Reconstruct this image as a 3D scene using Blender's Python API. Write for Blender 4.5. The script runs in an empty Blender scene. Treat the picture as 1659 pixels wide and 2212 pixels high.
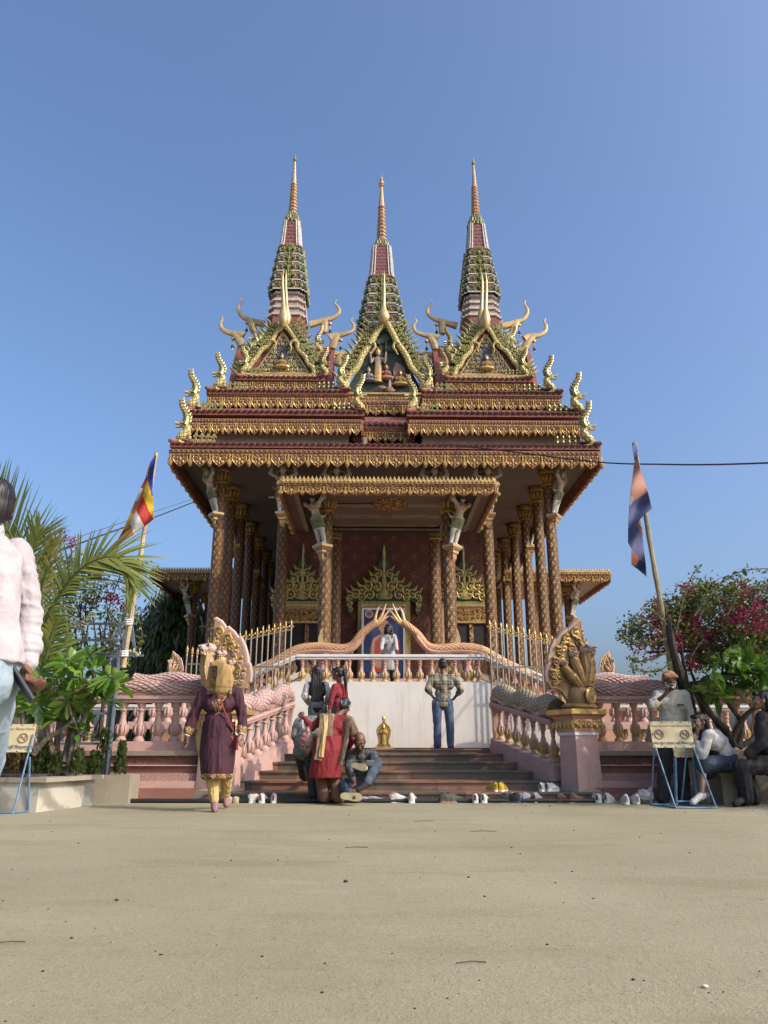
import bpy, math, random
import numpy as np
from mathutils import Vector as V, Matrix, noise
PI=math.pi; RAD=math.radians
rnd=random.Random(11)
SC=bpy.context.scene; COL=SC.collection
# ---------------------------------------------------------------- camera model (survey of the place: a sight line meets a known depth)
CAM=V((-0.4,0,0.66)); PITCH=RAD(17.28); YAW=RAD(0.95)
_F=V((math.sin(YAW)*math.cos(PITCH),math.cos(YAW)*math.cos(PITCH),math.sin(PITCH)))
_R=V((math.cos(YAW),-math.sin(YAW),0)); _U=_R.cross(_F)
def W(u,v,Y):
    d=_F+_R*((u-829.5)/1661)-_U*((v-1106)/1661)
    return CAM+d*(Y/d.y)
def WX(u,v,Y): return W(u,v,Y).x
def WZ(u,v,Y): return W(u,v,Y).z
# ---------------------------------------------------------------- mesh builder
def frame(d,up=V((0,0,1))):
    d=d.normalized()
    if abs(d.dot(up))>0.98: up=V((0,1,0))
    x=up.cross(d).normalized(); return x,d.cross(x)
class MB:
    def __init__(s): s.v=[];s.f=[];s.m=[];s.uv=[];s.T=None
    def add(s,vs,fs,mat=0,uvs=None):
        o=len(s.v)
        s.v.extend([s.T@V(p) for p in vs] if s.T is not None else vs)
        for i,f in enumerate(fs):
            s.f.append(tuple(o+k for k in f)); s.m.append(mat); s.uv.append(uvs[i] if uvs else None)
    def box(s,c,d,mat=0,rz=0,taper=1.0):
        x,y,z=d[0]/2,d[1]/2,d[2]/2; cs,sn=math.cos(rz),math.sin(rz); vs=[]
        for k in (-1,1):
            t=1 if k<0 else taper
            for i,j in ((-1,-1),(1,-1),(1,1),(-1,1)):
                a,b=i*x*t,j*y*t; vs.append((c[0]+a*cs-b*sn,c[1]+a*sn+b*cs,c[2]+k*z))
        s.add(vs,[(3,2,1,0),(4,5,6,7),(0,1,5,4),(1,2,6,5),(2,3,7,6),(3,0,4,7)],mat)
    def bx(s,x0,x1,y0,y1,z0,z1,mat=0): s.box(((x0+x1)/2,(y0+y1)/2,(z0+z1)/2),(x1-x0,y1-y0,z1-z0),mat)
    def hexa(s,p,mat=0): s.add([tuple(q) for q in p],[(3,2,1,0),(4,5,6,7),(0,1,5,4),(1,2,6,5),(2,3,7,6),(3,0,4,7)],mat)
    def beam(s,a,b,w,h,mat=0,up=V((0,0,1))):
        a=V(a);b=V(b);x,y=frame(b-a,up)
        s.hexa([a-x*w/2-y*h/2,a+x*w/2-y*h/2,a+x*w/2+y*h/2,a-x*w/2+y*h/2,b-x*w/2-y*h/2,b+x*w/2-y*h/2,b+x*w/2+y*h/2,b-x*w/2+y*h/2],mat)
    def tube(s,path,rad,n=8,mat=0,cap=True,up=V((0,0,1)),sq=1.0,fn=None,uvs=False):
        """sweep; rad number/list; sq flattens along second axis; fn(i,t,a)->extra radius"""
        path=[V(p) for p in path]; m=len(path); vs=[];fs=[];uu=[]
        L=[0]
        for i in range(1,m): L.append(L[-1]+(path[i]-path[i-1]).length)
        px=None
        for i,p in enumerate(path):
            d=(path[min(i+1,m-1)]-path[max(i-1,0)])
            if d.length<1e-9: d=V((0,0,1))
            d.normalize()
            if px is None: x,y=frame(d,up)
            else:
                x=(px-d*px.dot(d)); x=x.normalized() if x.length>1e-6 else frame(d,up)[0]; y=d.cross(x)
            px=x; r=rad[i] if isinstance(rad,(list,tuple)) else rad
            for k in range(n):
                a=2*PI*k/n; rr=r+(fn(i,L[i],a) if fn else 0)
                vs.append(tuple(p+x*math.cos(a)*rr+y*math.sin(a)*rr*sq))
        for i in range(m-1):
            for k in range(n):
                k2=(k+1)%n; fs.append((i*n+k,i*n+k2,(i+1)*n+k2,(i+1)*n+k))
                if uvs: uu.append([(k/n,L[i]),((k+1)/n,L[i]),((k+1)/n,L[i+1]),(k/n,L[i+1])])
        if cap:
            fs.append(tuple(range(n-1,-1,-1))); fs.append(tuple((m-1)*n+k for k in range(n)))
            if uvs: uu+= [[(0,0)]*n,[(0,0)]*n]
        s.add(vs,fs,mat,uu if uvs else None)
    def lathe(s,prof,n=16,c=(0,0,0),mat=0,a0=0,ell=1.0,uvs=False,fn=None,mats=None):
        """prof [(r,z)]; mats: a material index per ring interval"""
        vs=[];m=len(prof)
        for i,(r,z) in enumerate(prof):
            for k in range(n):
                a=a0+2*PI*k/n; rr=r*(1+(fn(a,z) if fn else 0))
                vs.append((c[0]+rr*math.cos(a),c[1]+rr*math.sin(a)*ell,c[2]+z))
        for i in range(m-1):
            fs=[];uu=[]
            for k in range(n):
                k2=(k+1)%n; fs.append((i*n+k,i*n+k2,(i+1)*n+k2,(i+1)*n+k))
                if uvs: uu.append([(k/n,prof[i][1]),((k+1)/n,prof[i][1]),((k+1)/n,prof[i+1][1]),(k/n,prof[i+1][1])])
            if i==0: base=len(s.v); s.add(vs,[],mat)
            for j,f in enumerate(fs):
                s.f.append(tuple(base+q for q in f)); s.m.append(mats[i] if mats else mat); s.uv.append(uu[j] if uvs else None)
        s.f.append(tuple(base+q for q in range(n-1,-1,-1)));s.m.append(mats[0] if mats else mat);s.uv.append(None)
        s.f.append(tuple(base+(m-1)*n+q for q in range(n)));s.m.append(mats[-1] if mats else mat);s.uv.append(None)
    def ball(s,c,r,n=8,m=5,mat=0,rot=None):
        if not isinstance(r,(tuple,list)): r=(r,r,r)
        vs=[(0,0,-1)]
        for i in range(1,m):
            t=-PI/2+PI*i/m
            for k in range(n):
                a=2*PI*k/n; vs.append((math.cos(t)*math.cos(a),math.cos(t)*math.sin(a),math.sin(t)))
        vs.append((0,0,1)); out=[]
        for p in vs:
            q=V((p[0]*r[0],p[1]*r[1],p[2]*r[2]))
            if rot is not None: q=rot@q
            out.append((q.x+c[0],q.y+c[1],q.z+c[2]))
        fs=[(0,1+(k+1)%n,1+k) for k in range(n)]
        for i in range(m-2):
            for k in range(n):
                a=1+i*n+k;b=1+i*n+(k+1)%n; fs.append((a,b,b+n,a+n))
        l=len(vs)-1
        fs+=[(l,1+(m-2)*n+k,1+(m-2)*n+(k+1)%n) for k in range(n)]
        s.add(out,fs,mat)
    def capsule(s,p,q,r1,r2,n=10,mat=0):
        p=V(p);q=V(q);d=q-p;L=d.length
        if L<1e-5: s.ball(p,max(r1,r2),n,6,mat); return
        d/=L;x,y=frame(d);path=[];rr=[]
        for t in (88,60,30): path.append(p-d*r1*math.sin(RAD(t)));rr.append(r1*math.cos(RAD(t)))
        path.append(p);rr.append(r1);path.append(q);rr.append(r2)
        for t in (30,60,88): path.append(q+d*r2*math.sin(RAD(t)));rr.append(r2*math.cos(RAD(t)))
        vs=[tuple(a+x*math.cos(2*PI*k/n)*r+y*math.sin(2*PI*k/n)*r) for a,r in zip(path,rr) for k in range(n)]
        m=len(path);fs=[(i*n+k,i*n+(k+1)%n,(i+1)*n+(k+1)%n,(i+1)*n+k) for i in range(m-1) for k in range(n)]
        fs+=[tuple(range(n-1,-1,-1)),tuple((m-1)*n+k for k in range(n))]
        s.add(vs,fs,mat)
    def prism(s,pts,o,ex,ey,ez,mat=0,bev=0):
        """outline pts in (ex,ey) plane at o, thickness vector ez (front face at o, back at o+ez)"""
        o=V(o);ex=V(ex);ey=V(ey);ez=V(ez);n=len(pts)
        A=sum(pts[i][0]*pts[(i+1)%n][1]-pts[(i+1)%n][0]*pts[i][1] for i in range(n))
        if (A<0)!=(ex.cross(ey).dot(ez)>0): pts=pts[::-1]
        f=[tuple(o+ex*a+ey*b) for a,b in pts];k=[tuple(o+ex*a+ey*b+ez) for a,b in pts]
        s.add(f+k,[tuple(range(n)),tuple(range(2*n-1,n-1,-1))]+[((i+1)%n,i,n+i,n+(i+1)%n) for i in range(n)],mat)
    def curl(s,c,r,ex,ey,turns=1.2,t=0.02,a0=0,mat=0,n=5,seg=10,dirn=1):
        c=V(c);ex=V(ex);ey=V(ey);path=[];rr=[]
        for i in range(seg+1):
            q=i/seg;a=a0+dirn*q*turns*2*PI;ra=r*(1-0.85*q)
            path.append(c+ex*math.cos(a)*ra+ey*math.sin(a)*ra);rr.append(t*(1-.35*q))
        s.tube(path,rr,n,mat)
        s.ball(path[-1],t*1.5,6,4,mat)
    def leafb(s,c,d,L,w,t=0.4,mat=0,n=6):
        """pointed flame bud along d"""
        c=V(c);d=V(d).normalized()
        s.tube([c,c+d*L*.25,c+d*L*.55,c+d*L],[w*.5,w,w*.7,w*.06],n,mat)
    def build(s,name,mats,parent=None,smooth=35,loc=None):
        me=bpy.data.meshes.new(name); me.from_pydata([tuple(p) for p in s.v],[],s.f)
        for m in (mats if isinstance(mats,(list,tuple)) else [mats]): me.materials.append(m)
        me.polygons.foreach_set('material_index',s.m)
        if any(u is not None for u in s.uv):
            l=me.uv_layers.new(name='UVMap');flat=[]
            for f,u in zip(s.f,s.uv):
                for k in range(len(f)): flat+= list(u[k]) if u else [0,0]
            l.data.foreach_set('uv',flat)
        me.update()
        if smooth: me.shade_smooth(); me.set_sharp_from_angle(angle=RAD(smooth))
        return link(name,me,parent,loc)
def link(name,me,parent=None,loc=None):
    o=bpy.data.objects.new(name,me);COL.objects.link(o)
    if parent is not None: o.parent=parent
    if loc is not None: o.location=loc
    return o
def tag(o,label=None,cat=None,group=None,kind=None):
    if label:o['label']=label
    if cat:o['category']=cat
    if group:o['group']=group
    if kind:o['kind']=kind
    return o
def thing(name,label,cat,loc=(0,0,0),rz=0,group=None,scale=None):
    o=bpy.data.objects.new(name,None);COL.objects.link(o);o.location=loc;o.rotation_euler=(0,0,rz);o.empty_display_size=.1
    if scale:o.scale=scale if isinstance(scale,(tuple,list)) else (scale,)*3
    return tag(o,label,cat,group)
def dup(o,parent=None,loc=None,rz=None,scale=None):
    c=o.copy();COL.objects.link(c)
    if parent is not None:c.parent=parent
    if loc is not None:c.location=loc
    if rz is not None:c.rotation_euler=(0,0,rz)
    if scale is not None:c.scale=scale if isinstance(scale,(tuple,list)) else (scale,)*3
    for ch in list(o.children): dup(ch,c)
    return c
def remesh(mb,voxel,it=3):
    me=bpy.data.meshes.new('tmp');me.from_pydata([tuple(p) for p in mb.v],[],mb.f);me.update()
    ts=bpy.data.scenes.new('tmp');o=bpy.data.objects.new('tmp',me);ts.collection.objects.link(o)
    m=o.modifiers.new('r','REMESH');m.mode='VOXEL';m.voxel_size=voxel;m.use_smooth_shade=True
    if it: k=o.modifiers.new('s','SMOOTH');k.factor=.5;k.iterations=it
    vl=ts.view_layers[0];vl.update();dg=vl.depsgraph;out=bpy.data.meshes.new_from_object(o.evaluated_get(dg))
    bpy.data.objects.remove(o);bpy.data.meshes.remove(me);bpy.data.scenes.remove(ts);out.shade_smooth()
    return out
# ---------------------------------------------------------------- node material language
class S:
    def __init__(s,nt,o): s.nt=nt;s.o=o
    def __add__(a,b): return _m('ADD',a,b)
    def __sub__(a,b): return _m('SUBTRACT',a,b)
    def __mul__(a,b): return _m('MULTIPLY',a,b)
    def __truediv__(a,b): return _m('DIVIDE',a,b)
    __radd__=lambda a,b:_m('ADD',b,a); __rmul__=lambda a,b:_m('MULTIPLY',b,a); __rsub__=lambda a,b:_m('SUBTRACT',b,a)
def _m(op,*a):
    nt=next(x.nt for x in a if isinstance(x,S));n=nt.nodes.new('ShaderNodeMath');n.operation=op
    for i,x in enumerate(a):
        if isinstance(x,S): nt.links.new(x.o,n.inputs[i])
        else: n.inputs[i].default_value=x
    return S(nt,n.outputs[0])
fr=lambda a:_m('FRACT',a); fl=lambda a:_m('FLOOR',a); ab=lambda a:_m('ABSOLUTE',a); sn=lambda a:_m('SINE',a); cs=lambda a:_m('COSINE',a)
mn=lambda a,b:_m('MINIMUM',a,b); mx=lambda a,b:_m('MAXIMUM',a,b); sq=lambda a:_m('SQRT',a); gt=lambda a,b:_m('GREATER_THAN',a,b); lt=lambda a,b:_m('LESS_THAN',a,b)
at2=lambda a,b:_m('ARCTAN2',a,b)
def sstep(x,a,b):
    nt=x.nt;n=nt.nodes.new('ShaderNodeMapRange');n.interpolation_type='SMOOTHSTEP'
    nt.links.new(x.o,n.inputs[0]);n.inputs[1].default_value=a;n.inputs[2].default_value=b
    return S(nt,n.outputs[0])
ALB=.75   # dims every node-mixed base colour to offset bright sky fill and exposure
class Mat:
    def __init__(s,name):
        s.m=bpy.data.materials.new(name);s.m.use_nodes=True;s.nt=s.m.node_tree
        s.b=s.nt.nodes['Principled BSDF']
    def coord(s,which='Object'):
        n=s.nt.nodes.new('ShaderNodeTexCoord');return n.outputs[which]
    def xyz(s,which='Object'):
        n=s.nt.nodes.new('ShaderNodeSeparateXYZ');s.nt.links.new(s.coord(which),n.inputs[0])
        return [S(s.nt,n.outputs[i]) for i in range(3)]
    def comb(s,*a):
        n=s.nt.nodes.new('ShaderNodeCombineXYZ')
        for i,x in enumerate(a):
            if isinstance(x,S): s.nt.links.new(x.o,n.inputs[i])
            else:n.inputs[i].default_value=x
        return n.outputs[0]
    def noise(s,scale,detail=3,vec=None,rough=.5,stretch=None):
        n=s.nt.nodes.new('ShaderNodeTexNoise');n.inputs['Scale'].default_value=scale;n.inputs['Detail'].default_value=detail;n.inputs['Roughness'].default_value=rough
        v=vec if vec is not None else s.coord()
        if stretch:
            k=s.nt.nodes.new('ShaderNodeMapping');k.inputs['Scale'].default_value=stretch;s.nt.links.new(v,k.inputs[0]);v=k.outputs[0]
        s.nt.links.new(v,n.inputs['Vector']);return S(s.nt,n.outputs[0])
    def voro(s,scale,feature='F1',vec=None,out='Distance'):
        n=s.nt.nodes.new('ShaderNodeTexVoronoi');n.feature=feature;n.inputs['Scale'].default_value=scale
        s.nt.links.new(vec if vec is not None else s.coord(),n.inputs['Vector']);return S(s.nt,n.outputs[out])
    def mix(s,f,a,b):
        n=s.nt.nodes.new('ShaderNodeMix');n.data_type='RGBA';n.clamp_factor=True
        for x,i in ((f,0),(a,6),(b,7)):
            if isinstance(x,S): s.nt.links.new(x.o,n.inputs[i])
            elif i==0:n.inputs[0].default_value=x
            else:n.inputs[i].default_value=(*x,1)
        return S(s.nt,n.outputs[2])
    def set(s,col=None,rough=None,metal=None,h=None,bs=.5,bd=.02,trans=None,sss=None):
        def put(k,x):
            if isinstance(x,S): s.nt.links.new(x.o,s.b.inputs[k])
            elif x is not None: s.b.inputs[k].default_value=(*x,1) if isinstance(x,(tuple,list)) else x
        if isinstance(col,S):
            n=s.nt.nodes.new('ShaderNodeMix');n.data_type='RGBA';n.blend_type='MULTIPLY';n.inputs[0].default_value=1;s.nt.links.new(col.o,n.inputs[6]);n.inputs[7].default_value=(ALB,ALB,ALB,1);col=S(s.nt,n.outputs[2])
        put('Base Color',col);put('Roughness',rough);put('Metallic',metal)
        if h is not None:
            n=s.nt.nodes.new('ShaderNodeBump');n.inputs['Strength'].default_value=bs;n.inputs['Distance'].default_value=bd
            s.nt.links.new(h.o,n.inputs['Height']);s.nt.links.new(n.outputs[0],s.b.inputs['Normal'])
        if trans is not None and trans>0:
            # thin leaf: add a translucent share
            t=s.nt.nodes.new('ShaderNodeBsdfTranslucent');x=s.nt.nodes.new('ShaderNodeMixShader');x.inputs[0].default_value=trans
            if isinstance(col,S): s.nt.links.new(col.o,t.inputs[0])
            else: t.inputs[0].default_value=(*col,1)
            o=s.nt.nodes['Material Output'];s.nt.links.new(s.b.outputs[0],x.inputs[1]);s.nt.links.new(t.outputs[0],x.inputs[2]);s.nt.links.new(x.outputs[0],o.inputs[0])
        return s.m
def sc(c,k): return tuple(min(1,x*k) for x in c)
def pm(name,col,rough=.6,metal=0,ns=6,amt=.18,bs=.25,bscale=40,bd=.01,col2=None,trans=None,stretch=None):
    """paint/stone/cloth: base colour wandering between two tones, fine grain bump"""
    m=Mat(name);n=m.noise(ns,5,rough=.6,stretch=stretch);k=sstep(n,.3,.7)
    c=m.mix(k,sc(col,1-amt),col2 or sc(col,1+amt))
    return m.set(c,rough,metal,m.noise(bscale,4,stretch=stretch) if bs else None,bs,bd,trans)
# ---------------------------------------------------------------- materials
M={}
def grime(m,amt=.45,col=(.10,.055,.035),sc_=1.1):
    nt=m.node_tree;b=nt.nodes['Principled BSDF'];l=b.inputs['Base Color'].links[0].from_socket;w=Mat.__new__(Mat);w.m=m;w.nt=nt;w.b=b
    c=w.mix(sstep(w.noise(sc_,6,rough=.7),.48,.72)*amt,S(nt,l),col);nt.links.new(c.o,b.inputs['Base Color']);return m
M['gold']=pm('gold_paint',(.64,.42,.15),.36,.5,ns=9,amt=.25,bs=.3,bscale=60)
M['gold_pale']=pm('pale_gold_paint',(.60,.42,.19),.40,.35,ns=5,amt=.15,bs=.15,bscale=30)
M['gold_green']=pm('gold_over_green_paint',(.52,.45,.17),.4,.35,ns=14,amt=.1,col2=(.20,.22,.075),bs=.3)
M['green']=pm('green_paint',(.05,.10,.045),.6,0,amt=.3,bs=.2)
M['pink']=pm('pink_stone_paint',(.60,.385,.325),.75,0,ns=3,amt=.16,bs=.3,bscale=25)
M['salmon']=pm('salmon_paint',(.62,.33,.22),.7,0,ns=4,amt=.15,bs=.25)
M['white']=pm('white_paint',(.80,.77,.73),.65,0,ns=5,amt=.08,bs=.15)
M['tower_white']=pm('tower_white_paint',(.55,.51,.45),.7,0,ns=5,amt=.14,bs=.15)
M['tower_pink']=pm('tower_pink_paint',(.42,.28,.24),.7,0,ns=5,amt=.2,bs=.15)
M['brick']=pm('brick_red_paint',(.27,.085,.06),.7,0,ns=6,amt=.25,bs=.25)
M['beige']=pm('beige_plaster',(.42,.31,.24),.8,0,ns=1.5,amt=.12,bs=.1)
M['soffit']=pm('soffit_plaster',(.17,.13,.11),.85,0,ns=1,amt=.08,bs=.1)  # base colour darkened to deepen the shade under the eaves
M['band']=pm('gilded_red_band',(.42,.17,.09),.5,.2,ns=30,amt=.2,col2=(.62,.40,.16),bs=.6,bscale=35)
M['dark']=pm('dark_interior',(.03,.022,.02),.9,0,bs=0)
M['skin']=pm('brown_skin',(.20,.095,.055),.5,0,ns=8,amt=.12,bs=.15,bscale=120,bd=.002)
M['skin_dark']=pm('dark_brown_skin',(.10,.045,.028),.5,0,ns=8,amt=.12,bs=.15,bscale=120,bd=.002)
M['skin_light']=pm('light_brown_skin',(.34,.19,.125),.5,0,ns=8,amt=.1,bs=.12,bscale=120,bd=.002)
M['hair']=pm('black_hair',(.012,.009,.008),.5,0,ns=30,amt=.4,bs=.8,bscale=55,bd=.01,stretch=(1,1,.06))
M['eyew']=pm('eye_white',(.55,.5,.46),.3,bs=0); M['black']=pm('black_paint',(.02,.02,.022),.5,0,bs=.1)
M['lip']=pm('lips',(.20,.06,.05),.45,bs=0)
M['gold_dk']=pm('dark_gold_paint',(.40,.26,.07),.5,.3,ns=9,amt=.2,bs=.2)  # deeper gold for the capital leaves and the plaque niche
M['leafgold']=pm('worn_leaf_gold',(.60,.36,.14),.5,.2,ns=14,amt=.2,col2=(.62,.44,.22),bs=.3,bscale=50)
M['steel']=pm('stainless_steel',(.40,.34,.25),.35,.7,ns=4,amt=.1,bs=0)
M['bluesteel']=pm('blue_grey_steel',(.15,.19,.23),.5,.2,ns=8,amt=.2,bs=.2)
M['bluepaint']=pm('light_blue_paint',(.10,.21,.32),.5,.1,ns=12,amt=.25,bs=.2)
M['bark']=pm('brown_bark',(.13,.10,.075),.9,0,ns=12,amt=.35,bs=.8,bscale=20,bd=.03)
M['barkd']=pm('dark_bark',(.05,.04,.035),.9,0,ns=12,amt=.35,bs=.8,bscale=20,bd=.03)
M['bamboo']=pm('bamboo',(.48,.36,.20),.55,0,ns=5,amt=.25,bs=.2)
def leafmat(name,c,c2,tr=.35,rough=.45):
    m=Mat(name);n=m.noise(2.2,3);g=s=m.nt.nodes.new('ShaderNodeNewGeometry')
    r=S(m.nt,g.outputs['Random Per Island']);k=sstep(n*.5+r*.5,.2,.8)
    return m.set(m.mix(k,c,c2),rough,0,trans=tr)
M['palm']=leafmat('palm_leaf',(.12,.18,.035),(.32,.34,.07)); M['palmy']=leafmat('yellow_palm_leaf',(.26,.24,.06),(.42,.36,.11))
M['frangi']=leafmat('frangipani_leaf',(.07,.19,.022),(.24,.38,.05),.25,.35)
M['bleaf']=leafmat('bougainvillea_leaf',(.075,.12,.02),(.22,.24,.05)); M['bflower']=leafmat('magenta_bracts',(.30,.012,.075),(.45,.03,.14),.4)
M['bflowerr']=leafmat('crimson_bracts',(.22,.012,.03),(.35,.03,.06),.4); M['wflower']=leafmat('cream_bracts',(.60,.60,.36),(.75,.72,.55),.4)
M['conifer']=leafmat('conifer_foliage',(.035,.07,.018),(.16,.19,.04),.25); M['shrub']=leafmat('shrub_leaf',(.035,.06,.015),(.10,.13,.03),.3)
M['shrubb']=leafmat('dry_shrub_leaf',(.12,.085,.035),(.20,.13,.05),.3)
def column_mat():
    m=Mat('gilded_lozenge_relief');u,v,_=m.xyz('UV')
    p=u*6;q=v/.272;a=fr(p+q)-.5;b=fr(p-q)-.5
    e=mx(ab(a),ab(b));rr=sq(a*a+b*b);th=at2(b,a)
    groove=sstep(e,.385,.43)                      # red band between lozenges
    pet=rr-(.24+.10*cs(th*4+PI));petal=1-sstep(pet,-.03,.03)
    boss=1-sstep(rr,.07,.11)
    n=m.noise(70,3);fil=sstep(m.voro(55,'DISTANCE_TO_EDGE'),.0,.14)
    rim=sstep(e,.27,.30)*(1-sstep(e,.33,.36))
    h=petal*.55*(.6+.4*fil)+boss*.8+rim*.35*fil-groove*.5+n*.15
    gold=mx(mx(petal*(.35+.65*fil),boss),rim*.75*fil)
    c=m.mix(mn(gold*1.15,1)*(1-groove),(.145,.06,.025),(.56,.37,.11));c=m.mix(groove,c,(.15,.048,.024));ids=m.voro(1,'F1',vec=m.comb(fl(p+q)*3.7,fl(p-q)*5.3,m.xyz()[0]*0),out='Color');c=m.mix(gt(ids,.93)*gt(.40,e)*gt(m.noise(.35,1),.52),c,(.27,.23,.21));c=m.mix(sstep(m.noise(1.1,5),.5,.75)*.35,c,(.07,.035,.02))
    return m.set(c,.42,gold*.45,h,1.0,.035)
M['column']=column_mat()
def wall_mat():
    m=Mat('gilded_floral_wall');x,y,z=m.xyz()
    k=1/.62;px=fr(x*k)-.5;pz=fr(z*k)-.5;r=sq(px*px+pz*pz);th=at2(pz,px)
    qx=fr(x*k+.5)-.5;qz=fr(z*k+.5)-.5;r2=sq(qx*qx+qz*qz);th2=at2(qz,qx)
    ros=1-sstep(r-(.13+.03*cs(th*8)),-.02,.02);ring=1-sstep(ab(r-.24-.03*cs(th*8)),.012,.035)
    ros2=1-sstep(r2-(.09+.025*cs(th2*6)),-.02,.02);ring2=1-sstep(ab(r2-.2-.04*cs(th2*8)),.012,.03)
    n=m.noise(7,2);vine=1-sstep(ab(sn(x*34+n*9)*cs(z*34+n*7)-.25),.10,.30)
    g=mx(mx(ros,ring*.8),mx(mx(ros2,ring2*.8),vine*.7))
    gr=sstep(m.noise(60,2),.35,.6)
    c=m.mix(g*(.30+.5*gr),(.105,.014,.009),(.30,.145,.04))
    return m.set(c,.5,g*.35,g+gr*.2,.9,.03)
M['wall']=wall_mat()
def tile_mat(name='scalloped_roof_tile',c1=(.26,.085,.07),c2=(.36,.14,.115),su=.16,sv=.13):
    m=Mat(name);u,v,_=m.xyz('UV')
    row=fl(v/sv);p=fr(u/su+.5*_m('MODULO',row,2))-.5;q=fr(v/sv)
    edge=q-(1-4*p*p)*.0-ab(p)*ab(p)*1.6
    lip=sstep(edge,.0,.18);n=m.noise(3,4)
    cell=m.voro(1,'F1',vec=m.comb(fl(u/su+.5*_m('MODULO',row,2)),row,0),out='Color')
    cc=sstep(n*.6+cell*.4,.2,.8)
    c=m.mix(lip,(.10,.03,.025),m.mix(cc,c1,c2))
    return m.set(c,.6,0,lip*(1-q*.6),.9,.03)
M['tile']=tile_mat('scalloped_roof_tile',(.24,.07,.055),(.34,.115,.09))
def stair_mat():
    m=Mat('patched_marble_slabs');x,y,z=m.xyz()
    n=m.noise(1.3,5,rough=.65,stretch=(1,1,1.6));w=sn((x*.9+z*3.5)*3+n*7);row=fl((z-.002)/.124)
    slab=m.voro(1,'F1',vec=m.comb(fl(x/.9+row*.37),row,0),out='Color')
    k=sstep(w*.20+slab*.6+n*.45,.36,.70)
    c=m.mix(k,(.125,.095,.065),(.31,.155,.095));c=m.mix(sstep(m.noise(2.5,5),.52,.75),c,(.27,.19,.13))
    c=m.mix((1-sstep(ab(fr(x/.9+row*.37)-.5),.490,.494))*0+sstep(ab(fr(x/.9+row*.37)-.5),.488,.496)*.7,c,(.05,.04,.03))
    return m.set(c,.38,0,m.noise(30,3),.15,.005)
M['stair']=stair_mat()
def ground_mat():
    m=Mat('worn_concrete');x,y,z=m.xyz()
    n1=m.noise(.35,6,rough=.6);n2=m.noise(1.3,7,rough=.68,stretch=(.35,1,1));n3=m.noise(38,5,rough=.75);n4=m.noise(130,3,rough=.7);n5=m.noise(7,6,rough=.7)
    c=m.mix(sstep(n1,.32,.68),(.345,.298,.175),(.425,.372,.232))
    c=m.mix(sstep(n2,.50,.68)*.6,c,(.275,.215,.105));c=m.mix((1-sstep(n2,.30,.44))*.6,c,(.50,.425,.26))
    c=m.mix(sstep(n5,.55,.75)*.35,c,(.27,.23,.14));c=m.mix((1-sstep(n5,.28,.42))*.35,c,(.52,.44,.28))
    c=m.mix(sstep(n3,.55,.70)*.62,c,(.17,.13,.065));c=m.mix((1-sstep(n3,.28,.43))*.5,c,(.56,.49,.33))
    c=m.mix(sstep(n4,.54,.68)*.55,c,(.14,.115,.07));n6=m.noise(14,5,rough=.7);c=m.mix(sstep(n6,.56,.72)*.4,c,(.20,.165,.10));c=m.mix((1-sstep(n6,.28,.42))*.35,c,(.52,.46,.31))
    peb=m.voro(22,'F1');pr=m.voro(22,'F1',out='Color');dots=(1-sstep(peb,.05,.15))*gt(pr,.76)
    c=m.mix(dots*.5,c,(.16,.135,.09))
    peb2=m.voro(50,'F1');pr2=m.voro(50,'F1',out='Color');d2=(1-sstep(peb2,.10,.25))*gt(pr2,.72);c=m.mix(d2*.55,c,(.55,.49,.37))
    crk=m.voro(.30,'DISTANCE_TO_EDGE',vec=m.comb(x+m.noise(1.7,5)*.9,y*1.3+m.noise(1.1,5)*.9,0))
    c=m.mix((1-sstep(crk,.0010,.0035))*.2*sstep(m.noise(.5,2),.52,.64),c,(.18,.15,.10))
    return m.set(c,.88,0,n3*.6+n4*.3+dots*.5+n2*.5+n5*.35,.65,.02)
M['ground']=ground_mat()
def plaster_white():
    m=Mat('stained_white_wall');x,y,z=m.xyz()
    n=m.noise(1.2,6,rough=.6);st=m.noise(5,5,stretch=(1,1,.12),rough=.7)
    c=m.mix(sstep(n,.35,.7),(.76,.72,.645),(.84,.80,.73));c=m.mix(sstep(st,.50,.76)*.5,c,(.52,.45,.36))
    ch=sstep(m.noise(7,6,rough=.78),.65,.69);c=m.mix(ch*.8,c,(.20,.19,.18))
    c=m.mix(sstep(z*-1.0+n*.25,-.86,-.60)*.22,c,(.50,.42,.33))
    return m.set(c,.8,0,m.noise(25,4),.15,.006)
M['wwall']=plaster_white()
def stone_dirty(name,col,dirt=(.16,.11,.09),amt=.55):
    m=Mat(name);n=m.noise(2.2,6,rough=.65);s2=m.noise(3.5,5,stretch=(1,1,.25),rough=.7)
    c=m.mix(sstep(n,.3,.7),sc(col,.88),sc(col,1.12));c=m.mix(sstep(s2,.56,.78)*amt,c,dirt)
    return m.set(c,.8,0,m.noise(30,5),.35,.01)
M['pinkd']=stone_dirty('weathered_pink_stone',(.58,.365,.31),(.20,.13,.11),.6); M['plinth']=stone_dirty('weathered_brick_red_plinth',(.30,.13,.10),(.08,.06,.05),.7)
M['ledge']=stone_dirty('weathered_grey_ledge',(.27,.23,.18),(.10,.09,.07)); M['concrete']=stone_dirty('stained_concrete',(.34,.30,.22),(.14,.12,.09))
def marble_planter():
    m=Mat('streaked_marble_cladding');x,y,z=m.xyz();n=m.noise(1.5,6,rough=.7)
    w=sn((x*1.1+y*.5+z*1.3)*9+n*10);c=m.mix(sstep(w+m.noise(6,5)*.8,.2,1.4),(.55,.51,.43),(.30,.28,.23))
    c=m.mix(sstep(m.noise(9,5),.55,.75)*.5,c,(.40,.30,.18));return m.set(c,.45,0,m.noise(40,2),.08,.003)
M['marble']=marble_planter()
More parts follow.
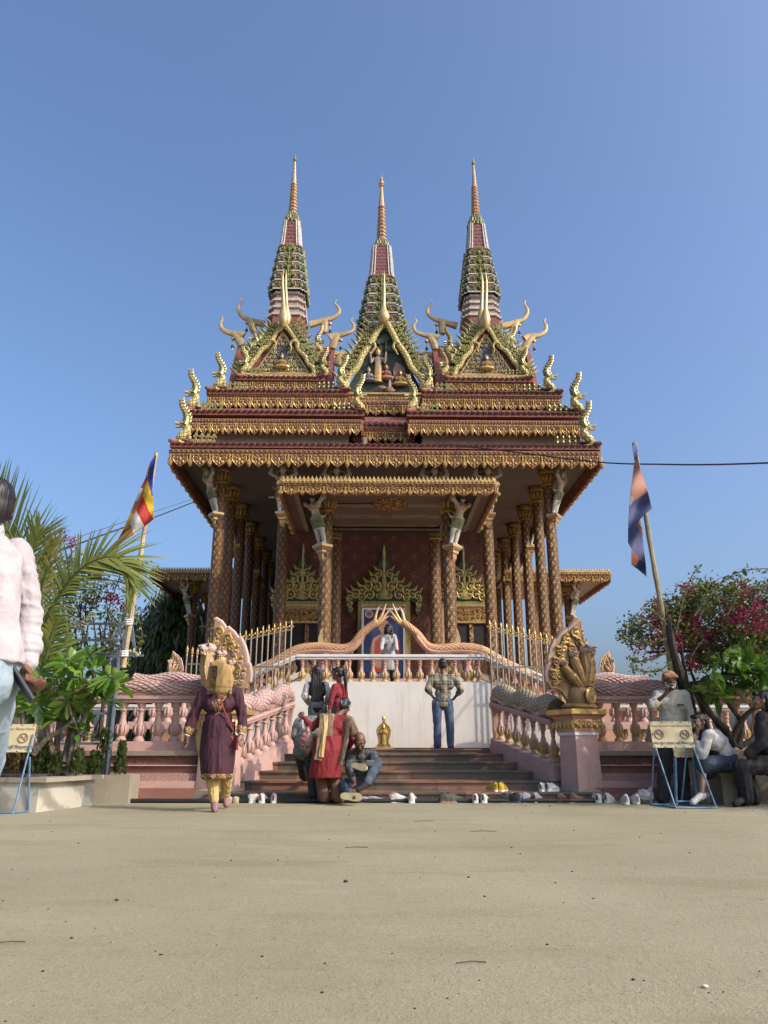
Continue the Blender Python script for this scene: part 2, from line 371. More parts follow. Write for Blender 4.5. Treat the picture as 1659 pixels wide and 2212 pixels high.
def scale_mat(name,c1,c2,nu,sv,bd=.02):
    """overlapping snake scales, uv: around, along"""
    m=Mat(name);u,v,_=m.xyz('UV');p=u*nu;q=v/sv;a=fr(p+q)-.5;b=fr(p-q)-.5
    e=mx(ab(a),ab(b));dome=1-sstep(e,.30,.5);lean=a*.5+b*-.5
    c=m.mix(sstep(e,.36,.49),c2,c1);c=m.mix(sstep(m.noise(4,5),.5,.75)*.35,c,sc(c1,.7))
    return m.set(c,.55,.1,dome+lean*.7,.5,bd*.5)
M['scale_pink']=scale_mat('pink_snake_scales',(.36,.21,.18),(.62,.41,.36),11,.15,.05)
M['scale_gold']=scale_mat('orange_gold_snake_scales',(.42,.17,.08),(.68,.40,.20),9,.11,.04)
M['scale_yel']=scale_mat('green_gold_snake_scales',(.16,.16,.05),(.66,.52,.20),5,.16,.04)
def scroll_mat(name,c1,c2,scale):
    m=Mat(name);x,y,z=m.xyz();n=m.noise(scale*.5,2);d=m.voro(scale,'SMOOTH_F1');w=sn(d*26+n*6)
    k=sstep(w,-.2,.5);c=m.mix(k,c1,c2);return m.set(c,.55,0,k+m.noise(60,2)*.2,1,.03)
M['scroll_pink']=scroll_mat('carved_pink_scroll_band',(.44,.25,.205),(.58,.37,.31),26)
M['scroll_red']=scroll_mat('carved_red_scroll_band',(.19,.075,.06),(.28,.12,.09),26)
M['scroll_gold']=scroll_mat('carved_gold_scroll_panel',(.10,.035,.02),(.50,.30,.09),7)
M['scroll_blue']=scroll_mat('blue_scroll_ground',(.035,.05,.075),(.13,.14,.13),8)
def crease(m,wsc=9):
    n=m.noise(wsc*.55,3,rough=.55,stretch=(1.5,1.5,.8));r=1-ab(n-.5)*5;n2=m.noise(wsc*1.5,3,stretch=(1.3,1.3,.9));r2=1-ab(n2-.5)*5
    return mx(r,0)*.7+mx(r2,0)*.35+m.noise(260,2)*.06
def cloth(name,c,c2=None,ns=7,rough=.85,amt=.12,wsc=9):
    m=Mat(name);k=sstep(m.noise(ns,5,rough=.6),.3,.7)
    return m.set(m.mix(k,sc(c,1-amt),c2 or sc(c,1+amt)),rough,0,crease(m,wsc*.6),.42,.03)
def pattern_cloth(name,base,dot,scale,th=.18,rough=.8):
    m=Mat(name);d=m.voro(scale,'F1');k=1-sstep(d,th,th+.08);n=m.noise(4,3)
    c=m.mix(k,m.mix(n,sc(base,.85),sc(base,1.15)),dot);return m.set(c,rough,0,crease(m,5),.4,.025)
def plaid(name,c0,c1,c2,s):
    m=Mat(name);x,y,z=m.xyz();a=fr(x/s);b=fr(z/s)
    s1=lt(a,.5)*.5+lt(b,.5)*.5;l=mx(lt(ab(a-.25),.035),lt(ab(b-.25),.035));l2=mx(lt(ab(a-.75),.03),lt(ab(b-.75),.03))
    c=m.mix(s1,c0,c1);c=m.mix(mx(l,l2)*.6,c,c2);return m.set(c,.85,0,crease(m,5),.4,.025)
M['scale_old']=scale_mat('worn_gold_snake_scales',(.24,.17,.10),(.50,.40,.25),13,.13,.05)

M['frback']=pm('rose_brown_carving',(.29,.115,.075),.65,0,ns=8,amt=.25,bs=.5,bscale=30)
M['cap_brown']=pm('dark_carved_brown',(.17,.07,.035),.55,.1,ns=14,amt=.3,col2=(.33,.20,.07),bs=.9,bscale=22,bd=.03)
M['bamboo_old']=pm('old_olive_bamboo',(.27,.22,.12),.6,0,ns=5,amt=.3,bs=.2)
M['bronze']=pm('worn_bronze_gold',(.30,.165,.075),.5,.25,ns=7,amt=.25,col2=(.42,.27,.11),bs=.4,bscale=30)
M['rose_bronze']=pm('dusty_rose_paint',(.42,.27,.21),.6,0,ns=8,amt=.25,bs=.4,bscale=30)

for k_ in ('gold','frback','band','salmon','gold_green','gold_pale'):
    if k_ in M: grime(M[k_],.40 if k_!='gold_pale' else .18)
grime(M['pinkd'],.35,(.30,.17,.14),2.0);grime(M['pink'],.25,(.30,.17,.14),2.0)
for k_ in ('scale_pink','scale_gold'): grime(M[k_],.3,(.22,.12,.09),1.5)
# ---------------------------------------------------------------- the temple
TEMPLE=thing('temple','ornate red and gold temple with three tall tiered spires and gilded columns','temple',(0,21,0))
TEMPLE.location=(0,0,0)
XA=V((1,0,0));YA=V((0,1,0));ZA=V((0,0,1))
def fringe(p0,p1,zt,zb,nu,nrm,style,name='eave_fringe',crown=False,rough=False):
    """hanging carved valance between two points; nrm points outward"""
    p0=V((p0[0],p0[1],0));p1=V((p1[0],p1[1],0));L=(p1-p0).length;ex=(p1-p0)/L;nrm=V(nrm);w=L/nu;H=zt-zb
    A=MB();G=MB();top=H*.26
    def P(a,z,o): return p0+ex*a+nrm*o+ZA*z
    # top moulding: three stepped bands
    for (a,b,o) in ((zt-top*.35,zt,.07),(zt-top*.7,zt-top*.35,.045),(zt-top,zt-top*.7,.03)):
        q=[P(0,a,-.06),P(L,a,-.06),P(L,a,o),P(0,a,o)];t=[x+ZA*(b-a) for x in q]
        (G if o==.045 else A).hexa(q+t,1 if o==.045 else 0)
    hb=zt-top;h=H-top
    if not rough:
        nb=int(nu*4)
        for i in range(nb): G.ball(P((i+.5)*L/nb,zt-top*.52,.06),(w*.07,w*.07,top*.22),6,4)
    for i in range(nu):
        cx=(i+.5)*w
        if style=='heart': pts=[(-.40,0),(-.42,-.35),(-.30,-.68),(-.12,-.88),(0,-1),(.12,-.88),(.30,-.68),(.42,-.35),(.40,0)]
        else: pts=[(-.45,0),(-.45,-.3),(-.36,-.62),(-.18,-.82),(0,-1),(.18,-.82),(.36,-.62),(.45,-.3),(.45,0)]
        A.prism([(a*w,b*h) for a,b in pts],P(cx,hb,.03),ex,ZA,-nrm*.07,0)
        # pendant between
        A.prism([(a*w,b*h) for a,b in ((-.08,0),(-.09,-.3),(-.15,-.55),(-.13,-.78),(0,-1.0),(.13,-.78),(.15,-.55),(.09,-.3),(.08,0))],P(i*w,hb,.02),ex,ZA,-nrm*.05,0)
        if rough: continue
        for sgn in (-1,1):
            G.curl(P(cx+sgn*.22*w,hb-.28*h,.045),w*.17,ex*sgn,ZA,1.1,w*.032,a0=PI*.5,n=4,seg=7,dirn=-1)
            G.tube([P(cx+sgn*.40*w,hb-.30*h,.04),P(cx+sgn*.30*w,hb-.62*h,.05),P(cx+sgn*.08*w,hb-.9*h,.04)],[w*.02,w*.05,w*.015],4)
            G.ball(P(cx+sgn*.14*w,hb-.62*h,.05),(w*.075,w*.05,h*.12),6,4);G.ball(P(cx+sgn*.36*w,hb-.10*h,.05),(w*.06,w*.045,h*.08),6,4);G.ball(P(cx+sgn*.12*w,hb-.10*h,.05),(w*.07,w*.045,h*.07),6,4);G.ball(P(cx+sgn*.36*w,hb-.5*h,.045),(w*.04,w*.035,h*.08),5,4)
        G.ball(P(cx,hb-.42*h,.055),(w*.07,w*.05,h*.20),6,4);G.ball(P(cx,hb-.75*h,.055),(w*.05,w*.05,h*.13),6,4)
        G.tube([P(i*w,hb-.02*h,.05),P(i*w,hb-.45*h,.045),P(i*w,hb-.62*h,.06),P(i*w,hb-.82*h,.06),P(i*w,hb-1.02*h,.03)],[w*.06,w*.045,w*.125,w*.105,w*.012],6)
    if crown:
        q=[P(0,zt,-.08),P(L,zt,-.08),P(L,zt,.09),P(0,zt,.09)];G.hexa(q+[x+ZA*H*.34 for x in q],0)
        nb=int(L/.10)
        for i in range(nb):
            G.ball(P((i+.5)*L/nb,zt+H*.17,.10),.034,6,4)
            G.lathe([(.005,0),(.045,.02),(.04,.05),(.012,.10),(.002,.13)],6,tuple(P((i+.5)*L/nb,zt+H*.34,0)))
    o=A.build(name,[M['frback'],M['band']],TEMPLE);G.build('gilding',[M['gold'],M['band']],o)
    return o
def roofring(x0,x1,y0,y1,ze,inx,iny,rise,name='tiled_roof',lip=.10):
    """hipped skirt of tiles from the eave rectangle to an inner rectangle"""
    b=MB();o=[(x0,y0),(x1,y0),(x1,y1),(x0,y1)];n=[(x0+inx,y0+iny),(x1-inx,y0+iny),(x1-inx,y1-iny),(x0+inx,y1-iny)]
    for k in range(4):
        k2=(k+1)%4;p=[V((*o[k],ze)),V((*o[k2],ze)),V((*n[k2],ze+rise)),V((*n[k],ze+rise))]
        d=(p[1]-p[0]).normalized();sl=(p[3]-p[0]);sl=(sl-d*sl.dot(d)).normalized()
        b.add([tuple(q) for q in p],[(0,1,2,3)],0,[[((q-p[0]).dot(d),(q-p[0]).dot(sl)) for q in p]])
        dn=-ZA*lip
        b.add([tuple(p[0]+dn),tuple(p[1]+dn),tuple(p[1]),tuple(p[0])],[(0,1,2,3)],1)
    b.add([(x0,y0,ze-lip),(x1,y0,ze-lip),(x1,y1,ze-lip),(x0,y1,ze-lip)],[(3,2,1,0)],1)
    # tile butts along the front edge
    L=x1-x0;nt=int(L/.17)
    for i in range(nt): b.tube([(x0+(i+.5)*L/nt,y0-.05,ze-.005),(x0+(i+.5)*L/nt,y0+.2,ze+.03+.2*rise/iny)],[.075,.07],6,0,sq=.4)
    for sx,xx in ((-1,x0),(1,x1)):   # upturned hip ends
        b.tube([(xx+sx*.02,y0-.06,ze+.10),(xx-sx*.04,y0,ze+.07),(xx-sx*inx*.5,y0+iny*.5,ze+rise*.5+.06),(xx-sx*inx,y0+iny,ze+rise+.05)],[.05,.075,.075,.07],6,1)
    return b.build(name,[M['tile'],M['brick']],TEMPLE,smooth=30)
ZF=2.50   # floor of the hall
b=MB();b.bx(-5.2,5.2,20.95,37,.0,ZF-.12,0);b.bx(-5.3,5.3,20.8,37.1,ZF-.12,ZF,1);b.bx(-2.2,2.2,18.3,20.8,0,1.70,0);b.build('platform',[M['salmon'],M['pinkd']],TEMPLE)
# hall as one solid block, doorways faced with dark panels
b=MB();b.bx(-3.3,3.3,23.6,36,ZF,8.7,0);b.build('hall_wall',M['wall'],TEMPLE)
# soffit + main eave
Ye=20.3;xe=6.06;zt0=WZ(830,963,Ye);zf0=WZ(830,974,Ye);zb0=WZ(830,1011,Ye);zs=8.66
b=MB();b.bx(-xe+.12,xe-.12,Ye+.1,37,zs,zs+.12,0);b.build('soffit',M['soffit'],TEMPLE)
fringe((-xe,Ye),(xe,Ye),zf0,zb0,22,(0,-1,0),'heart')
fringe((-xe,37.2),(-xe,Ye),zf0,zb0,30,(-1,0,0),'heart');fringe((xe,Ye),(xe,37.2),zf0,zb0,30,(1,0,0),'heart')
roofring(-xe-.03,xe+.03,Ye-.1,37.3,zt0-.02,.95,.95,.42)
# ---- tower roofs (left one measured, right one mirrored)
T1,T2,T3=21.2,22.0,22.7;YC=25.2
def tiers(sg):
    def rng(u0,u1,v,Y):
        a,c=WX(u0,v,Y),WX(u1,v,Y)
        return (a,c) if sg<0 else (-c,-a)
    z=lambda v,Y:WZ(640,v,Y)
    specs=[(400,783,893,907,940,T1,14,.62,.62,.40),(450,750,848,851,886,T2,10,.62,.5,.32),(515,697,818,820,846,T3,6,.3,.3,.12)]
    prev=zt0+.2
    for i,(u0,u1,vt,vf,vb,Y,nu,ix,iy,rs) in enumerate(specs):
        a,c=rng(u0,u1,(vt+vb)/2,Y);y1=2*YC-Y+2.0
        w=MB();m_=.30;w.bx(a+.42,c-.42,Y+.28,y1-.3,prev-.25,z(vb,Y)+.25,0)
        if i==0: w.bx(-.9 if sg<0 else .55,-.55 if sg<0 else .9,Y+.6,Y+.9,prev,z(vb,Y)+.2,0)
        w.build('tier_wall',M['beige'],TEMPLE)
        fringe((a,Y),(c,Y),z(vf,Y),z(vb,Y),nu,(0,-1,0),'heart')
        fringe((a,y1),(a,Y),z(vf,Y),z(vb,Y),nu*2,(-1,0,0),'heart',rough=True);fringe((c,Y),(c,y1),z(vf,Y),z(vb,Y),nu*2,(1,0,0),'heart',rough=True)
        roofring(a-.06,c+.06,Y-.1,y1+.1,z(vt,Y)-.01,ix,iy,rs)
        prev=z(vt,Y)+.1
    a,c=rng(528,684,812,T3+.25);w=MB();w.bx(a,c,T3+.12,T3+.6,z(819,T3+.12)-.05,z(806,T3+.12),0)
    for k in range(15): w.ball((a+(k+.5)*(c-a)/15,T3+.12,z(812.5,T3+.12)),(.06,.04,.05),6,4,1)
    w.build('pediment_base',[M['band'],M['gold']],TEMPLE)
for s_ in (-1,1): tiers(s_)
# ---- centre bay of the roof
def zc(v,Y): return WZ(830,v,Y)
b=MB();b.bx(-1.0,1.0,22.95,30,zt0,zc(850,22.95),0);b.build('tier_wall',M['brick'],TEMPLE)
fringe((-.95,21.9),(.95,21.9),zc(926,21.9),zc(957,21.9),4,(0,-1,0),'heart');roofring(-1.1,1.1,21.8,26,zc(922,21.9),.3,.75,.62)
fringe((-1.15,22.8),(1.15,22.8),zc(868,22.8),zc(899,22.8),4,(0,-1,0),'heart')
b=MB();b.bx(-1.3,1.3,22.85,23.6,zc(868,22.85),zc(849,22.85),0);b.bx(-1.34,1.34,22.78,23.6,zc(852,22.8),zc(848,22.8),1)
for k in range(26): b.ball((-1.25+k*.1,22.84,zc(860,22.84)),(.035,.03,.05),6,4,1)
b.build('pediment_base',[M['band'],M['gold']],TEMPLE)
# ---- gable roofs behind the pediments
def gable(c,hw,z0,z1,ya,yb,ax='y',name='gable_roof'):
    b=MB();L=math.hypot(hw,z1-z0)
    for s in (-1,1):
        if ax=='y': p=[(c[0]+s*hw,ya,z0),(c[0]+s*hw,yb,z0),(c[0],yb,z1),(c[0],ya,z1)]
        else: p=[(ya,c[1]+s*hw,z0),(yb,c[1]+s*hw,z0),(yb,c[1],z1),(ya,c[1],z1)]
        b.add(p,[(0,1,2,3)],0,[[(0,0),(yb-ya,0),(yb-ya,L),(0,L)]])
    if ax=='y':
        for y in (ya,yb): b.add([(c[0]-hw,y,z0),(c[0]+hw,y,z0),(c[0],y,z1)],[(0,1,2)],1)
        b.beam((c[0],ya,z1),(c[0],yb,z1),.14,.14,2)
    else:
        for x in (ya,yb): b.add([(x,c[1]-hw,z0),(x,c[1]+hw,z0),(x,c[1],z1)],[(0,1,2)],1)
        b.beam((ya,c[1],z1),(yb,c[1],z1),.14,.14,2)
        for x in (ya,yb):
            for s in (-1,1): b.beam((x,c[1]+s*hw,z0),(x,c[1],z1),.16,.2,3)
    return b.build(name,[M['tile'],M['brick'],M['beige'],M['brick']],TEMPLE)
# ---- spires
def redent(k=.72,j=.86): return [(1,-k),(1,k),(j,k),(j,j),(k,j),(k,1),(-k,1),(-k,j),(-j,j),(-j,k),(-1,k),(-1,-k),(-j,-k),(-j,-j),(-k,-j),(-k,-1),(k,-1),(k,-j),(j,-j),(j,-k)]
def stack(b,out,rows,c):
    """rows (half width, z, material)"""
    n=len(out);o=[]
    for (s,z,m) in rows: o.append([(c[0]+x*s,c[1]+y*s,z) for x,y in out])
    for i in range(len(rows)-1):
        b.add(o[i]+o[i+1],[(k,(k+1)%n,n+(k+1)%n,n+k) for k in range(n)],rows[i][2])
    b.add(o[-1],[tuple(range(n))],rows[-1][2])
def spire(uvs,Y,big):
    """uvs: measured rows in survey pixels: tip, finial base, needle base, rings base, lotus base, tile base, tiers base, foot"""
    ub,vb=uvs['foot'];tip=W(*uvs['tip'],Y);ft=W(ub,vb,Y);cx=(tip.x+ft.x)/2
    z=lambda v:WZ(ub,v,Y)
    def hw(u,v):
        P=W(ub,v,Y)-CAM; return u/2*P.dot(_F)/1661*.95
    R_=redent()
    root=thing('spire',None,None);root.parent=TEMPLE;del_=root
    # tiers
    vt,vbm=uvs['tiers'];n=5;b=MB();G=MB();top,bot=uvs['wt'];rows=[]
    zlo=z(uvs['foot'][1]);zt=z(vt);zb_=z(vbm)
    w0=hw(bot,vbm)
    s=[(w0*.80,zlo-2.2,2),(w0*.93,zlo,2)]
    for k in range(4):
        q=zlo+(zb_-zlo)*(k+1)/4;s+= [(w0*(.90-.05*k),q-.14,1),(w0*(.98-.045*k),q-.11,0),(w0*(.98-.045*k),q-.02,0),(w0*(.88-.05*k),q,1)]
    stack(b,R_,s,(cx,Y))
    for k in range(n):
        f0=k/n;f1=(k+1)/n;za=zb_+(zt-zb_)*f0;zc_=zb_+(zt-zb_)*f1;w=hw(bot+(top-bot)*f0,vbm)*.98;w2=hw(bot+(top-bot)*f1,vt)*.98;h=zc_-za
        stack(b,R_,[(w*1.02,za,0),(w*1.02,za+h*.13,0),(w*.93,za+h*.16,1),(w*.86,za+h*.3,1),(w*.82,za+h*.62,1),(w*.88,za+h*.70,1),(w*.92,za+h*.80,2),(w*.88,za+h*.84,1),(w2*.95,zc_,0)],(cx,Y))
        for a in range(4):
            ca,sa=round(math.cos(a*PI/2)),round(math.sin(a*PI/2));ex=V((-sa,ca,0));nr=V((ca,sa,0));C=V((cx,Y,0))
            base=C+nr*w*.92+ZA*(za+h*.13)
            # niche: flame arch of curls, green field, small gilded figure
            G.prism([(-w*.34,0),(-w*.34,h*.45),(-w*.17,h*.75),(0,h*.9),(w*.17,h*.75),(w*.34,h*.45),(w*.34,0)],base,ex,ZA,-nr*.08,1)
            for (a_,h_,r_) in ((-.22,.95,.10),(0,1.08,.12),(.22,.95,.10),(-.40,.62,.10),(.40,.62,.10),(-.12,.72,.07),(.12,.72,.07)): G.leafb(base+ex*a_*w+ZA*(h_-.45)*h+nr*.03,V((0,0,1))+nr*.2,h*.5,h*r_,mat=0,n=5)
            for i in range(9):
                t=PI*i/8;q=base+ex*math.cos(t)*w*.33+ZA*(h*.12+math.sin(t)*h*.78)+nr*.04
                G.ball(q,(h*.11,h*.11,h*.12),6,4,0)
            for sg in (-1,1): G.curl(base+ex*sg*w*.46+ZA*h*.2+nr*.03,h*.2,ex*sg,ZA,1.1,h*.05,n=4,seg=6)
            G.ball(base+ZA*h*.42+nr*.05,(h*.12,h*.1,h*.2),6,4,0);G.ball(base+ZA*h*.68+nr*.05,h*.085,6,4,0);G.ball(base+ZA*h*.22+nr*.06,(h*.2,h*.12,h*.08),6,4,0)
            # corner antefixes
            for sg in (-1,1):
                q=C+nr*w*.93+ex*sg*w*.72+ZA*(za+h*.16)
                G.prism([(-w*.10,h*.06),(-w*.12,h*.35),(0,h*.66),(w*.12,h*.35),(w*.10,h*.06)],q,ex,ZA,-nr*.05,1)
                G.ball(q+ZA*h*.28+nr*.03,(w*.08,w*.07,h*.22),6,4,0)
                q=C+nr*w*.80+ex*sg*w*.86+ZA*(za+h*.16)
                G.prism([(-w*.06,h*.06),(-w*.07,h*.35),(0,h*.6),(w*.07,h*.35),(w*.06,h*.06)],q,ex,ZA,-nr*.05,1)
    t_=b.build('tier_stack',[M['tower_white'],M['tower_pink'],M['brick']],root);G.build('antefixes',[M['gold_green'],M['green']],root)
    # tiled shaft with white ribs
    b=MB();v1=uvs['tile'];za,zb2=z(vt),z(v1);wa,wb=hw(uvs['wtile'][1],vt),hw(uvs['wtile'][0],v1)
    stack(b,R_,[(wa*1.12,za-.02,1),(wa*1.12,za+.07,1)],(cx,Y))
    for a in range(4):
        ca,sa=round(math.cos(a*PI/2)),round(math.sin(a*PI/2));ex=V((-sa,ca,0));nr=V((ca,sa,0));C=V((cx,Y,0))
        for (e0,e1,o) in ((-.58,.58,1.0),(-.80,-.64,.93),(.64,.80,.93)):
            p=[C+nr*wa*o+ex*e0*wa+ZA*za,C+nr*wa*o+ex*e1*wa+ZA*za,C+nr*wb*o+ex*e1*wb+ZA*zb2,C+nr*wb*o+ex*e0*wb+ZA*zb2]
            b.add([tuple(q) for q in p],[(0,1,2,3)],0,[[(e0*wa,0),(e1*wa,0),(e1*wb,zb2-za),(e0*wb,zb2-za)]])
        for e in (-.62,.62,-.84,.84):
            o=1.02 if abs(e)<.7 else .95
            b.tube([C+nr*wa*o*1.06+ex*e*wa*1.04+ZA*za,C+nr*wa*o*.97+ex*e*wa*.97+ZA*(za+(zb2-za)*.12),C+nr*wb*o+ex*e*wb+ZA*zb2],[.04,.034,.03],6,2)
    stack(b,R_,[(wa*.9,za,1),(wb*.9,zb2,1)],(cx,Y))
    b.build('tile_shaft',[M['tiles'],M['brick'],M['tower_white']],root)
    # lotus collar
    b=MB();v2=uvs['lotus'];z3=z(v2);r0=hw(uvs['wlotus'],v1);r1=hw(uvs['wring'][1],v2);h=z3-zb2
    for k,(f,rr) in enumerate(((0,1.0),(.33,.86),(.62,.68))):
        n=16
        for i in range(n):
            a=2*PI*(i+.5*k)/n;d=V((math.cos(a),math.sin(a),0))
            b.tube([V((cx,Y,zb2+h*(f+.42)))+d*r0*rr*.72,V((cx,Y,zb2+h*(f+.15)))+d*r0*rr*.95,V((cx,Y,zb2+h*(f-.12)))+d*r0*rr*1.03],[r0*.09,r0*.13,r0*.03],5,0 if k!=1 else 1)
    b.lathe([(r0*.9,-h*.05),(r0*.95,h*.1),(r0*.75,h*.5),(r1*1.1,h*.85),(r1,h*1.05)],16,(cx,Y,zb2),1)
    b.build('lotus_collar',[M['green_y'],M['gold_green']],root)
    # ringed shaft
    b=MB();v3=uvs['ring'];z4=z(v3);n=9;pr=[];ms=[]
    r2=hw(uvs['wring'][0],v3)
    for i in range(n):
        f=i/n;r=r1+(r2-r1)*f;hh=(z4-z3)/n;zz=i*hh
        pr+= [(r*.80,zz),(r*1.0,zz+hh*.18),(r*1.05,zz+hh*.42),(r*.78,zz+hh*.6),(r*.74,zz+hh*.98)];ms+=[0,0,0,1,1]
    b.lathe(pr,8,(cx,Y,z3),0,a0=PI/8,mats=ms[:-1]);b.build('ringed_shaft',[M['gold_rose'],M['brickl']],root)
    b=MB();v4=uvs['fin'];z5=z(v4);z6=z(uvs['tip'][1]);r3=hw(uvs['wneedle'][1],v3)
    b.lathe([(r3*1.25,0),(r3*1.35,(z5-z4)*.03),(r3*1.05,(z5-z4)*.07),(r3,(z5-z4)*.10),(hw(uvs['wneedle'][0],v4),z5-z4)],8,(cx,Y,z4),0,a0=PI/8);b.build('needle',[M['gold_rose']],root)
    b=MB();h=z6-z5;rr=h*.17;b.lathe([(rr*.6,0),(rr*1.0,h*.06),(rr*.7,h*.14),(rr*1.1,h*.22),(rr*.95,h*.4),(rr*.55,h*.5),(rr*.7,h*.56),(rr*.25,h*.85),(.004,h)],8,(cx,Y,z5));b.build('finial',[M['gold_green'] if not big else M['gold_rose']],root)
    return cx
M['tiles']=tile_mat('scalloped_maroon_tile',(.20,.06,.06),(.29,.10,.095),.20,.17)
M['gold_rose']=pm('rose_gold_paint',(.56,.36,.20),.45,.3,ns=8,amt=.2,bs=.2)
M['brickl']=pm('faded_red_paint',(.40,.16,.12),.6,0,ns=8,amt=.2,bs=.2)
M['green_y']=pm('mossy_yellow_green_paint',(.28,.27,.12),.6,0,ns=12,amt=.1,col2=(.07,.10,.05),bs=.2)
SL=dict(tip=(635.9,333),fin=349.5,wneedle=(4.5,11),ring=400,wring=(14.5,20),lotus=464,wlotus=40,tile=486,wtile=(35,47),tiers=(545,648),wt=(53,89),foot=(623.5,712))
xs=spire(SL,25.2,False)
SRr=dict(SL);SRr.update(tip=(1021.6,340.5),fin=357,ring=407,lotus=469,tile=493,tiers=(552,655),foot=(1038,712))
spire(SRr,25.2,False)
SCn=dict(tip=(822.5,377.7),fin=404,wneedle=(6,13),ring=450,wring=(15,23),lotus=521,wlotus=41,tile=541,wtile=(41,54),tiers=(612,725),wt=(59,112),foot=(825.5,800))
spire(SCn,28.5,True)
# ---- pediments
def q1(x,y): return (466.3+x/3.36,318.2+y/3.36)
def q2(x,y): return ((1280+x/3.318)/1.8228,(1180+y/3.318)/1.8228)
def mir(p,sg): return V((-p.x,p.y,p.z)) if sg>0 else p
def smoothpath(p,n):
    p=[V(x) for x in p];o=[]
    for i in range(len(p)-1):
        a=p[max(i-1,0)];b_=p[i];c=p[i+1];d=p[min(i+2,len(p)-1)]
        for k in range(n):
            t=k/n;o.append(.5*((2*b_)+(c-a)*t+(2*a-5*b_+4*c-d)*t*t+(3*b_-a-3*c+d)*t**3))
    return o+[p[-1]]
def flames(G,path,off,h,sg,nr=-YA,step=.24):
    """row of curling flame leaves along a rake, outward side, on a green board"""
    step*=.62;acc=0;N=len(path)
    def oo(i):
        t=(path[min(i+1,N-1)]-path[max(i-1,0)]).normalized();o=nr.cross(t).normalized();return t,(o if o.z>0 else -o)
    for i in range(N-1):
        a=path[i];c=path[i+1];oa=oo(i)[1];oc=oo(i+1)[1];k=-nr*.10
        p=[a+k,c+k,c+oc*(off+h*.12)+k,a+oa*(off+h*.12)+k];q=[x-nr*.06 for x in p];G.hexa(p+q,1)
    for i in range(1,N):
        seg=path[i]-path[i-1];acc+=seg.length
        while acc>=step:
            acc-=step;t,o=oo(i);c=path[i]-seg.normalized()*acc+o*off
            G.curl(c+o*h*.02,h*.27,o,t,1.15,h*.085,a0=0,n=5,seg=7,mat=0)
            G.leafb(c+o*h*.15+t*h*.05,(o*1.0+ZA*.35-t*.1),h*.85,h*.15,mat=0,n=5)
            G.curl(c-o*h*.34+nr*.04,h*.22,o,-t,1.1,h*.07,a0=PI,n=5,seg=6,mat=0)
            G.ball(c-o*h*.10+t*step*.5+nr*.03,h*.13,6,4,0)
def figure(b,c,h,mats,pray=True,seat=False):
    """little relief figure (skin, cloth, gold)"""
    c=V(c);sk,cl,go=mats
    if seat: b.ball(c+ZA*h*.08,(h*.34,h*.14,h*.12),8,5,cl)
    else: b.tube([c,c+ZA*h*.2,c+ZA*h*.5],[h*.13,h*.12,h*.1],8,cl,sq=.7)
    z0=h*(.05 if seat else .42)
    b.tube([c+ZA*z0,c+ZA*(z0+h*.16),c+ZA*(z0+h*.30),c+ZA*(z0+h*.36)],[h*.10,h*.09,h*.13,h*.05],8,sk,sq=.7)
    b.ball(c+ZA*(z0+h*.46)-YA*h*.02,(h*.075,h*.08,h*.095),8,6,sk)
    b.lathe([(h*.085,0),(h*.09,h*.03),(h*.05,h*.09),(h*.01,h*.17)],8,tuple(c+ZA*(z0+h*.50)),go)
    for s in (-1,1):
        e=c+V((s*h*.19,-h*.04,z0+h*.17));w_=c+V((s*h*.03 if pray else s*h*.22,-h*.14,z0+h*(.24 if pray else .42)))
        b.capsule(c+V((s*h*.12,0,z0+h*.31)),e,h*.04,h*.035,6,sk);b.capsule(e,w_,h*.035,h*.025,6,sk)
    return b
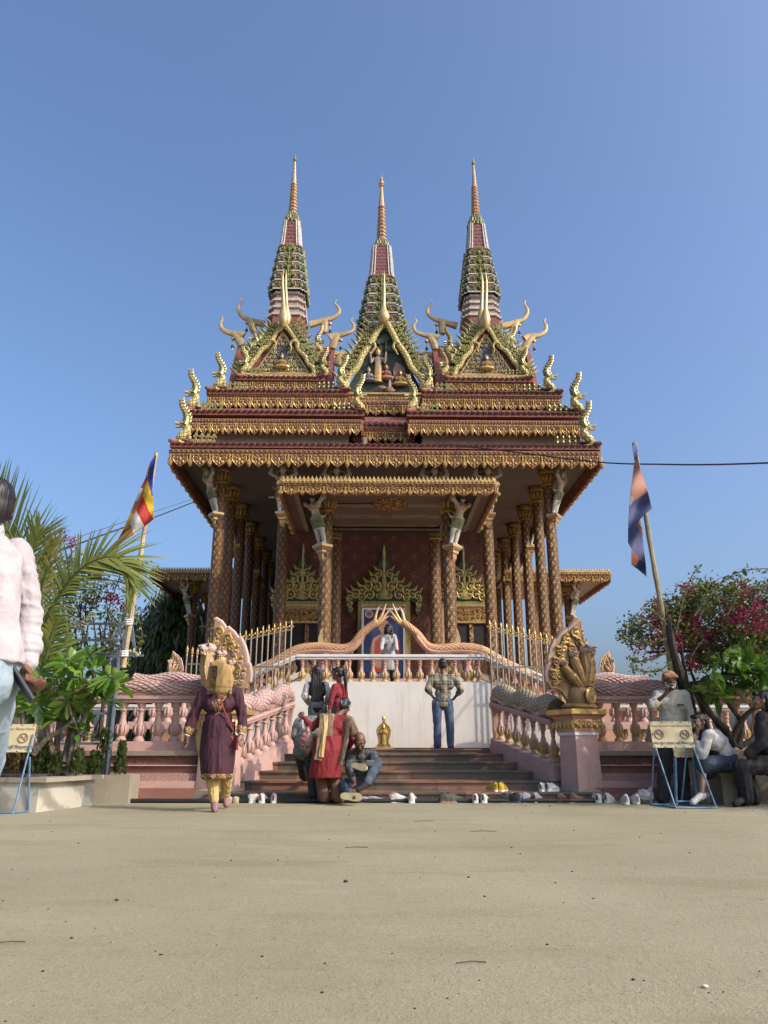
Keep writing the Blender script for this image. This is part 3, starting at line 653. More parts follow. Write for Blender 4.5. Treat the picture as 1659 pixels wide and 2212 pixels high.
def pediment(sg):
    Y=22.95;root=thing('pediment',None,None);root.parent=TEMPLE
    P=lambda x,y,Yo=Y:mir(W(*q1(x,y),Yo),sg)
    A=P(490,1345,Y+.05);Bl=P(285,1637,Y+.05);Br=P(672,1637,Y+.05)
    b=MB();b.add([tuple(P(490,1270,Y+.12)),tuple(P(205,1660,Y+.12)),tuple(P(740,1660,Y+.12))],[(0,1,2)],0)
    p=[A,Bl,Br];bk=[q+YA*.06 for q in p];b.add([tuple(x) for x in p+bk],[(0,1,2),(0,3,4,1),(1,4,5,2),(2,5,3,0)],1)
    for a_,c_ in ((A,Bl),(A,Br),(Bl,Br)): b.beam(a_,c_,.045,.05,2)
    b.build('tympanum',[M['brick'],M['scroll_blue'],M['gold_pale']],root)
    G=MB();cen=(A+Bl+Br)/3
    rr=random.Random(5)
    for row in range(9):
        f=(row+.7)/9.4
        z_=A.z+(Bl.z-A.z)*f;xl=A.x+(Bl.x-A.x)*f;xr=A.x+(Br.x-A.x)*f;n=max(1,int(abs(xr-xl)/.145))
        for i in range(n):
            x=xl+(xr-xl)*(i+.5)/n
            if abs(x-cen.x)<.17 and row in (3,4,5,6): continue
            s=1 if x>cen.x else -1
            G.curl(V((x,Y+.03,z_)),.075,V((s,0,0)),ZA,1.15,.018,a0=rr.uniform(0,6),n=4,seg=8)
            G.leafb(V((x+s*.05,Y+.03,z_+.02)),V((s*.5,-.1,1)),.09,.02,n=4);G.ball((x-s*.05,Y+.03,z_-.05),.022,5,4)
    G.build('scroll_relief',M['gold_green2'],root)
    F=MB();figure(F,V((cen.x,Y-.02,cen.z-.36)),.78,(0,0,0),True,True);F.build('praying_figure',M['gold'],root)
    # serpent rakes
    Sb=MB();Fl=MB()
    for pts in ([(480,1290),(440,1340),(405,1405),(375,1440),(330,1470),(290,1530),(262,1560),(235,1620),(215,1665)],[(500,1290),(545,1345),(590,1420),(600,1470),(650,1520),(670,1570),(705,1600),(715,1660)]):
        path=smoothpath([P(x,y,Y-.05) for x,y in pts],4)
        Sb.tube(path,[.085+.01*math.sin(i*.9) for i in range(len(path))],8,0,up=YA,uvs=True,sq=.8)
        Fl=MB();flames(Fl,path,.27,.40,1);Fl.build('flame_crest',[M['gold_green'],M['green']],root)
        k=path[len(path)//3];s=1 if (k.x>cen.x) else -1
        hk=[k,k+V((-s*.06,-.04,.10)),k+V((-s*.18,-.05,.10)),k+V((-s*.24,-.05,-.02)),k+V((-s*.20,-.05,-.16)),k+V((-s*.24,-.05,-.26))]
        Sb.tube(smoothpath(hk,3),[.085-.0045*i for i in range(16)],8,0,uvs=True,sq=.8)
    Sb.build('serpent_border',M['scale_yel'],root)
    # swan-neck finial
    b=MB()
    for (Yo,dx) in ((Y-.25,0),(Y+.9,22)):
        pts=[(490+dx,1305),(490+dx,1285),(490+dx,1235),(490+dx,1190),(490+dx,1150),(488+dx,1090),(484+dx,1020),(484+dx,950),(490+dx,890)]
        b.tube([P(x,y,Yo) for x,y in pts],[.035,.12,.175,.12,.068,.062,.054,.038,.007],12,0,up=YA,sq=.8)
    b.build('swan_finial',M['gold_pale'],root)
M['gold_green2']=pm('antique_gold_paint',(.58,.47,.24),.45,.3,ns=10,amt=.15,bs=.2)
for s_ in (-1,1): pediment(s_)
M['relief_skin']=pm('muted_relief_skin',(.40,.31,.25),.7,0,amt=.15);M['relief_rock']=pm('muted_relief_rose',(.30,.17,.13),.7,0,amt=.2)
def mural():
    m=Mat('painted_forest_mural');x,y,z=m.xyz();n=m.noise(1.6,6,rough=.65);n2=m.noise(6,4)
    c=m.mix(sstep(n,.35,.7),(.012,.022,.016),(.05,.095,.045));c=m.mix(sstep(n2,.6,.75)*.6,c,(.13,.16,.09))
    tr=sstep(ab(fr(x*1.3+sn(z*3)*.05)-.5),.44,.48)*sstep(n,.3,.5);c=m.mix(tr*.8,c,(.06,.045,.03));return m.set(c,.6)
M['mural']=mural()
def centre_pediment():
    Y=23.4;root=thing('pediment',None,None);root.parent=TEMPLE
    P=lambda x,y,Yo=Y:W(*q2(x,y),Yo)
    b=MB();b.prism([(P(x,y).x,P(x,y).z) for x,y in ((770,290),(250,1218),(1300,1218))],(0,Y+.1,0),XA,ZA,YA*.1,0);b.build('mural_panel',M['mural'],root)
    b=MB()
    def fig(x,y,h,m_,**k): figure(b,P(x,y,Y+.02),h,m_,**k)
    fig(690,1080,1.22,(0,1,1),pray=False);fig(570,1070,.78,(0,2,1),seat=True);fig(800,1040,.80,(3,3,1),seat=True);fig(985,1120,.85,(1,1,4),seat=True);fig(845,1140,.42,(0,0,1),pray=False)
    for (x,y,r) in ((840,1160,.14),(850,1185,.17),(740,1150,.16)): b.ball(P(x,y,Y-.02),(r,.05,r*.45),10,5,5)
    b.prism([(P(x,y).x,P(x,y).z) for x,y in ((930,800),(890,900),(900,1000),(960,1040),(1050,960),(1040,880))],(0,Y+.05,0),XA,ZA,YA*.05,4)
    b.tube([P(795,800),P(800,700),P(795,560),P(800,440)],[.05,.04,.03,.02],6,6);b.tube([P(720,700),P(735,620),P(715,580)],[.03,.02,.015],6,6)
    for x,y,r in ((740,540,.2),(800,500,.22),(850,640,.22),(690,560,.14)): b.ball(P(x,y,Y+.06),(r,.05,r*.6),10,5,7)
    b.build('relief_figures',[M['relief_skin'],M['gold'],M['bluesteel'],M['brickl'],M['relief_rock'],M['relief_rock'],M['bark'],M['green']],root)
    Sb=MB();Fl=MB()
    for s in (1,-1):
        f=lambda x:x if s>0 else 1545-x
        pts=[(735,310),(660,440),(600,560),(530,660),(470,760),(430,860),(380,930),(310,1000),(275,1090),(268,1190)]
        path=smoothpath([P(f(x),y,Y-.1) for x,y in pts],4)
        Sb.tube(path,.115,8,0,up=YA,uvs=True,sq=.8);Fl=MB();flames(Fl,path[:-4],.30,.42,1,step=.30);Fl.build('flame_crest',[M['gold_green'],M['green']],root)
        hk=[(585,585),(610,560),(645,585),(650,630),(620,670),(595,720)]
        Sb.tube(smoothpath([P(f(x),y,Y-.14) for x,y in hk],3),[.11-.0055*i for i in range(16)],8,0,uvs=True,sq=.8)
    Sb.build('serpent_border',M['scale_yel'],root)
    b=MB();pts=[(766,312),(766,285),(766,225),(766,160),(766,100),(766,30),(768,-90),(770,-200),(771,-300),(772,-370)]
    b.tube([P(x,y,Y-.35) for x,y in pts],[.045,.15,.22,.155,.082,.068,.06,.047,.03,.007],12,0,up=YA,sq=.8);b.build('swan_finial',M['gold_pale'],root)
centre_pediment()
for s_ in (-1,1):
    za=WZ(610,815,23);zb_=WZ(610,700,23.2)
    gable((s_*3.55,0),1.15,za,zb_,23.1,28,'y');gable((0,25.4),1.25,za+.1,zb_+.35,s_*5.3 if s_<0 else 1.9,s_*1.9 if s_<0 else 5.3,'x')
gable((0,0),1.3,WZ(830,845,23.5),WZ(830,705,23.5),23.55,30,'y')
# ---- ridge horns with bells
def horn(pts,belly,bell,Y,sg,k=1):
    P=lambda p:mir(W(*q1(*p),Y),sg)
    b=MB();path=smoothpath([P(p) for p in pts],4);n=len(path)
    b.tube(path,[k*(.022+.14*(i/(n-1))**1.15) for i in range(n)],8,0,up=YA,sq=.7)
    e=P(belly);m_=P(pts[-3]);b.tube([m_,(m_+e)/2+V((0,0,.06)),e,e-V((0,0,.08))],[k*.14,k*.15,k*.13,k*.03],8,0,up=YA,sq=.7)
    o=b.build('ridge_horn',M['gold_pale'],TEMPLE)
    c=P(bell);b=MB();b.ball(c,.07,8,6,0);b.curl(c+V((0,-.03,0)),.06,XA,ZA,1.2,.015,n=4);b.tube([c,c-ZA*.24],[.012,.012],4,0)
    b.lathe([(.062,-.12),(.05,-.08),(.035,-.02),(.01,0)],8,tuple(c-ZA*.22),1);b.tube([c-ZA*.34,c-ZA*.44],[.008,.03],4,0)
    b.build('bell',[M['gold_pale'],M['black']],o)
for s_ in (-1,1):
    horn([(180,1093),(186,1118),(168,1148),(166,1185),(195,1230),(245,1252),(300,1272),(350,1285)],(278,1345),(226,1275),25.4,s_)
    horn([(38,1220),(48,1245),(34,1275),(42,1315),(85,1345),(130,1352),(170,1360),(195,1375)],(190,1440),(124,1390),24.3,s_)
    horn([(880,1106),(864,1130),(890,1165),(893,1200),(850,1238),(790,1255),(730,1275),(680,1288)],(785,1345),(830,1283),25.4,s_)
    horn([(998,1232),(982,1258),(1002,1295),(985,1335),(930,1356),(880,1365),(850,1372),(825,1385)],(845,1460),(908,1402),24.6,s_)
    horn([(1035,1400),(1020,1430),(1020,1470),(960,1492),(910,1497),(870,1500),(840,1505)],(880,1580),(855,1525),26.2,s_,.9)
# ---- roof nagas
def make_naga():
    b=MB();b.tube(smoothpath([(.5,0,.05),(.2,0,.03),(-.01,0,.06),(-.05,0,.17),(.06,0,.32),(.12,0,.44),(.06,0,.54),(-.10,0,.56)],4),[.05+.002*i for i in range(12)]+[.10,.115,.12,.12,.115,.11,.11,.105,.10,.10,.10,.095,.09,.08,.07,.06,.05],8,0,uvs=True)
    b.box((-.12,0,.60),(.14,.09,.05),1);b.box((-.11,0,.50),(.12,.08,.03),1)
    for s in (-1,1): b.ball((-.02,s*.07,.61),.03,6,4,1)
    b.tube([(-.16,0,.62),(-.26,0,.67)],[.02,.004],5,1)
    for i in range(4): b.ball((.20-.02*i,0,.22+.1*i),(.05,.05,.06),6,4,1)
    o=b.build('roof_naga',[M['scale_yel'],M['gold_green2']])
    c=MB();p=smoothpath([(.06,0,.55),(.10,0,.72),(.04,0,.90),(-.05,0,1.05),(-.08,0,1.22)],4)
    c.tube(p,[.14-.0082*i for i in range(len(p))],8,0,sq=.7)
    for i in range(2,len(p),2):
        c.leafb(p[i]+V((.08-.004*i,0,0)),V((.45,0,1)),.13,.04,mat=0);c.leafb(p[i]+V((-.08+.004*i,0,0)),V((-.45,0,1)),.12,.04,mat=1);c.ball(p[i]+V((0,-.07,0)),.05-.0015*i,6,4,1)
        for s in (-1,1): c.curl(p[i]+V((0,s*.07,0)),.06,XA,ZA,1.1,.018,n=4,seg=6,mat=1)
    for i in range(4):
        for r_ in (0,1):
            c.curl((.34+.15*i,-.03,.10+.15*r_),.07,XA,ZA,1.2,.022,n=5,seg=8,mat=0);c.leafb((.36+.15*i,0,.16+.13*r_),(-.3,0,1),.10,.04,mat=0)
    c.box((.58,0,.03),(.65,.10,.05),1);c.build('crest',[M['gold_green'],M['gold_green2']],o)
    return o
NG=make_naga();first=True
def naga(u,v,Y,rz,sc_=1,sg=-1):
    global first
    p=mir(W(u,v,Y),sg);o=NG if first else dup(NG);first=False
    o.parent=TEMPLE;o.location=p;o.rotation_euler=(0,0,rz if sg<0 else PI-rz);o.scale=(sc_,)*3
for s_ in (-1,1):
    naga(391,962,20.35,.15,1.12,s_);naga(411,891,21.25,.15,1.1,s_);naga(470,846,22.05,.12,1.05,s_);naga(525,810,22.8,.1,.80,s_)
    naga(778,893,21.3,PI-.1,1.0,s_);naga(742,846,22.1,PI-.1,.98,s_);naga(702,812,22.85,PI-.3,.80,s_)
    naga(545,760,24.2,.2,.85,s_);naga(690,765,24.2,PI-.2,.85,s_)
# ---- columns
def make_column(h,r=.155,cap_=.42):
    b=MB();n=24;zz=h-cap_-.10;pr=[(r*1.12,0),(r*1.04,.5*zz),(r,zz)]
    pr=[(r*(1.10-.10*i/14),zz*i/14) for i in range(15)]
    b.lathe(pr,n,(0,0,0),0,uvs=True)
    o=b.build('column',M['column'])
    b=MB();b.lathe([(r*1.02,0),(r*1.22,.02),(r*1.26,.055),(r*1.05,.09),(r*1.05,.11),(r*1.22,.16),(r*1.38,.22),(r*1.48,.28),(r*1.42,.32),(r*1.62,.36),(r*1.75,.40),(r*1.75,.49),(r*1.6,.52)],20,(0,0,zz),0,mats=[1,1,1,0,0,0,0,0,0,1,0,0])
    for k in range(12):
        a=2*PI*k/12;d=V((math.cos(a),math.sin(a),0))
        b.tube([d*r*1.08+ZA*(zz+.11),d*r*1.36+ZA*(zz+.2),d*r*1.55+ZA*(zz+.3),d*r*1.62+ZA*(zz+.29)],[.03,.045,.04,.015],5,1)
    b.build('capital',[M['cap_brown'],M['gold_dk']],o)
    return o
colm=make_column(zs-ZF);cols=[]
XM=2.97;XI=1.42
def put_col(src,x,y,z=ZF):
    o=src if not src.parent else dup(src);o.parent=TEMPLE;o.location=(x,y,z);o.rotation_euler=(0,0,rnd.uniform(0,6));return o
for x in (-4.82,-XM,XM,4.82): put_col(colm,x,21.45)
for x in (-XI,XI): put_col(colm,x,21.5)
for y in (23.05,25.0,27.1,29.2,31.4,33.6):
    for x in (-4.82,4.82): put_col(colm,x,y)
zp=WZ(830,1064,18.8)-.02
zpp=WZ(707,1066,18.75)
colp=make_column(zpp-1.7,.15)
XP=(WX(968,1250,18.8)-WX(700,1250,18.8))/2
for x in (-XP,XP): put_col(colp,x,18.8,1.7)
for x in (-XI-.03,XI+.03):   # lower capitals of the rear portico pair
    b=MB();r=.165;b.lathe([(r*1.02,0),(r*1.25,.03),(r*1.05,.09),(r*1.22,.16),(r*1.48,.28),(r*1.62,.36),(r*1.75,.40),(r*1.7,.5)],20,(x,21.47,zpp-.5),0,mats=[1,1,0,0,0,1,0]);b.build('bracket_capital',[M['cap_brown'],M['gold_dk']],TEMPLE)
# ---- bracket figures (arms raised to the eave), base at the feet, leaning out along -Y
def make_bracket():
    b=MB();L=lambda z:-.10-.36*(z/1.35)
    c=lambda x,z,dy=0:V((x,L(z)+dy,z))
    for s in (-1,1):
        b.capsule(c(s*.07,.05),c(s*.075,.32),.045,.06,8);b.capsule(c(s*.075,.32),c(s*.085,.62),.06,.09,8);b.capsule(c(s*.07,.03),c(s*.08,.02,-.10),.04,.03,8)
        b.capsule(c(s*.15,1.02),c(s*.27,1.10,.02),.055,.05,8);b.capsule(c(s*.27,1.10,.02),c(s*.22,1.36,.06),.05,.035,8);b.ball(c(s*.22,1.40,.06),.05,6,5)
    b.capsule(c(-.06,.66),c(.06,.66),.11,.11,8);b.capsule(c(0,.66),c(0,.84),.10,.085,8);b.capsule(c(-.07,.96),c(.07,.96),.095,.095,8);b.capsule(c(0,.86),c(0,1.0),.09,.1,8)
    b.capsule(c(0,1.05),c(0,1.14),.05,.045,8);b.ball(c(0,1.20),(.075,.085,.095),8,6);b.capsule(c(0,1.27),c(0,1.40),.06,.012,8)
    for s in (-1,1): b.capsule(c(s*.12,.62,.03),c(s*.26,.78,.10),.04,.01,6);b.capsule(c(s*.10,.55),c(s*.20,.42,.02),.05,.015,6)
    b.capsule(c(0,.62,-.07),c(0,.36,-.08),.05,.02,6)
    me=remesh(b,.022,2)
    for m_ in ('tower_white','gold_rose','green_y','salmon'): me.materials.append(M[m_])
    for p in me.polygons:
        z=p.center.z;x=abs(p.center.x)
        p.material_index=0 if z<.40 else (2 if z<.66 else (1 if z<.74 else (0 if z<.86 else (1 if z<1.04 and x<.12 else (0 if z<1.25 else 1)))))
        if .86<z<1.02 and x<.03: p.material_index=3
    o=link('bracket_figure',me)
    b=MB();stack(b,[(1,-1),(1,1),(-1,1),(-1,-1)],[(.03,-.42,0),(.055,-.34,0),(.06,-.24,0),(.09,-.20,1),(.09,-.15,0),(.12,-.11,0),(.15,-.06,1),(.15,0,1)],(0,-.10));b.build('pedestal',[M['band'],M['gold_pale']],o)
    return o
BF=make_bracket()
def put_bf(x,y,z,rz):
    o=BF if not BF.parent else dup(BF);o.parent=TEMPLE;o.location=(x,y,z);o.rotation_euler=(0,0,rz);o.scale=(1.38,1.12,1.0)
for x in (-XM,XM): put_bf(x,21.40,zs-1.42,0)
for x,r in ((-4.82,-RAD(58)),(4.82,RAD(58))): put_bf(x,21.45,zs-1.42,r)
for x,r in ((-XP,-RAD(50)),(XP,RAD(50))): put_bf(x,18.8,zpp-1.38,r)
for y in (25.0,29.2):
    put_bf(-4.82,y,zs-1.42,-PI/2);put_bf(4.82,y,zs-1.42,PI/2)
for x in (-XI,XI): put_bf(x,21.45,zs-1.42,0)
# ---- portico roof
Yp=17.75;xp=2.62;zpt=WZ(830,1047,Yp);zpb=WZ(830,1071,Yp)
fringe((-xp,Yp),(xp,Yp),zpt,zpb,10,(0,-1,0),'round',crown=True)
fringe((-xp,21.3),(-xp,Yp),zpt,zpb,7,(-1,0,0),'round',crown=True);fringe((xp,Yp),(xp,21.3),zpt,zpb,7,(1,0,0),'round',crown=True)
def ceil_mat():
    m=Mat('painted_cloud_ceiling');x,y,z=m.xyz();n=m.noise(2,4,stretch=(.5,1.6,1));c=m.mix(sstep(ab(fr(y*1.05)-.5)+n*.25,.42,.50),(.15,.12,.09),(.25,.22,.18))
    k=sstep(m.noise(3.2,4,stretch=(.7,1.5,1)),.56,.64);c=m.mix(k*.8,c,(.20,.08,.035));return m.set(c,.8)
M['ceil']=ceil_mat();M['trim']=pm('shaded_white_trim',(.26,.20,.15),.7,0,amt=.15)  # white beams darkened, like the ceiling, to carry the porch shade
zc_=zpb+.16
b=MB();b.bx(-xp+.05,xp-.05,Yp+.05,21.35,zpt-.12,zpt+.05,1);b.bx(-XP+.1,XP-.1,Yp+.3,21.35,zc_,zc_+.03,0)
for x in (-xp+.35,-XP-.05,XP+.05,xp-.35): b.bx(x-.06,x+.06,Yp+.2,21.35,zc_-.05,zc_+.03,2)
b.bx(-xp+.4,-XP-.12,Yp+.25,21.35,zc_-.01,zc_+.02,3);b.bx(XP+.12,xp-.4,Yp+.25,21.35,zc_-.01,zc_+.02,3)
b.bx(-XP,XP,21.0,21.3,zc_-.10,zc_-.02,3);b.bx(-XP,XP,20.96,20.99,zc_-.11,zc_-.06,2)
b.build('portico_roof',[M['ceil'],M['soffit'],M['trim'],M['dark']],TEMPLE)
b=MB();b.lathe([(.48,0),(.46,-.05),(.30,-.10),(.1,-.14),(.01,-.15)],20,(.05,18.9,zc_),0);b.tube([(.4,18.9,zc_-.05),(-.1,18.75,zc_-.03),(-.9,18.85,zc_-.02),(-1.3,18.8,zc_-.03)],.018,5,1);b.build('ceiling_medallion',[M['scroll_gold'],M['black']],TEMPLE)
# fluorescent tubes on the hall wall (unlit)
for u in (602,945+62): 
    b=MB();p=W(u,1074,23.5);b.tube([p-XA*.32,p+XA*.32],.035,8,0);b.build('tube_light',M['white'],TEMPLE)
# ---- doors
def door(uc,hw_,vpk,closed):
    Yd=23.6;root=thing('door',None,None);root.parent=TEMPLE
    X=WX(uc,1300,Yd);zt=WZ(uc,1300,Yd);pk=WZ(uc,vpk,Yd);k=(W(uc,1300,Yd)-CAM).dot(_F)/1661;w=hw_*k;fw=60*k if not closed else 56*k
    b=MB();
    for (a,t,y,m_) in ((fw,.10,-.10,0),(fw-.10,.07,-.13,1),(fw-.17,.06,-.08,2)):
        for s in (-1,1): b.bx(X+s*a-(t if s>0 else 0),X+s*a+(t if s<0 else 0),Yd+y,Yd,ZF,zt-(fw-a)-t,m_)
        b.bx(X-a,X+a,Yd+y,Yd,zt-(fw-a)-t,zt-(fw-a),m_)
    b.build('door_frame',[M['gold_green'],M['gold'],M['salmon']],root)
    b=MB();a=fw-.235;b.bx(X-a,X+a,Yd-.05,Yd-.01,ZF,zt-.24,0);b.build('door_dark_panel',M['dark'],root)  # dark slab on the solid wall, coloured as the unlit interior
    if not closed:
        b=MB();za=WZ(uc,1343,Yd);b.bx(X-a,X+a,Yd-.09,Yd-.05,za,zt-.25,0);b.bx(X-a,X+a,Yd-.12,Yd-.05,za-.06,za,1)
        for i in range(9):
            for r_ in range(2): b.curl((X-a+(i+.5)*2*a/9,Yd-.10,za+.13+.2*r_),.08,XA*(1 if i<4.5 else -1),ZA,1.1,.02,a0=i,n=4,seg=7,mat=1)
        b.build('carved_lintel',[M['scroll_gold'],M['gold']],root)
        # gilded altar seen inside
        b=MB();b.bx(X+.12,X+.24,Yd-.10,Yd-.05,ZF,za-.1,0)
        for dx in (-.35,.5): b.prism([(-.25,0),(-.22,.4),(0,.75),(.22,.4),(.25,0)],(X+dx,Yd-.07,ZF+.3),XA,ZA,YA*.02,0)
        b.build('altar_screen',[M['scroll_gold']],root)
    # crown
    H=pk-zt;b=MB();G=MB()
    half=[(0,H*1.0),(.05,H*.86),(.12,H*.72),(.22,H*.58),(.34,H*.47),(.52,H*.34),(.72,H*.24),(.86,H*.20),(.97,H*.12),(1.0,0),(.95,-H*.14),(.86,-H*.26),(.80,-H*.20),(.82,-H*.06),(.74,.015),(0,.015)]
    pts=[(x*w,y) for x,y in half]+[(-x*w,y) for x,y in half[-2:0:-1]]
    b.prism(pts,(X,Yd-.10,zt),XA,ZA,YA*.10,0)
    b.build('crown_board',M['green_p'],root)
    for s in (-1,1):
        for (x,y,r) in ((.16,.50,.075),(.28,.40,.08),(.20,.26,.09),(.42,.27,.085),(.38,.11,.09),(.58,.19,.085),(.58,.06,.075),(.74,.12,.085),(.88,.09,.075),(.90,-.06,.06),(.13,.11,.09),(.86,-.16,.04)):
            G.curl((X+s*x*w,Yd-.13,zt+y*H),r*H*1.15,XA*s,ZA,1.25,r*H*.26,a0=PI*.3,n=6,seg=16)
            G.leafb((X+s*(x+.02)*w,Yd-.13,zt+(y+.06)*H),(s*.6,-.05,.9),r*H*1.7,r*H*.33,n=5)
    G.lathe([(w*.10,0),(w*.13,H*.05),(w*.12,H*.12),(w*.05,H*.20),(w*.075,H*.27),(w*.05,H*.36),(w*.035,H*.6),(w*.06,H*.64),(w*.03,H*.70),(w*.028,H*.82),(w*.045,H*.86),(w*.01,H*1.02)],8,(X,Yd-.12,zt+H*.03),0,ell=.5)
    for i in range(7): G.ball((X+(i-3)*w*.04,Yd-.15,zt+H*(.05+.012*abs(i-3))),w*.03,6,4)
    G.build('crown_scrolls',M['gold_dull'],root)
M['green_p']=pm('dark_green_board_paint',(.03,.075,.035),.55,0,amt=.3,bs=.2);M['gold_dull']=pm('dull_gold_paint',(.47,.37,.12),.45,.35,ns=9,amt=.25,bs=.3)
door(829.5,84,1185,True);door(652.4,67,1182,False);door(1003,67,1184,False)
# ---- side porches
for s_ in (-1,1):
    Y=29.0;x1=-WX(328,1240,Y);x0=4.7;zt=WZ(380,1233,Y);zb_=WZ(380,1256,Y)
    fringe((-x1,Y) if s_<0 else (x0,Y),(-x0,Y) if s_<0 else (x1,Y),zt-.08,zb_,6,(0,-1,0),'round',crown=True)
    fringe((s_*x1,Y+4.6),(s_*x1,Y),zt-.08,zb_,8,(s_,0,0),'round',crown=True)
    b=MB();b.bx(min(s_*x0,s_*x1)+.05,max(s_*x0,s_*x1)-.05,Y+.05,Y+4.6,zt-.2,zt,0);b.build('porch_roof',M['beige'],TEMPLE);b=MB();b.bx(min(s_*5.77,s_*7.9),max(s_*5.77,s_*7.9),Y+.3,Y+4.3,0,2.2);b.build('porch_base',M['pinkd'],TEMPLE)
    cz=zt-.2
    for (xx,yy) in ((7.35,Y+.9),(7.35,Y+3.6),(6.0,Y+.9)):
        o=dup(colp,TEMPLE,(s_*xx,yy,cz-(zpp-1.7)))
    put_bf(s_*7.35,Y+.9,cz-1.38,s_*RAD(55));put_bf(s_*7.35,Y+3.6,cz-1.38,s_*RAD(100))
# ---------------------------------------------------------------- ground, stairs, terrace wall
b=MB();b.add([(-300,-60,0),(300,-60,0),(300,500,0),(-300,500,0)],[(0,1,2,3)]);tag(b.build('ground',M['ground'],smooth=0),'pale worn concrete forecourt in front of the temple steps',None,kind='structure')
RZ=.124;SY=11.2;TD=.65;ZL=5*RZ+.085
st=thing('stone_steps','broad flight of six low brown and red marble steps','steps',(0,SY,0))
re_=[1243,1200,1160,1126,1101,1084];le_=[490,535,568,596,616,627]
for i in range(6):
    y=SY+i*TD;z1=(i+1)*RZ if i<5 else ZL;v=[1703,1681,1662,1645,1630,1620][i]
    x0,x1=WX(le_[i],v,y),WX(re_[i],v,y);m_=(x1-x0)/2+.25;x0,x1=-m_,m_
    b=MB();yb=16.0 if i==5 else y+TD+.1
    b.bx(x0,x1,y,yb,i*RZ-(.0 if i==0 else .03),z1-.028,0);b.bx(x0-.01,x1+.01,y-.03,yb,z1-.028,z1,0);o=b.build('step',M['stair'],st);o.location=(0,-SY,0)
b=MB();b.tube([(x,11.0+.04*math.sin(x*.7)-.02*(x+3),.03) for x in [-4.6+.3*i for i in range(25)]],.028,8);tag(b.build('hose_pipe',M['black']),'thin black pipe lying on the ground along the foot of the steps','pipe')
ZW=WZ(830,1473,15.9)
b=MB();b.prism([(-3.5,ZL+.02),(3.5,ZL+.02),(3.5,1.35),(1.99,ZW-.02),(1.93,ZW),(-1.93,ZW),(-1.99,ZW-.02),(-3.5,1.35)],(0,15.9,0),XA,ZA,YA*.28,0)
tag(b.build('terrace_wall',M['wwall']),'stained plain white wall at the head of the steps','wall')
b=MB();b.bx(-4.6,4.6,16.18,18.2,0,1.72);tag(b.build('terrace_pavement',M['salmon']),None,None,kind='structure')
for s in (-1,1):
    b=MB();b.bx(min(s*2.4,s*14),max(s*2.4,s*14),12.75,18.2,0,.60);tag(b.build('side_pavement',M['ledge']),None,None,kind='structure')
# ---------------------------------------------------------------- balusters and balustrades
def balu(h,r,gold,big=False):
    b=MB();k=h
    if gold:
        pr=[(r*.80,0),(r*.82,.05*k),(r*.62,.10*k),(r*.46,.13*k),(r*.60,.17*k),(r*.72,.24*k),(r*.74,.31*k),(r*.66,.38*k),(r*.56,.46*k),(r*.40,.58*k),(r*.30,.66*k),(r*.44,.68*k),(r*.34,.71*k),(r*.40,.76*k),(r*.52,.81*k),(r*.40,.84*k),(r*.62,.92*k),(r*.72,1.0*k)]
        if big: pr=[(a*1.05 if z<.45*k else a*.9,z) for a,z in pr]
        ms=[1,1,1,1,1,1,1,2,2,2,0,0,0,0,0,0,0]
    else:
        pr=[(r*.95,0),(r*.95,.06*k),(r*.80,.09*k),(r*.66,.13*k),(r*.52,.15*k),(r*.74,.19*k),(r*.95,.26*k),(r*.98,.33*k),(r*.86,.42*k),(r*.60,.50*k),(r*.47,.62*k),(r*.40,.74*k),(r*.46,.77*k),(r*.66,.80*k),(r*.42,.84*k),(r*.50,.88*k),(r*.72,.94*k),(r*.78,1.0*k)];ms=[0]*17
    b.lathe(pr,16,(0,0,0),0,mats=ms);q=.76 if gold else 1
    for i in range(9):
        a=2*PI*i/9;d=V((math.cos(a),math.sin(a),0))
        b.tube([d*r*.78*q+ZA*.19*k,d*r*1.01*q+ZA*.28*k,d*r*.99*q+ZA*.36*k,d*r*.90*q+ZA*.42*k,d*r*1.02*q+ZA*.45*k],[r*.1*q,r*.2*q,r*.19*q,r*.13*q,r*.05*q],5,1 if gold else 0)
    return b
def scale_body(path,r,nu,sv,name,mat,parent,amp=.016,wave=.0,wl=.9,n=66,sqz=1.0,taper=None):
    P=smoothpath(path,8) if len(path)<12 else path
    # resample evenly
    L=[0]
    for i in range(1,len(P)): L.append(L[-1]+(P[i]-P[i-1]).length)
    T=L[-1];N=int(T/(sv/6));Q=[];j=0
    for k in range(N+1):
        t=T*k/N
        while j<len(L)-2 and L[j+1]<t:j+=1
        Q.append(P[j].lerp(P[j+1],(t-L[j])/max(1e-6,L[j+1]-L[j]))+ZA*wave*math.sin(2*PI*t/wl))
    def fn(i,l,a):
        p=a/(2*PI)*nu;q=l/sv;x=(p+q)%1-.5;y=(p-q)%1-.5;e=max(abs(x),abs(y));k=min(1,max(0,(.5-e)/.22));d=amp*k*(1+.6*(x-y))
        return d
    R_=[r*(taper(k/N) if taper else 1) for k in range(N+1)]
    b=MB();b.tube(Q,R_,n,0,up=YA,uvs=True,sq=sqz,fn=fn);o=b.build(name,mat,parent,smooth=60);return o
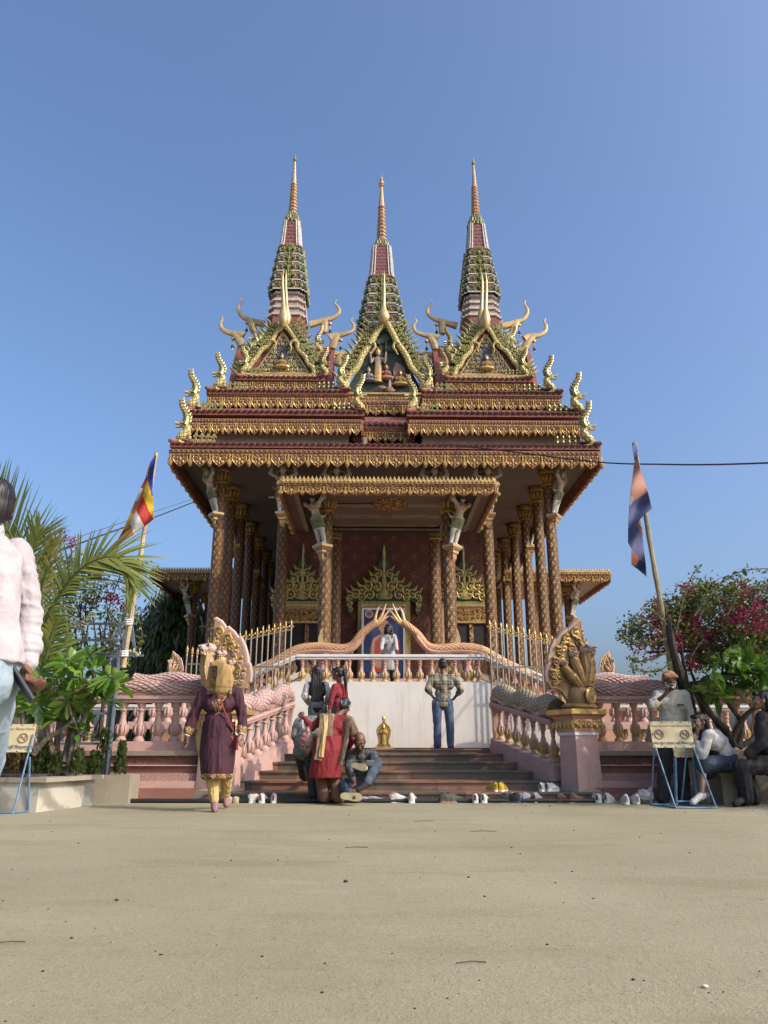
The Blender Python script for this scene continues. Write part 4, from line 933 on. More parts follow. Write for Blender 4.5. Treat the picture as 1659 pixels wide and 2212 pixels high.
def bal_run(name,label,p0,p1,n,h,r,gold,stone,naga_mat=None,group='snake topped balustrades',base=.12,cap=.10,nr=.10,wave=.03,skip0=False,railm=None,cat='balustrade',nu=11,sv=.15,depth=.20,ext=(0,0),wl=.95):
    p0=V(p0);p1=V(p1);root=thing(name,label,cat,p0,0,group);o=-p0
    d=p1-p0;A=V((0,0,0))
    b=MB();b.beam(A+ZA*(-base/2),d+ZA*(-base/2),depth*1.25,base);b.beam(A+ZA*(-.02),d+ZA*(-.02),depth*1.05,.06);b.build('plinth_rail',stone,root)
    b=MB();b.beam(A+ZA*(h+cap*.25),d+ZA*(h+cap*.25),depth*.85,cap*.5);b.beam(A+ZA*(h+cap*.72),d+ZA*(h+cap*.72),depth*1.15,cap*.5);b.build('hand_rail',railm or stone,root)
    src=None
    for i in range(n):
        q=A+d*((i+.5)/n)
        if src is None:
            src=balu(h,r,gold).build('baluster',[M['salmon'] if gold else M['pinkd'],M['leafgold'],M['pinkd']],root,loc=q)
        else: dup(src,root,q)
    if naga_mat:
        e=d.normalized();z=h+cap
        b=MB();pts=[]
        N=40
        b.tube([A+d*(i/N)+ZA*(z+nr*.35+wave*.6*math.sin(2*PI*i/N*d.length/wl)) for i in range(N+1)],nr*1.04,10,0,up=YA,sq=.7);b.build('snake_belly',M['scroll_pink'],root)
        scale_body([A-e*ext[0]+ZA*(z+nr*1.05),A+d*.5+ZA*(z+nr*1.05),A+d+e*ext[1]+ZA*(z+nr*1.05)],nr,nu,sv,'snake_body',naga_mat,root,wave=wave,wl=wl)
    return root
YB=11.9;zb0=WZ(400,1603,YB);hb=WZ(400,1518,YB)-zb0;XPo=WX(1250,1600,11.55)
PL=(XPo+.05)
bal_run('balustrade','long pink stone balustrade with a scaly snake along the top, left of the steps',(-PL,YB,zb0),(-PL-6.5,YB,zb0),25,hb,.088,False,M['pinkd'],M['scale_pink'])
bal_run('balustrade','long pink and gold balustrade with a scaly snake along the top, right of the steps',(PL,YB,zb0),(PL+6.5,YB,zb0),25,hb,.088,True,M['pinkd'],M['scale_pink'])
# plinth walls below
for s in (-1,1):
    root=thing('plinth_wall','stepped pink and dark red base wall with carved bands, %s of the steps'%('left' if s<0 else 'right'),'wall',(s*PL,YB,0),0,'base walls beside the steps')
    def seg(nm,z0,z1,yf,m_):
        b=MB();b.bx(min(0,s*9.5),max(0,s*9.5),yf-YB,.6,z0,z1,0);b.build(nm,m_,root)
    z=lambda v,y:WZ(400,v,y)
    seg('foot_course',0,.17,11.38,M['plinth']);seg('foot_course',.17,.26,11.44,M['pinkd']);seg('carved_band',.26,.36,11.50,M['scroll_pink']);seg('red_moulding',.36,.46,11.56,M['plinth']);seg('pink_moulding',.46,.475,11.50,M['pinkd'])
    seg('carved_band',.475,.60,11.62,M['scroll_red']);seg('ledge',.60,.665,11.55,M['ledge']);seg('base_course',.665,zb0-.115,11.7,M['pinkd'])
# posts at the foot of the stair balustrades with the hooded snakes on them
def post(s):
    root=thing('gate_post','square pink stone post with a gold edged cap, %s of the steps'%('left' if s<0 else 'right'),'post',(s*XPo if s>0 else -XPL,11.55,0),0,'stair posts')
    zt=WZ(1250,1532,11.35);rz=RAD(22)*s
    def sqr(w): 
        w*=.86 if s<0 else .79
        return [(w*(x*math.cos(rz)-y*math.sin(rz)),w*(x*math.sin(rz)+y*math.cos(rz))) for x,y in ((-1,-1),(1,-1),(1,1),(-1,1))]
    b=MB();stack(b,sqr(1),[(.33,0,0),(.30,.14,0),(.26,.16,1),(.24,zt-.36,1)],(0,0));b.build('shaft',[M['concrete'],M['pinkd']],root)
    b=MB();stack(b,sqr(1),[(.26,zt-.36,2),(.27,zt-.32,0),(.29,zt-.28,0),(.29,zt-.14,0),(.34,zt-.10,3),(.37,zt-.075,1),(.39,zt-.07,1),(.39,zt,1)],(0,0))
    for k in range(4):
        a=rz+k*PI/2;d=V((math.cos(a),math.sin(a),0));e=V((-d.y,d.x,0))
        for i in range(-2,3):
            b.curl(d*.26+e*i*.095+ZA*(zt-.21),.055,e*(1 if i>0 else -1),ZA,1.1,.016,n=4,seg=7,mat=4);b.leafb(d*.26+e*(i+.5)*.095+ZA*(zt-.26),V((0,0,1)),.10,.025,mat=4,n=5)
    b.build('cap',[M['salmon'],M['gold'],M['white'],M['brickl'],M['gold']],root);return zt
zpt_=0
XPL=-WX(477,1600,11.55)
for s in (-1,1): zpt_=post(s)
def hood_mesh(s,pink):
    """cobra fan; s=+1 turns to the right"""
    tA=V((-1*s,-.16,0)).normalized();tB=V((.05*s,1,0)).normalized();f=V((.66*s,-.75,0)).normalized();ax=V((.19*s,-.06,0))
    out=[];b=MB();G=MB()
    half0=[(0,1.33),(.10,1.28),(.22,1.15),(.235,1.19),(.34,1.11),(.44,1.00),(.455,1.04),(.54,.90),(.59,.76),(.605,.65),(.63,.66),(.665,.52),(.66,.40),(.60,.31),(.50,.31),(.40,.25),(.30,.12),(.0,.05)]
    half=[(x*.88,z) for x,z in half0]
    for t in (tA,tB):
        kx=.86
        nf=t.cross(ZA);nf=nf if nf.dot(f)>0 else -nf
        o=ax+nf*.02;b.prism(half,o,t,ZA,-nf*.085,0)
        rim=[o+t*x+ZA*z+nf*.0-nf*.03 for x,z in half[:13]]
        b.tube(rim,.038,6,1,up=nf)
        kk=0
        for (x,z,r) in ((.10,1.12,.085),(.07,.98,.07),(.26,1.02,.075),(.20,.88,.075),(.33,.90,.07),(.42,.84,.07),(.38,.72,.065),(.50,.68,.07),(.47,.55,.06),(.56,.50,.075),(.12,.80,.06),(.54,.40,.06),(.30,.62,.055),(.44,.40,.06)):
            G.curl(o+t*x*.88+ZA*z+nf*.025,r,t if kk%2 else -t,ZA,1.2,r*.28,a0=PI*.4,n=6,seg=9,mat=kk%2);G.ball(o+t*(x*.88+.02)+ZA*(z+.07)+nf*.03,r*.4,6,4,(kk+1)%2);kk+=1
    b.build_=None
    # chest and necks
    C=MB();C.ball(ax*.6+V((0,0,.20)),(.22,.20,.25),14,8,0);C.ball(ax*.3+f*.05+V((0,0,.05)),(.27,.24,.08),12,6,0)
    C.lathe([(.0,.0),(.115,.01),(.13,.03),(.10,.05),(.06,.045),(.02,.06)],14,(0,0,0),1)
    md=Matrix.Translation(ax*.3+f*.24+ZA*.20)@f.to_track_quat('Z','Y').to_matrix().to_4x4()
    n0=len(C.v)-14*6
    for i in range(n0,len(C.v)): C.v[i]=tuple(md@V(C.v[i]))
    necks=[(ax+f*.06+ZA*.86,.098,1.0),(ax+tA*.20+f*.05+ZA*.80,.074,.80),(ax+tA*.36+f*.05+ZA*.67,.064,.74),(ax+tB*.20+f*.06+ZA*.80,.074,.80),(ax+tB*.36+f*.05+ZA*.67,.064,.74)]
    heads=[]
    for (e,r,hs) in necks:
        st_=ax*.6+f*.11+ZA*.22+(e-ax)*.16;p=smoothpath([st_,st_.lerp(e,.45)+f*.035+(e-ax-ZA*(e.z))*.16,e-ZA*.05],7)
        C.tube(p,[r*1.0+.012*math.sin(i*.3) for i in range(len(p))],8,0)
        x=f.cross(ZA).normalized()
        for i in range(len(p)):
            q=p[i]+f*r*.82;C.beam(q-x*r*.66,q+x*r*.66,r*.40,.030,1,up=ZA)
        C.curl(p[-1]+f*r*1.1-ZA*.03,r*.55,x,ZA,1.3,.012,n=5,seg=10,mat=1)
        heads.append((e,r*hs/.95))
    return b,G,C,heads,f
def hood_build(name,label,loc,s,scale,pink,group):
    root=thing(name,label,'serpent statue',loc,0,group,scale)
    b,G,C,heads,f=hood_mesh(s,pink)
    hm=M['pink_gold'] if pink else M['bronze']
    b.build('hood',[hm,M['pink'] if pink else M['rose_bronze']],root);G.build('scrollwork',[M['gold'],hm],root);C.build('necks',[hm,M['gold']],root)
    x=f.cross(ZA).normalized()
    for (e,r) in heads:
        h=MB();
        h.ball(e+ZA*r*.2,(r*1.0,r*1.0,r*.85),10,6,0);h.capsule(e+f*r*.5+ZA*r*.25,e+f*r*1.35+ZA*r*.20,r*.64,r*.44,8,0);h.capsule(e+f*r*.5-ZA*r*.40,e+f*r*1.3-ZA*r*.46,r*.45,r*.34,8,0)
        h.beam(e+f*r*.7-ZA*r*.10,e+f*r*1.5-ZA*r*.12,r*.8,r*.14,2)
        for sg in (-1,1):
            h.ball(e+f*r*.75+x*sg*r*.62+ZA*r*.62,r*.26,8,6,0);h.ball(e+f*r*.86+x*sg*r*.72+ZA*r*.64,r*.16,6,5,2)
            h.tube(smoothpath([e+x*sg*r*.5+ZA*r*.8,e+x*sg*r*.8+ZA*r*1.4-f*r*.2,e+x*sg*r*.6+ZA*r*1.9],3),[r*.2,r*.18,r*.16,r*.13,r*.1,r*.06,r*.02],5,1)
            h.ball(e+f*r*1.75+x*sg*r*.2+ZA*r*.42,r*.18,6,4,0)
            for k in range(3): h.tube([e+f*r*(1.5-.5*k)+x*sg*r*(.42+.1*k)-ZA*r*(.12+.1*k),e+f*r*(1.1-.5*k)+x*sg*r*(.62+.1*k)-ZA*r*(.3+.12*k)],[r*.1,r*.07],5,0)
        for k in range(5): h.ball(e+f*r*(1.45-.16*k)+x*r*(.3+.05*k)-ZA*r*.02,r*.08,5,4,3);h.ball(e+f*r*(1.45-.16*k)-x*r*(.3+.05*k)-ZA*r*.02,r*.08,5,4,3)
        h.build('snake_head',[M['pinkh'] if pink else M['rose_bronze'],M['gold'],M['black'],M['white']],root,smooth=50)
    return root
M['pinkh']=pm('pale_pink_paint',(.58,.40,.35),.6,0,ns=14,amt=.2,col2=(.62,.46,.36),bs=.4,bscale=40)
M['pink_gold']=pm('pink_paint_worn_to_gold',(.56,.34,.27),.55,.1,ns=5,amt=.12,col2=(.58,.40,.17),bs=.4,bscale=30)
M['paleold']=pm('faded_cream_snake_paint',(.42,.33,.22),.6,.1,ns=9,amt=.3,bs=.5,bscale=30)
g_='many headed cobra statues'
hood_build('cobra_statue','large pink and gold many headed cobra hood behind the woman in maroon',(-XPL+.0,11.6,zpt_-.01),-1,1.0,True,g_)
hood_build('cobra_statue','large gold necked many headed cobra hood on the post right of the steps',(XPo-.05,11.6,zpt_-.01),1,1.0,False,g_)
for (u,v,s,lab) in ((378,1464,-1,'small pink cobra hood rising behind the left balustrade'),(1312,1462,1,'small pink cobra hood rising behind the right balustrade')):
    q=W(u,v,16.5);hood_build('cobra_statue',lab,(q.x,16.5,q.z-.05),s,.44,True,g_)
for (u,v,s,lab) in ((378,1464,-1,'left'),(1312,1462,1,'right')):
    q=W(u,v,16.5);b=MB();stack(b,[(1,-1),(1,1),(-1,1),(-1,-1)],[(.30,.6,0),(.30,q.z-.12,0),(.36,q.z-.1,1),(.36,q.z-.05,1)],(q.x,16.5));tag(b.build('pedestal',[M['pinkd'],M['gold']]),'plain pink pedestal under the small cobra hood on the %s'%lab,'pedestal')
# stair balustrades
for s in (-1,1):
    x0=XPo-.22;x1=WX(1074,1560,14.45);y0,y1=11.85,14.5;z0=.46;z1=.88
    e0=V((s*x0,y0,z0));e1=V((s*x1,y1,z1))
    r=bal_run('stair_balustrade','%s sloping stair balustrade with a snake on its rail, %s of the steps'%(('sunlit pink','left') if s<0 else ('gilded','right')),e0,e1,7,.55,.088,s>0,M['pinkd'],None,group='stair balustrades',depth=.22)
    d=e1-e0;b=MB();zz=.65+.10
    b.tube([d*(i/30)+ZA*(zz-.02+.03*math.sin(i*.75)) for i in range(31)],.125,10,0,up=YA,sq=.75);b.build('snake_belly',M['scroll_pink'] if s<0 else M['paleold'],r)
    scale_body([d*.0+ZA*(zz+.06),d*.5+ZA*(zz+.06),d*1.0+ZA*(zz+.06)],.135,13,.13,'snake_body',M['scale_pink'] if s<0 else M['scale_old'],r,wave=.04,wl=1.0,taper=lambda t:1 if t<.93 else max(.03,1-((t-.93)/.07)**2*.97))
    # solid stringer under it
    b=MB();n_=V((d.y,-d.x,0)).normalized();b.hexa([V((0,0,-z0))-n_*.16,V((0,0,-z0))+n_*.16,V((d.x,d.y,-z0))+n_*.16,V((d.x,d.y,-z0))-n_*.16,ZA*(-.10)-n_*.16,ZA*(-.10)+n_*.16,d+ZA*(-.10)+n_*.16,d+ZA*(-.10)-n_*.16]);b.build('stringer',M['pinkd'],r)
    b=MB();b.lathe([(.13,-.25),(.13,-.05),(.10,.0),(.09,.3),(.12,.5),(.16,.56),(.16,.62)],4,tuple(d),0,a0=PI/4);b.build('end_post',M['pinkd'] if s<0 else M['salmon'],r)
# upper snake rails behind the stair balustrades
for s in (-1,1):
    zq=WZ(570,1478,14.95);bal_run('balustrade','short pink snake topped balustrade behind the %s steel railing'%('left' if s<0 else 'right'),(s*2.95,14.95,zq-.70),(s*4.9,14.95,zq-.70),7,.58,.08,False,M['pinkd'],M['scale_pink'],group='upper balustrades')
# inner gilded balustrade seen between the outer balusters
for s in (-1,1):
    bal_run('balustrade','inner orange and gold balustrade glimpsed through the %s outer balusters'%('left' if s<0 else 'right'),(s*4.2,15.0,.78),(s*9.5,15.0,.78),16,.62,.10,True,M['salmon'],None,group='inner balustrades',railm=M['wwall'])
# ---------------------------------------------------------------- terrace front rail, side rails, dragon arms
zr=WZ(830,1424,15.95)
rt=bal_run('balustrade','white railed balustrade with pink and gold balusters on the terrace wall',(-1.93,16.03,ZW),(1.93,16.03,ZW),16,zr-ZW,.088,True,M['wwall'],None,group='terrace rails',base=.02,cap=WZ(830,1413,15.95)-zr,railm=M['white'],depth=.16)
for s in (-1,1):
    for (yy,dz,nm) in ((16.035,-.003,'front'),(17.1,.30,'rear')):
        bal_run('balustrade','sloping white %s side rail going down %s from the terrace'%(nm,'left' if s<0 else 'right'),(s*1.95,yy,ZW+dz),(s*3.6,yy,ZW+dz-.70),6,zr-ZW,.08,True,M['wwall'],None,group='terrace rails',base=.10,cap=.09,railm=M['white'],depth=.16)
bal_run('balustrade','rear terrace rail under the two dragon arms',(-1.95,17.1,ZW+.22),(-.8,17.1,ZW+.22),4,.5,.10,True,M['wwall'],None,group='terrace rails',railm=M['white'])
bal_run('balustrade','rear terrace rail under the right dragon arm',(.8,17.1,ZW+.22),(1.95,17.1,ZW+.22),4,.5,.10,True,M['wwall'],None,group='terrace rails',railm=M['white'])
for u in (697,1013):
    q=W(u,1472,16.35);o=balu(.62,.19,True,True).build('large_baluster',[M['salmon'],M['leafgold'],M['pinkd']],None,loc=(q.x,16.42,ZW));tag(o,'fat gold bellied stone baluster behind the terrace rail, %s'%('left of the doorway' if u<800 else 'right of the doorway'),'baluster','fat balusters')
def dragon(s):
    Y=16.9;f=lambda x:x if s<0 else 1666-x
    P=lambda u,v,dy=0:(lambda q:q)(W(u,v,Y+dy) if s<0 else V((-W(u,v,Y+dy).x,Y+dy,W(u,v,Y+dy).z)))
    pts=[P(535,1462),P(570,1445),P(610,1422),P(645,1404),P(690,1399),P(738,1402),P(762,1394),P(783,1368),P(812,1344)]
    root=thing('dragon_arm','scaly gold dragon arm ending in a clawed hand, %s half of the arch'%('left' if s<0 else 'right'),'serpent statue',pts[4],0,'dragon arms');o=-pts[4]
    scale_body([p+o for p in pts],.105,10,.10,'scaled_arm',M['scale_gold'],root,amp=.012,n=54,taper=lambda t:1 if t<.6 else 1-.35*(t-.6)/.4)
    b=MB();b.tube(smoothpath([p+o-ZA*.07-YA*.04 for p in pts[:8]],4),[.07]*29,8);b.build('belly',M['salmon'],root)
    w=pts[-1]+o;b=MB();b.ball(w,(.06,.05,.06),10,8)
    tips=[[(806,1349),(810,1339),(813,1324),(819.5,1310)],[(809,1349),(818,1341),(827,1324),(834.5,1303)],[(810,1350),(823,1342),(832,1329),(840.3,1318.5)],[(808,1353),(818,1347),(829,1338),(840.6,1330)]]
    for t in tips:
        q=smoothpath([P(u-.0,v)+o for u,v in t],3);b.tube(q,[.036,.040,.042,.041,.038,.034,.029,.022,.014,.004][:len(q)],8,0)
    b.build('clawed_hand',M['gold_claw'],root,smooth=60)
    # fin at the elbow and ring at the wrist
    b=MB();e=P(692,1388)+o;b.prism([(-.05,0),(-.05,.12),(.0,.30),(.06,.36),(.03,.2),(.07,.05),(.08,0)],e-ZA*.02,XA*(-s),ZA,YA*.05,0);b.build('fin',M['gold_pale'],root)
M['gold_claw']=pm('bright_gold_paint',(.66,.40,.18),.45,.25,ns=6,amt=.15,bs=.1)
for s in (-1,1): dragon(s)
# ---------------------------------------------------------------- steel spear-top railings
for s in (-1,1):
    Y=15.72;root=thing('steel_railing','steel railing with gold spear tips and a curved top, %s of the white wall'%('left' if s<0 else 'right'),'railing',(s*2.0,Y,ZL),0,'steel railings')
    zm=WZ(1100,1441,Y)-ZL;x0=1.97;n=14;tops=[]
    b=MB();b.beam((0,0,zm),(s*1.56,0,zm),.035,.035);zlo=WZ(1060,1494,Y)-ZL
    for k in range(n):
        t=k/(n-1);zt=WZ(1045,1361,Y)-ZL-(WZ(1045,1361,Y)-WZ(1045,1400,Y))*t**1.15;tops.append(V((s*.115*k+ (s*.03),0,zt)))
    for k in range(n-1): b.beam(tops[k],tops[k+1],.025,.03)
    b.beam((0,0,zlo),(s*.3,0,zlo),.03,.03);b.beam((0,0,.1),(s*.3,0,.1),.03,.03)
    b.build('cross_rail',M['steel'],root)
    src=None
    for k in range(n):
        q=tops[k];c_=MB();c_.tube([(0,0,.02 if k<3 else .6),(0,0,q.z)],.0155,8);o=c_.build('bar',M['steel'],root,loc=(q.x,0,0))
        g=MB();g.lathe([(.015,0),(.020,.02),(.011,.04),(.027,.07),(.016,.09),(.024,.12),(.012,.16),(.003,.20)],8,(0,0,0))
        for sg in (-1,1): g.tube([(sg*.015,0,.045),(sg*.045,0,.06),(sg*.04,0,.09)],[.012,.012,.004],5)
        g.build('spear_tip',M['gold'],o,loc=(0,0,q.z))
root=thing('steel_railing','short low steel railing with gold tips by the small left cobra hood','railing',W(402,1440,15.9),0,'steel railings')
for k in range(5):
    h=WZ(402,1416,15.9)-WZ(402,1440,15.9);b=MB();b.tube([(.105*k,0,-.9),(.105*k,0,h-.02*k)],.017,8);o=b.build('bar',M['steel'],root);g=MB();g.lathe([(.018,0),(.014,.04),(.034,.07),(.020,.09),(.030,.12),(.003,.20)],8,(.105*k,0,h-.02*k));g.build('spear_tip',M['gold'],o)
b=MB();b.beam((0,0,.05),(.45,0,.05),.03,.03);b.build('cross_rail',M['steel'],root)
# ---------------------------------------------------------------- gold plaque and door poster
q=W(829,1617,14.62);root=thing('gold_plaque','small gold onion shaped shrine plaque standing before the white wall','plaque',(q.x,14.62,ZL))
k=.0049;cx=1413;out=[(1325,1110),(1330,1085),(1352,1060),(1350,1010),(1335,960),(1328,915),(1345,875),(1375,848),(1395,830),(1405,800),(1413,782)]
pts=[((x-cx)*k*.68,(1110-y)*k*.68*.53/.53) for x,y in out];kk=.535/((1110-782))
pts=[((x-cx)*kk,(1110-y)*kk) for x,y in out];pts=pts+[(-a,c) for a,c in pts[-2::-1]]
b=MB();b.prism(pts,(0,0,0),XA,ZA,YA*.10);b.build('slab',M['gold'],root)
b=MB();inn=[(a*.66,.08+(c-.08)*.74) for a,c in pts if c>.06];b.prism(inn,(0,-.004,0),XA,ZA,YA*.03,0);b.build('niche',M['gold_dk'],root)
b=MB();n=len(pts)
for i in range(1,n-1):
    a=V((pts[i][0]*.86,-.012,pts[i][1]*.93+.02));c=V((pts[i+1][0]*.86,-.012,pts[i+1][1]*.93+.02))
    for t in (0,.5): b.ball(a.lerp(c,t),.014,6,4)
b.bx(-.18,.18,-.03,.10,0,.03);b.ball((0,.05,.53),(.035,.035,.05),8,6)
b.build('beaded_rim',M['gold'],root)
b=MB();figure(b,V((0,-.02,.07)),.34,(0,0,0));b.build('relief_figure',M['gold'],root)

# ---------------------------------------------------------------- text helper and poster
def text_mesh(s,size,parent,mat,loc,name='lettering',rot=(PI/2,0,0),align='CENTER',ext=.0008,shear=0,sx=1):
    cu=bpy.data.curves.new('t','FONT');cu.body=s;cu.size=size;cu.align_x=align;cu.align_y='CENTER';cu.extrude=ext;cu.shear=shear
    o=bpy.data.objects.new('t',cu);COL.objects.link(o);dg=bpy.context.evaluated_depsgraph_get();me=bpy.data.meshes.new_from_object(o.evaluated_get(dg))
    bpy.data.objects.remove(o);me.materials.clear();me.materials.append(mat)
    r=link(name,me,parent,loc);r.rotation_euler=rot;r.scale=(sx,1,1);return r
M['pblue']=pm('poster_blue',(.03,.10,.24),.45,ns=.8,amt=.1,col2=(.02,.03,.10),bs=0);M['pnavy']=pm('poster_navy',(.02,.02,.09),.45,bs=0);M['probe']=pm('poster_red_orange',(.42,.05,.025),.5,bs=0,amt=.2);M['pskin']=pm('poster_skin',(.45,.26,.19),.5,bs=0,amt=.12);M['pwhite']=pm('poster_white',(.7,.7,.7),.5,bs=0);M['pskin2']=pm('poster_skin_shade',(.30,.15,.11),.5,bs=0,amt=.12)
Yq=22.7;p0=W(784,1312.5,Yq);p1=W(873.7,1475,Yq);w_=p1.x-p0.x;cx=(p0.x+p1.x)/2;zb_=ZF+.02;h_=p0.z-zb_
root=thing('poster_stand','tall framed poster of a shaven monk in a red robe in the doorway','poster',(cx,Yq,ZF))
b=MB();
for s in (-1,1): b.bx(s*w_/2-.03,s*w_/2+.03,-.03,.03,0,h_)
b.bx(-w_/2,w_/2,-.031,.031,h_-.05,h_+.01);b.build('frame',M['white'],root)
b=MB();b.bx(-w_/2+.03,w_/2-.03,-.012,.012,.02,h_-.05);b.build('panel',M['pblue'],root)
def flat(name,pts,mat,y): 
    c=MB();c.prism(pts,(0,y,0),XA,ZA,YA*.002);return c.build(name,M[mat],root,smooth=0)
pz=lambda v:WZ(829,v,Yq)-ZF
px=lambda u:WX(u,1390,Yq)-cx
def pc(x,y): # crop (1350,2350) scale 4.74
    return (WX((1350+x/4.74)/1.8228,(2350+y/4.74)/1.8228,Yq)-cx,WZ((1350+x/4.74)/1.8228,(2350+y/4.74)/1.8228,Yq)-ZF)
ell=lambda x,y,a,c,n=20:[pc(x+a*math.cos(2*PI*i/n),y+c*math.sin(2*PI*i/n)) for i in range(n)]
flat('navy_field',[pc(400,225),pc(1130,225),pc(1130,520),pc(760,470),pc(400,560)],'pnavy',-.0145)
flat('arms',[pc(*q) for q in ((620,740),(560,790),(510,960),(500,1060),(560,1180),(700,1380),(880,1380),(1010,1180),(1060,1050),(1040,800),(860,690),(720,690))],'pskin',-.0165)
flat('robe',[pc(*q) for q in ((720,740),(600,830),(590,1000),(580,1400),(1000,1400),(1080,1060),(1045,800),(1000,750),(860,720))],'probe',-.0185)
flat('neck',[pc(*q) for q in ((705,600),(705,690),(740,760),(830,760),(850,690),(850,600))],'pskin2',-.0195)
flat('head',ell(775,560,105,125),'pskin',-.0205);flat('ear',ell(672,575,14,32,10),'pskin2',-.0215)
for x in (725,810): flat('eye',ell(x,548,24,7,10),'pskin2',-.0225);flat('brow',[pc(x-32,532),pc(x+30,526),pc(x+30,521),pc(x-30,525)],'black',-.0225)
flat('nose',[pc(760,555),pc(745,605),pc(790,605),pc(778,555)],'pskin2',-.0225);flat('mouth',ell(768,640,30,7,10),'pskin2',-.0225)
flat('hands',[pc(*q) for q in ((570,1170),(590,1280),(640,1330),(730,1330),(770,1250),(720,1190),(640,1190))],'pskin',-.0205)
for i in range(4): flat('finger_line',[pc(640,1235+i*26),pc(715,1225+i*26),pc(715,1230+i*26),pc(640,1241+i*26)],'pskin2',-.0225)
flat('emblem',ell(490,320,76,76,24),'pwhite',-.0185)
flat('emblem_ring',ell(490,320,60,60,24),'pskin',-.0205)
for i in range(4):
    a=i*PI/4;c_,s_=math.cos(a),math.sin(a);flat('wheel_spoke',[pc(490+55*c_-5*s_,320+55*s_+5*c_),pc(490+55*c_+5*s_,320+55*s_-5*c_),pc(490-55*c_+5*s_,320-55*s_-5*c_),pc(490-55*c_-5*s_,320-55*s_+5*c_)],'probe',-.0225+.0002*i)
flat('caption_band',[pc(400,1400),pc(1130,1400),pc(1130,1700),pc(400,1700)],'pnavy',-.0235)
text_mesh('ទេព',.15,root,M['pwhite'],(pc(650,1460)[0],-.028,pc(650,1460)[1]));text_mesh('ព្រះ  ២',.13,root,M['pwhite'],(pc(930,270)[0],-.028,pc(930,270)[1]))
text_mesh('|| ហ',.12,root,M['pwhite'],(pc(860,1460)[0],-.028,pc(860,1460)[1]))
text_mesh('Devanan',.10,root,M['pwhite'],(pc(660,1525)[0],-.028,pc(660,1525)[1]));text_mesh('Ja',.10,root,M['pwhite'],(pc(850,1522)[0],-.028,pc(850,1522)[1]))
# ---------------------------------------------------------------- shoe notice boards
def sign(label,c,zb,zt,wid,lean,legs,rz,scale=1,small=False):
    """board centre base point c, board from zb to zt, leaning back by lean"""
    root=thing('notice_board',label,'sign',c,rz,'shoe removal signs')
    h=zt-zb;b=MB();b.hexa([(-wid/2,0,zb),(wid/2,0,zb),(wid/2,.012,zb),(-wid/2,.012,zb),(-wid/2,lean,zt),(wid/2,lean,zt),(wid/2,lean+.012,zt),(-wid/2,lean+.012,zt)])
    b.build('board',M['cream'],root)
    ang=math.atan2(lean,h);rot=(PI/2-ang,0,0)
    def on(x,f,o=.004): return (x,lean*f-o,zb+h*f+o*ang)
    c_=MB()
    for x in [-wid*.46,-wid*.2,wid*.05,wid*.25,wid*.46]:
        for f in (.04,.96): c_.ball(on(x,f),.007,6,4)
    for x in (-wid*.47,wid*.47): c_.ball(on(x,.5),.007,6,4)
    c_.build('bolt',M['black'],root)
    if not small:
        text_mesh('Please Remove Your Shoes Here',wid*.072,root,M['faded'],on(0,.83),'english_line',rot)
        text_mesh('कृपया जुता चप्पल यहाँ िनकाल्नुहोस्।',wid*.083,root,M['sblue'],on(wid*.03,.16),'nepali_line',rot)
        for sg in (-1,1):
            g=MB();cx=sg*wid*.31;r=h*.165;cc=V(on(cx,.50));up=V((0,lean,h)).normalized()
            g.tube([cc+XA*r*math.cos(2*PI*i/24)+up*r*math.sin(2*PI*i/24) for i in range(25)],.0075,5,0);g.beam(cc-XA*r*.68+up*r*.68,cc+XA*r*.68-up*r*.68,.012,.006,0,up=YA)
            for k in (-1,1):
                g.tube([cc+XA*(k*r*.45-r*.1)-up*r*.25*k,cc+XA*(k*r*.38)+up*r*.1,cc+XA*(k*r*.40+r*.1)+up*r*.4],[r*.2,r*.13,r*.2],6,0,sq=.3)
            g.build('no_shoes_symbol',M['faded'],root)
    else:
        g=MB()
        for f in (.4,.2): g.beam(on(-wid*.3,f),on(wid*.3,f),.01,.004)
        g.build('faded_line',M['faded'],root)
    for (p,q) in legs:
        g=MB();g.tube([p,q],.011 if not small else .016,6);g.build('leg',M['bluepaint'],root)
    return root
M['cream']=pm('cream_sign_paint',(.58,.50,.28),.6,0,ns=3,amt=.12,bs=.05);M['faded']=pm('faded_brown_lettering',(.33,.20,.13),.7,bs=0);M['sblue']=pm('blue_lettering',(.05,.09,.22),.6,bs=0)
Ys=10.0;a=W(1412,1615,Ys);d_=W(1500,1613,Ys);zt=WZ(1445,1558,Ys);wid=d_.x-a.x;cx=(a.x+d_.x)/2
sign('cream shoe notice on a blue wire stand in front of the old man',(cx,Ys,0),a.z,zt,wid,.06,[((-wid/2+.03,.02,a.z+.02),(-wid/2+.14,-.20,0)),((wid/2-.02,.02,a.z+.02),(wid/2+.12,-.16,0)),((-wid/2+.03,.05,a.z+.02),(-wid/2,.38,0)),((wid/2-.08,.05,a.z+.02),(wid/2-.12,.42,0)),((-wid/2+.14,-.20,.012),(wid/2+.12,-.16,.012)),((-wid/2,.38,.012),(-wid/2+.14,-.20,.012)),((wid/2-.12,.42,.012),(wid/2+.12,-.16,.012)),((-wid/2,.38,.012),(wid/2-.12,.42,.012))],RAD(-4))
Ys=9.25;a=W(-16,1625,Ys);d_=W(66,1622,Ys);zt=WZ(60,1564,Ys);wid=.62;cx=d_.x-wid/2
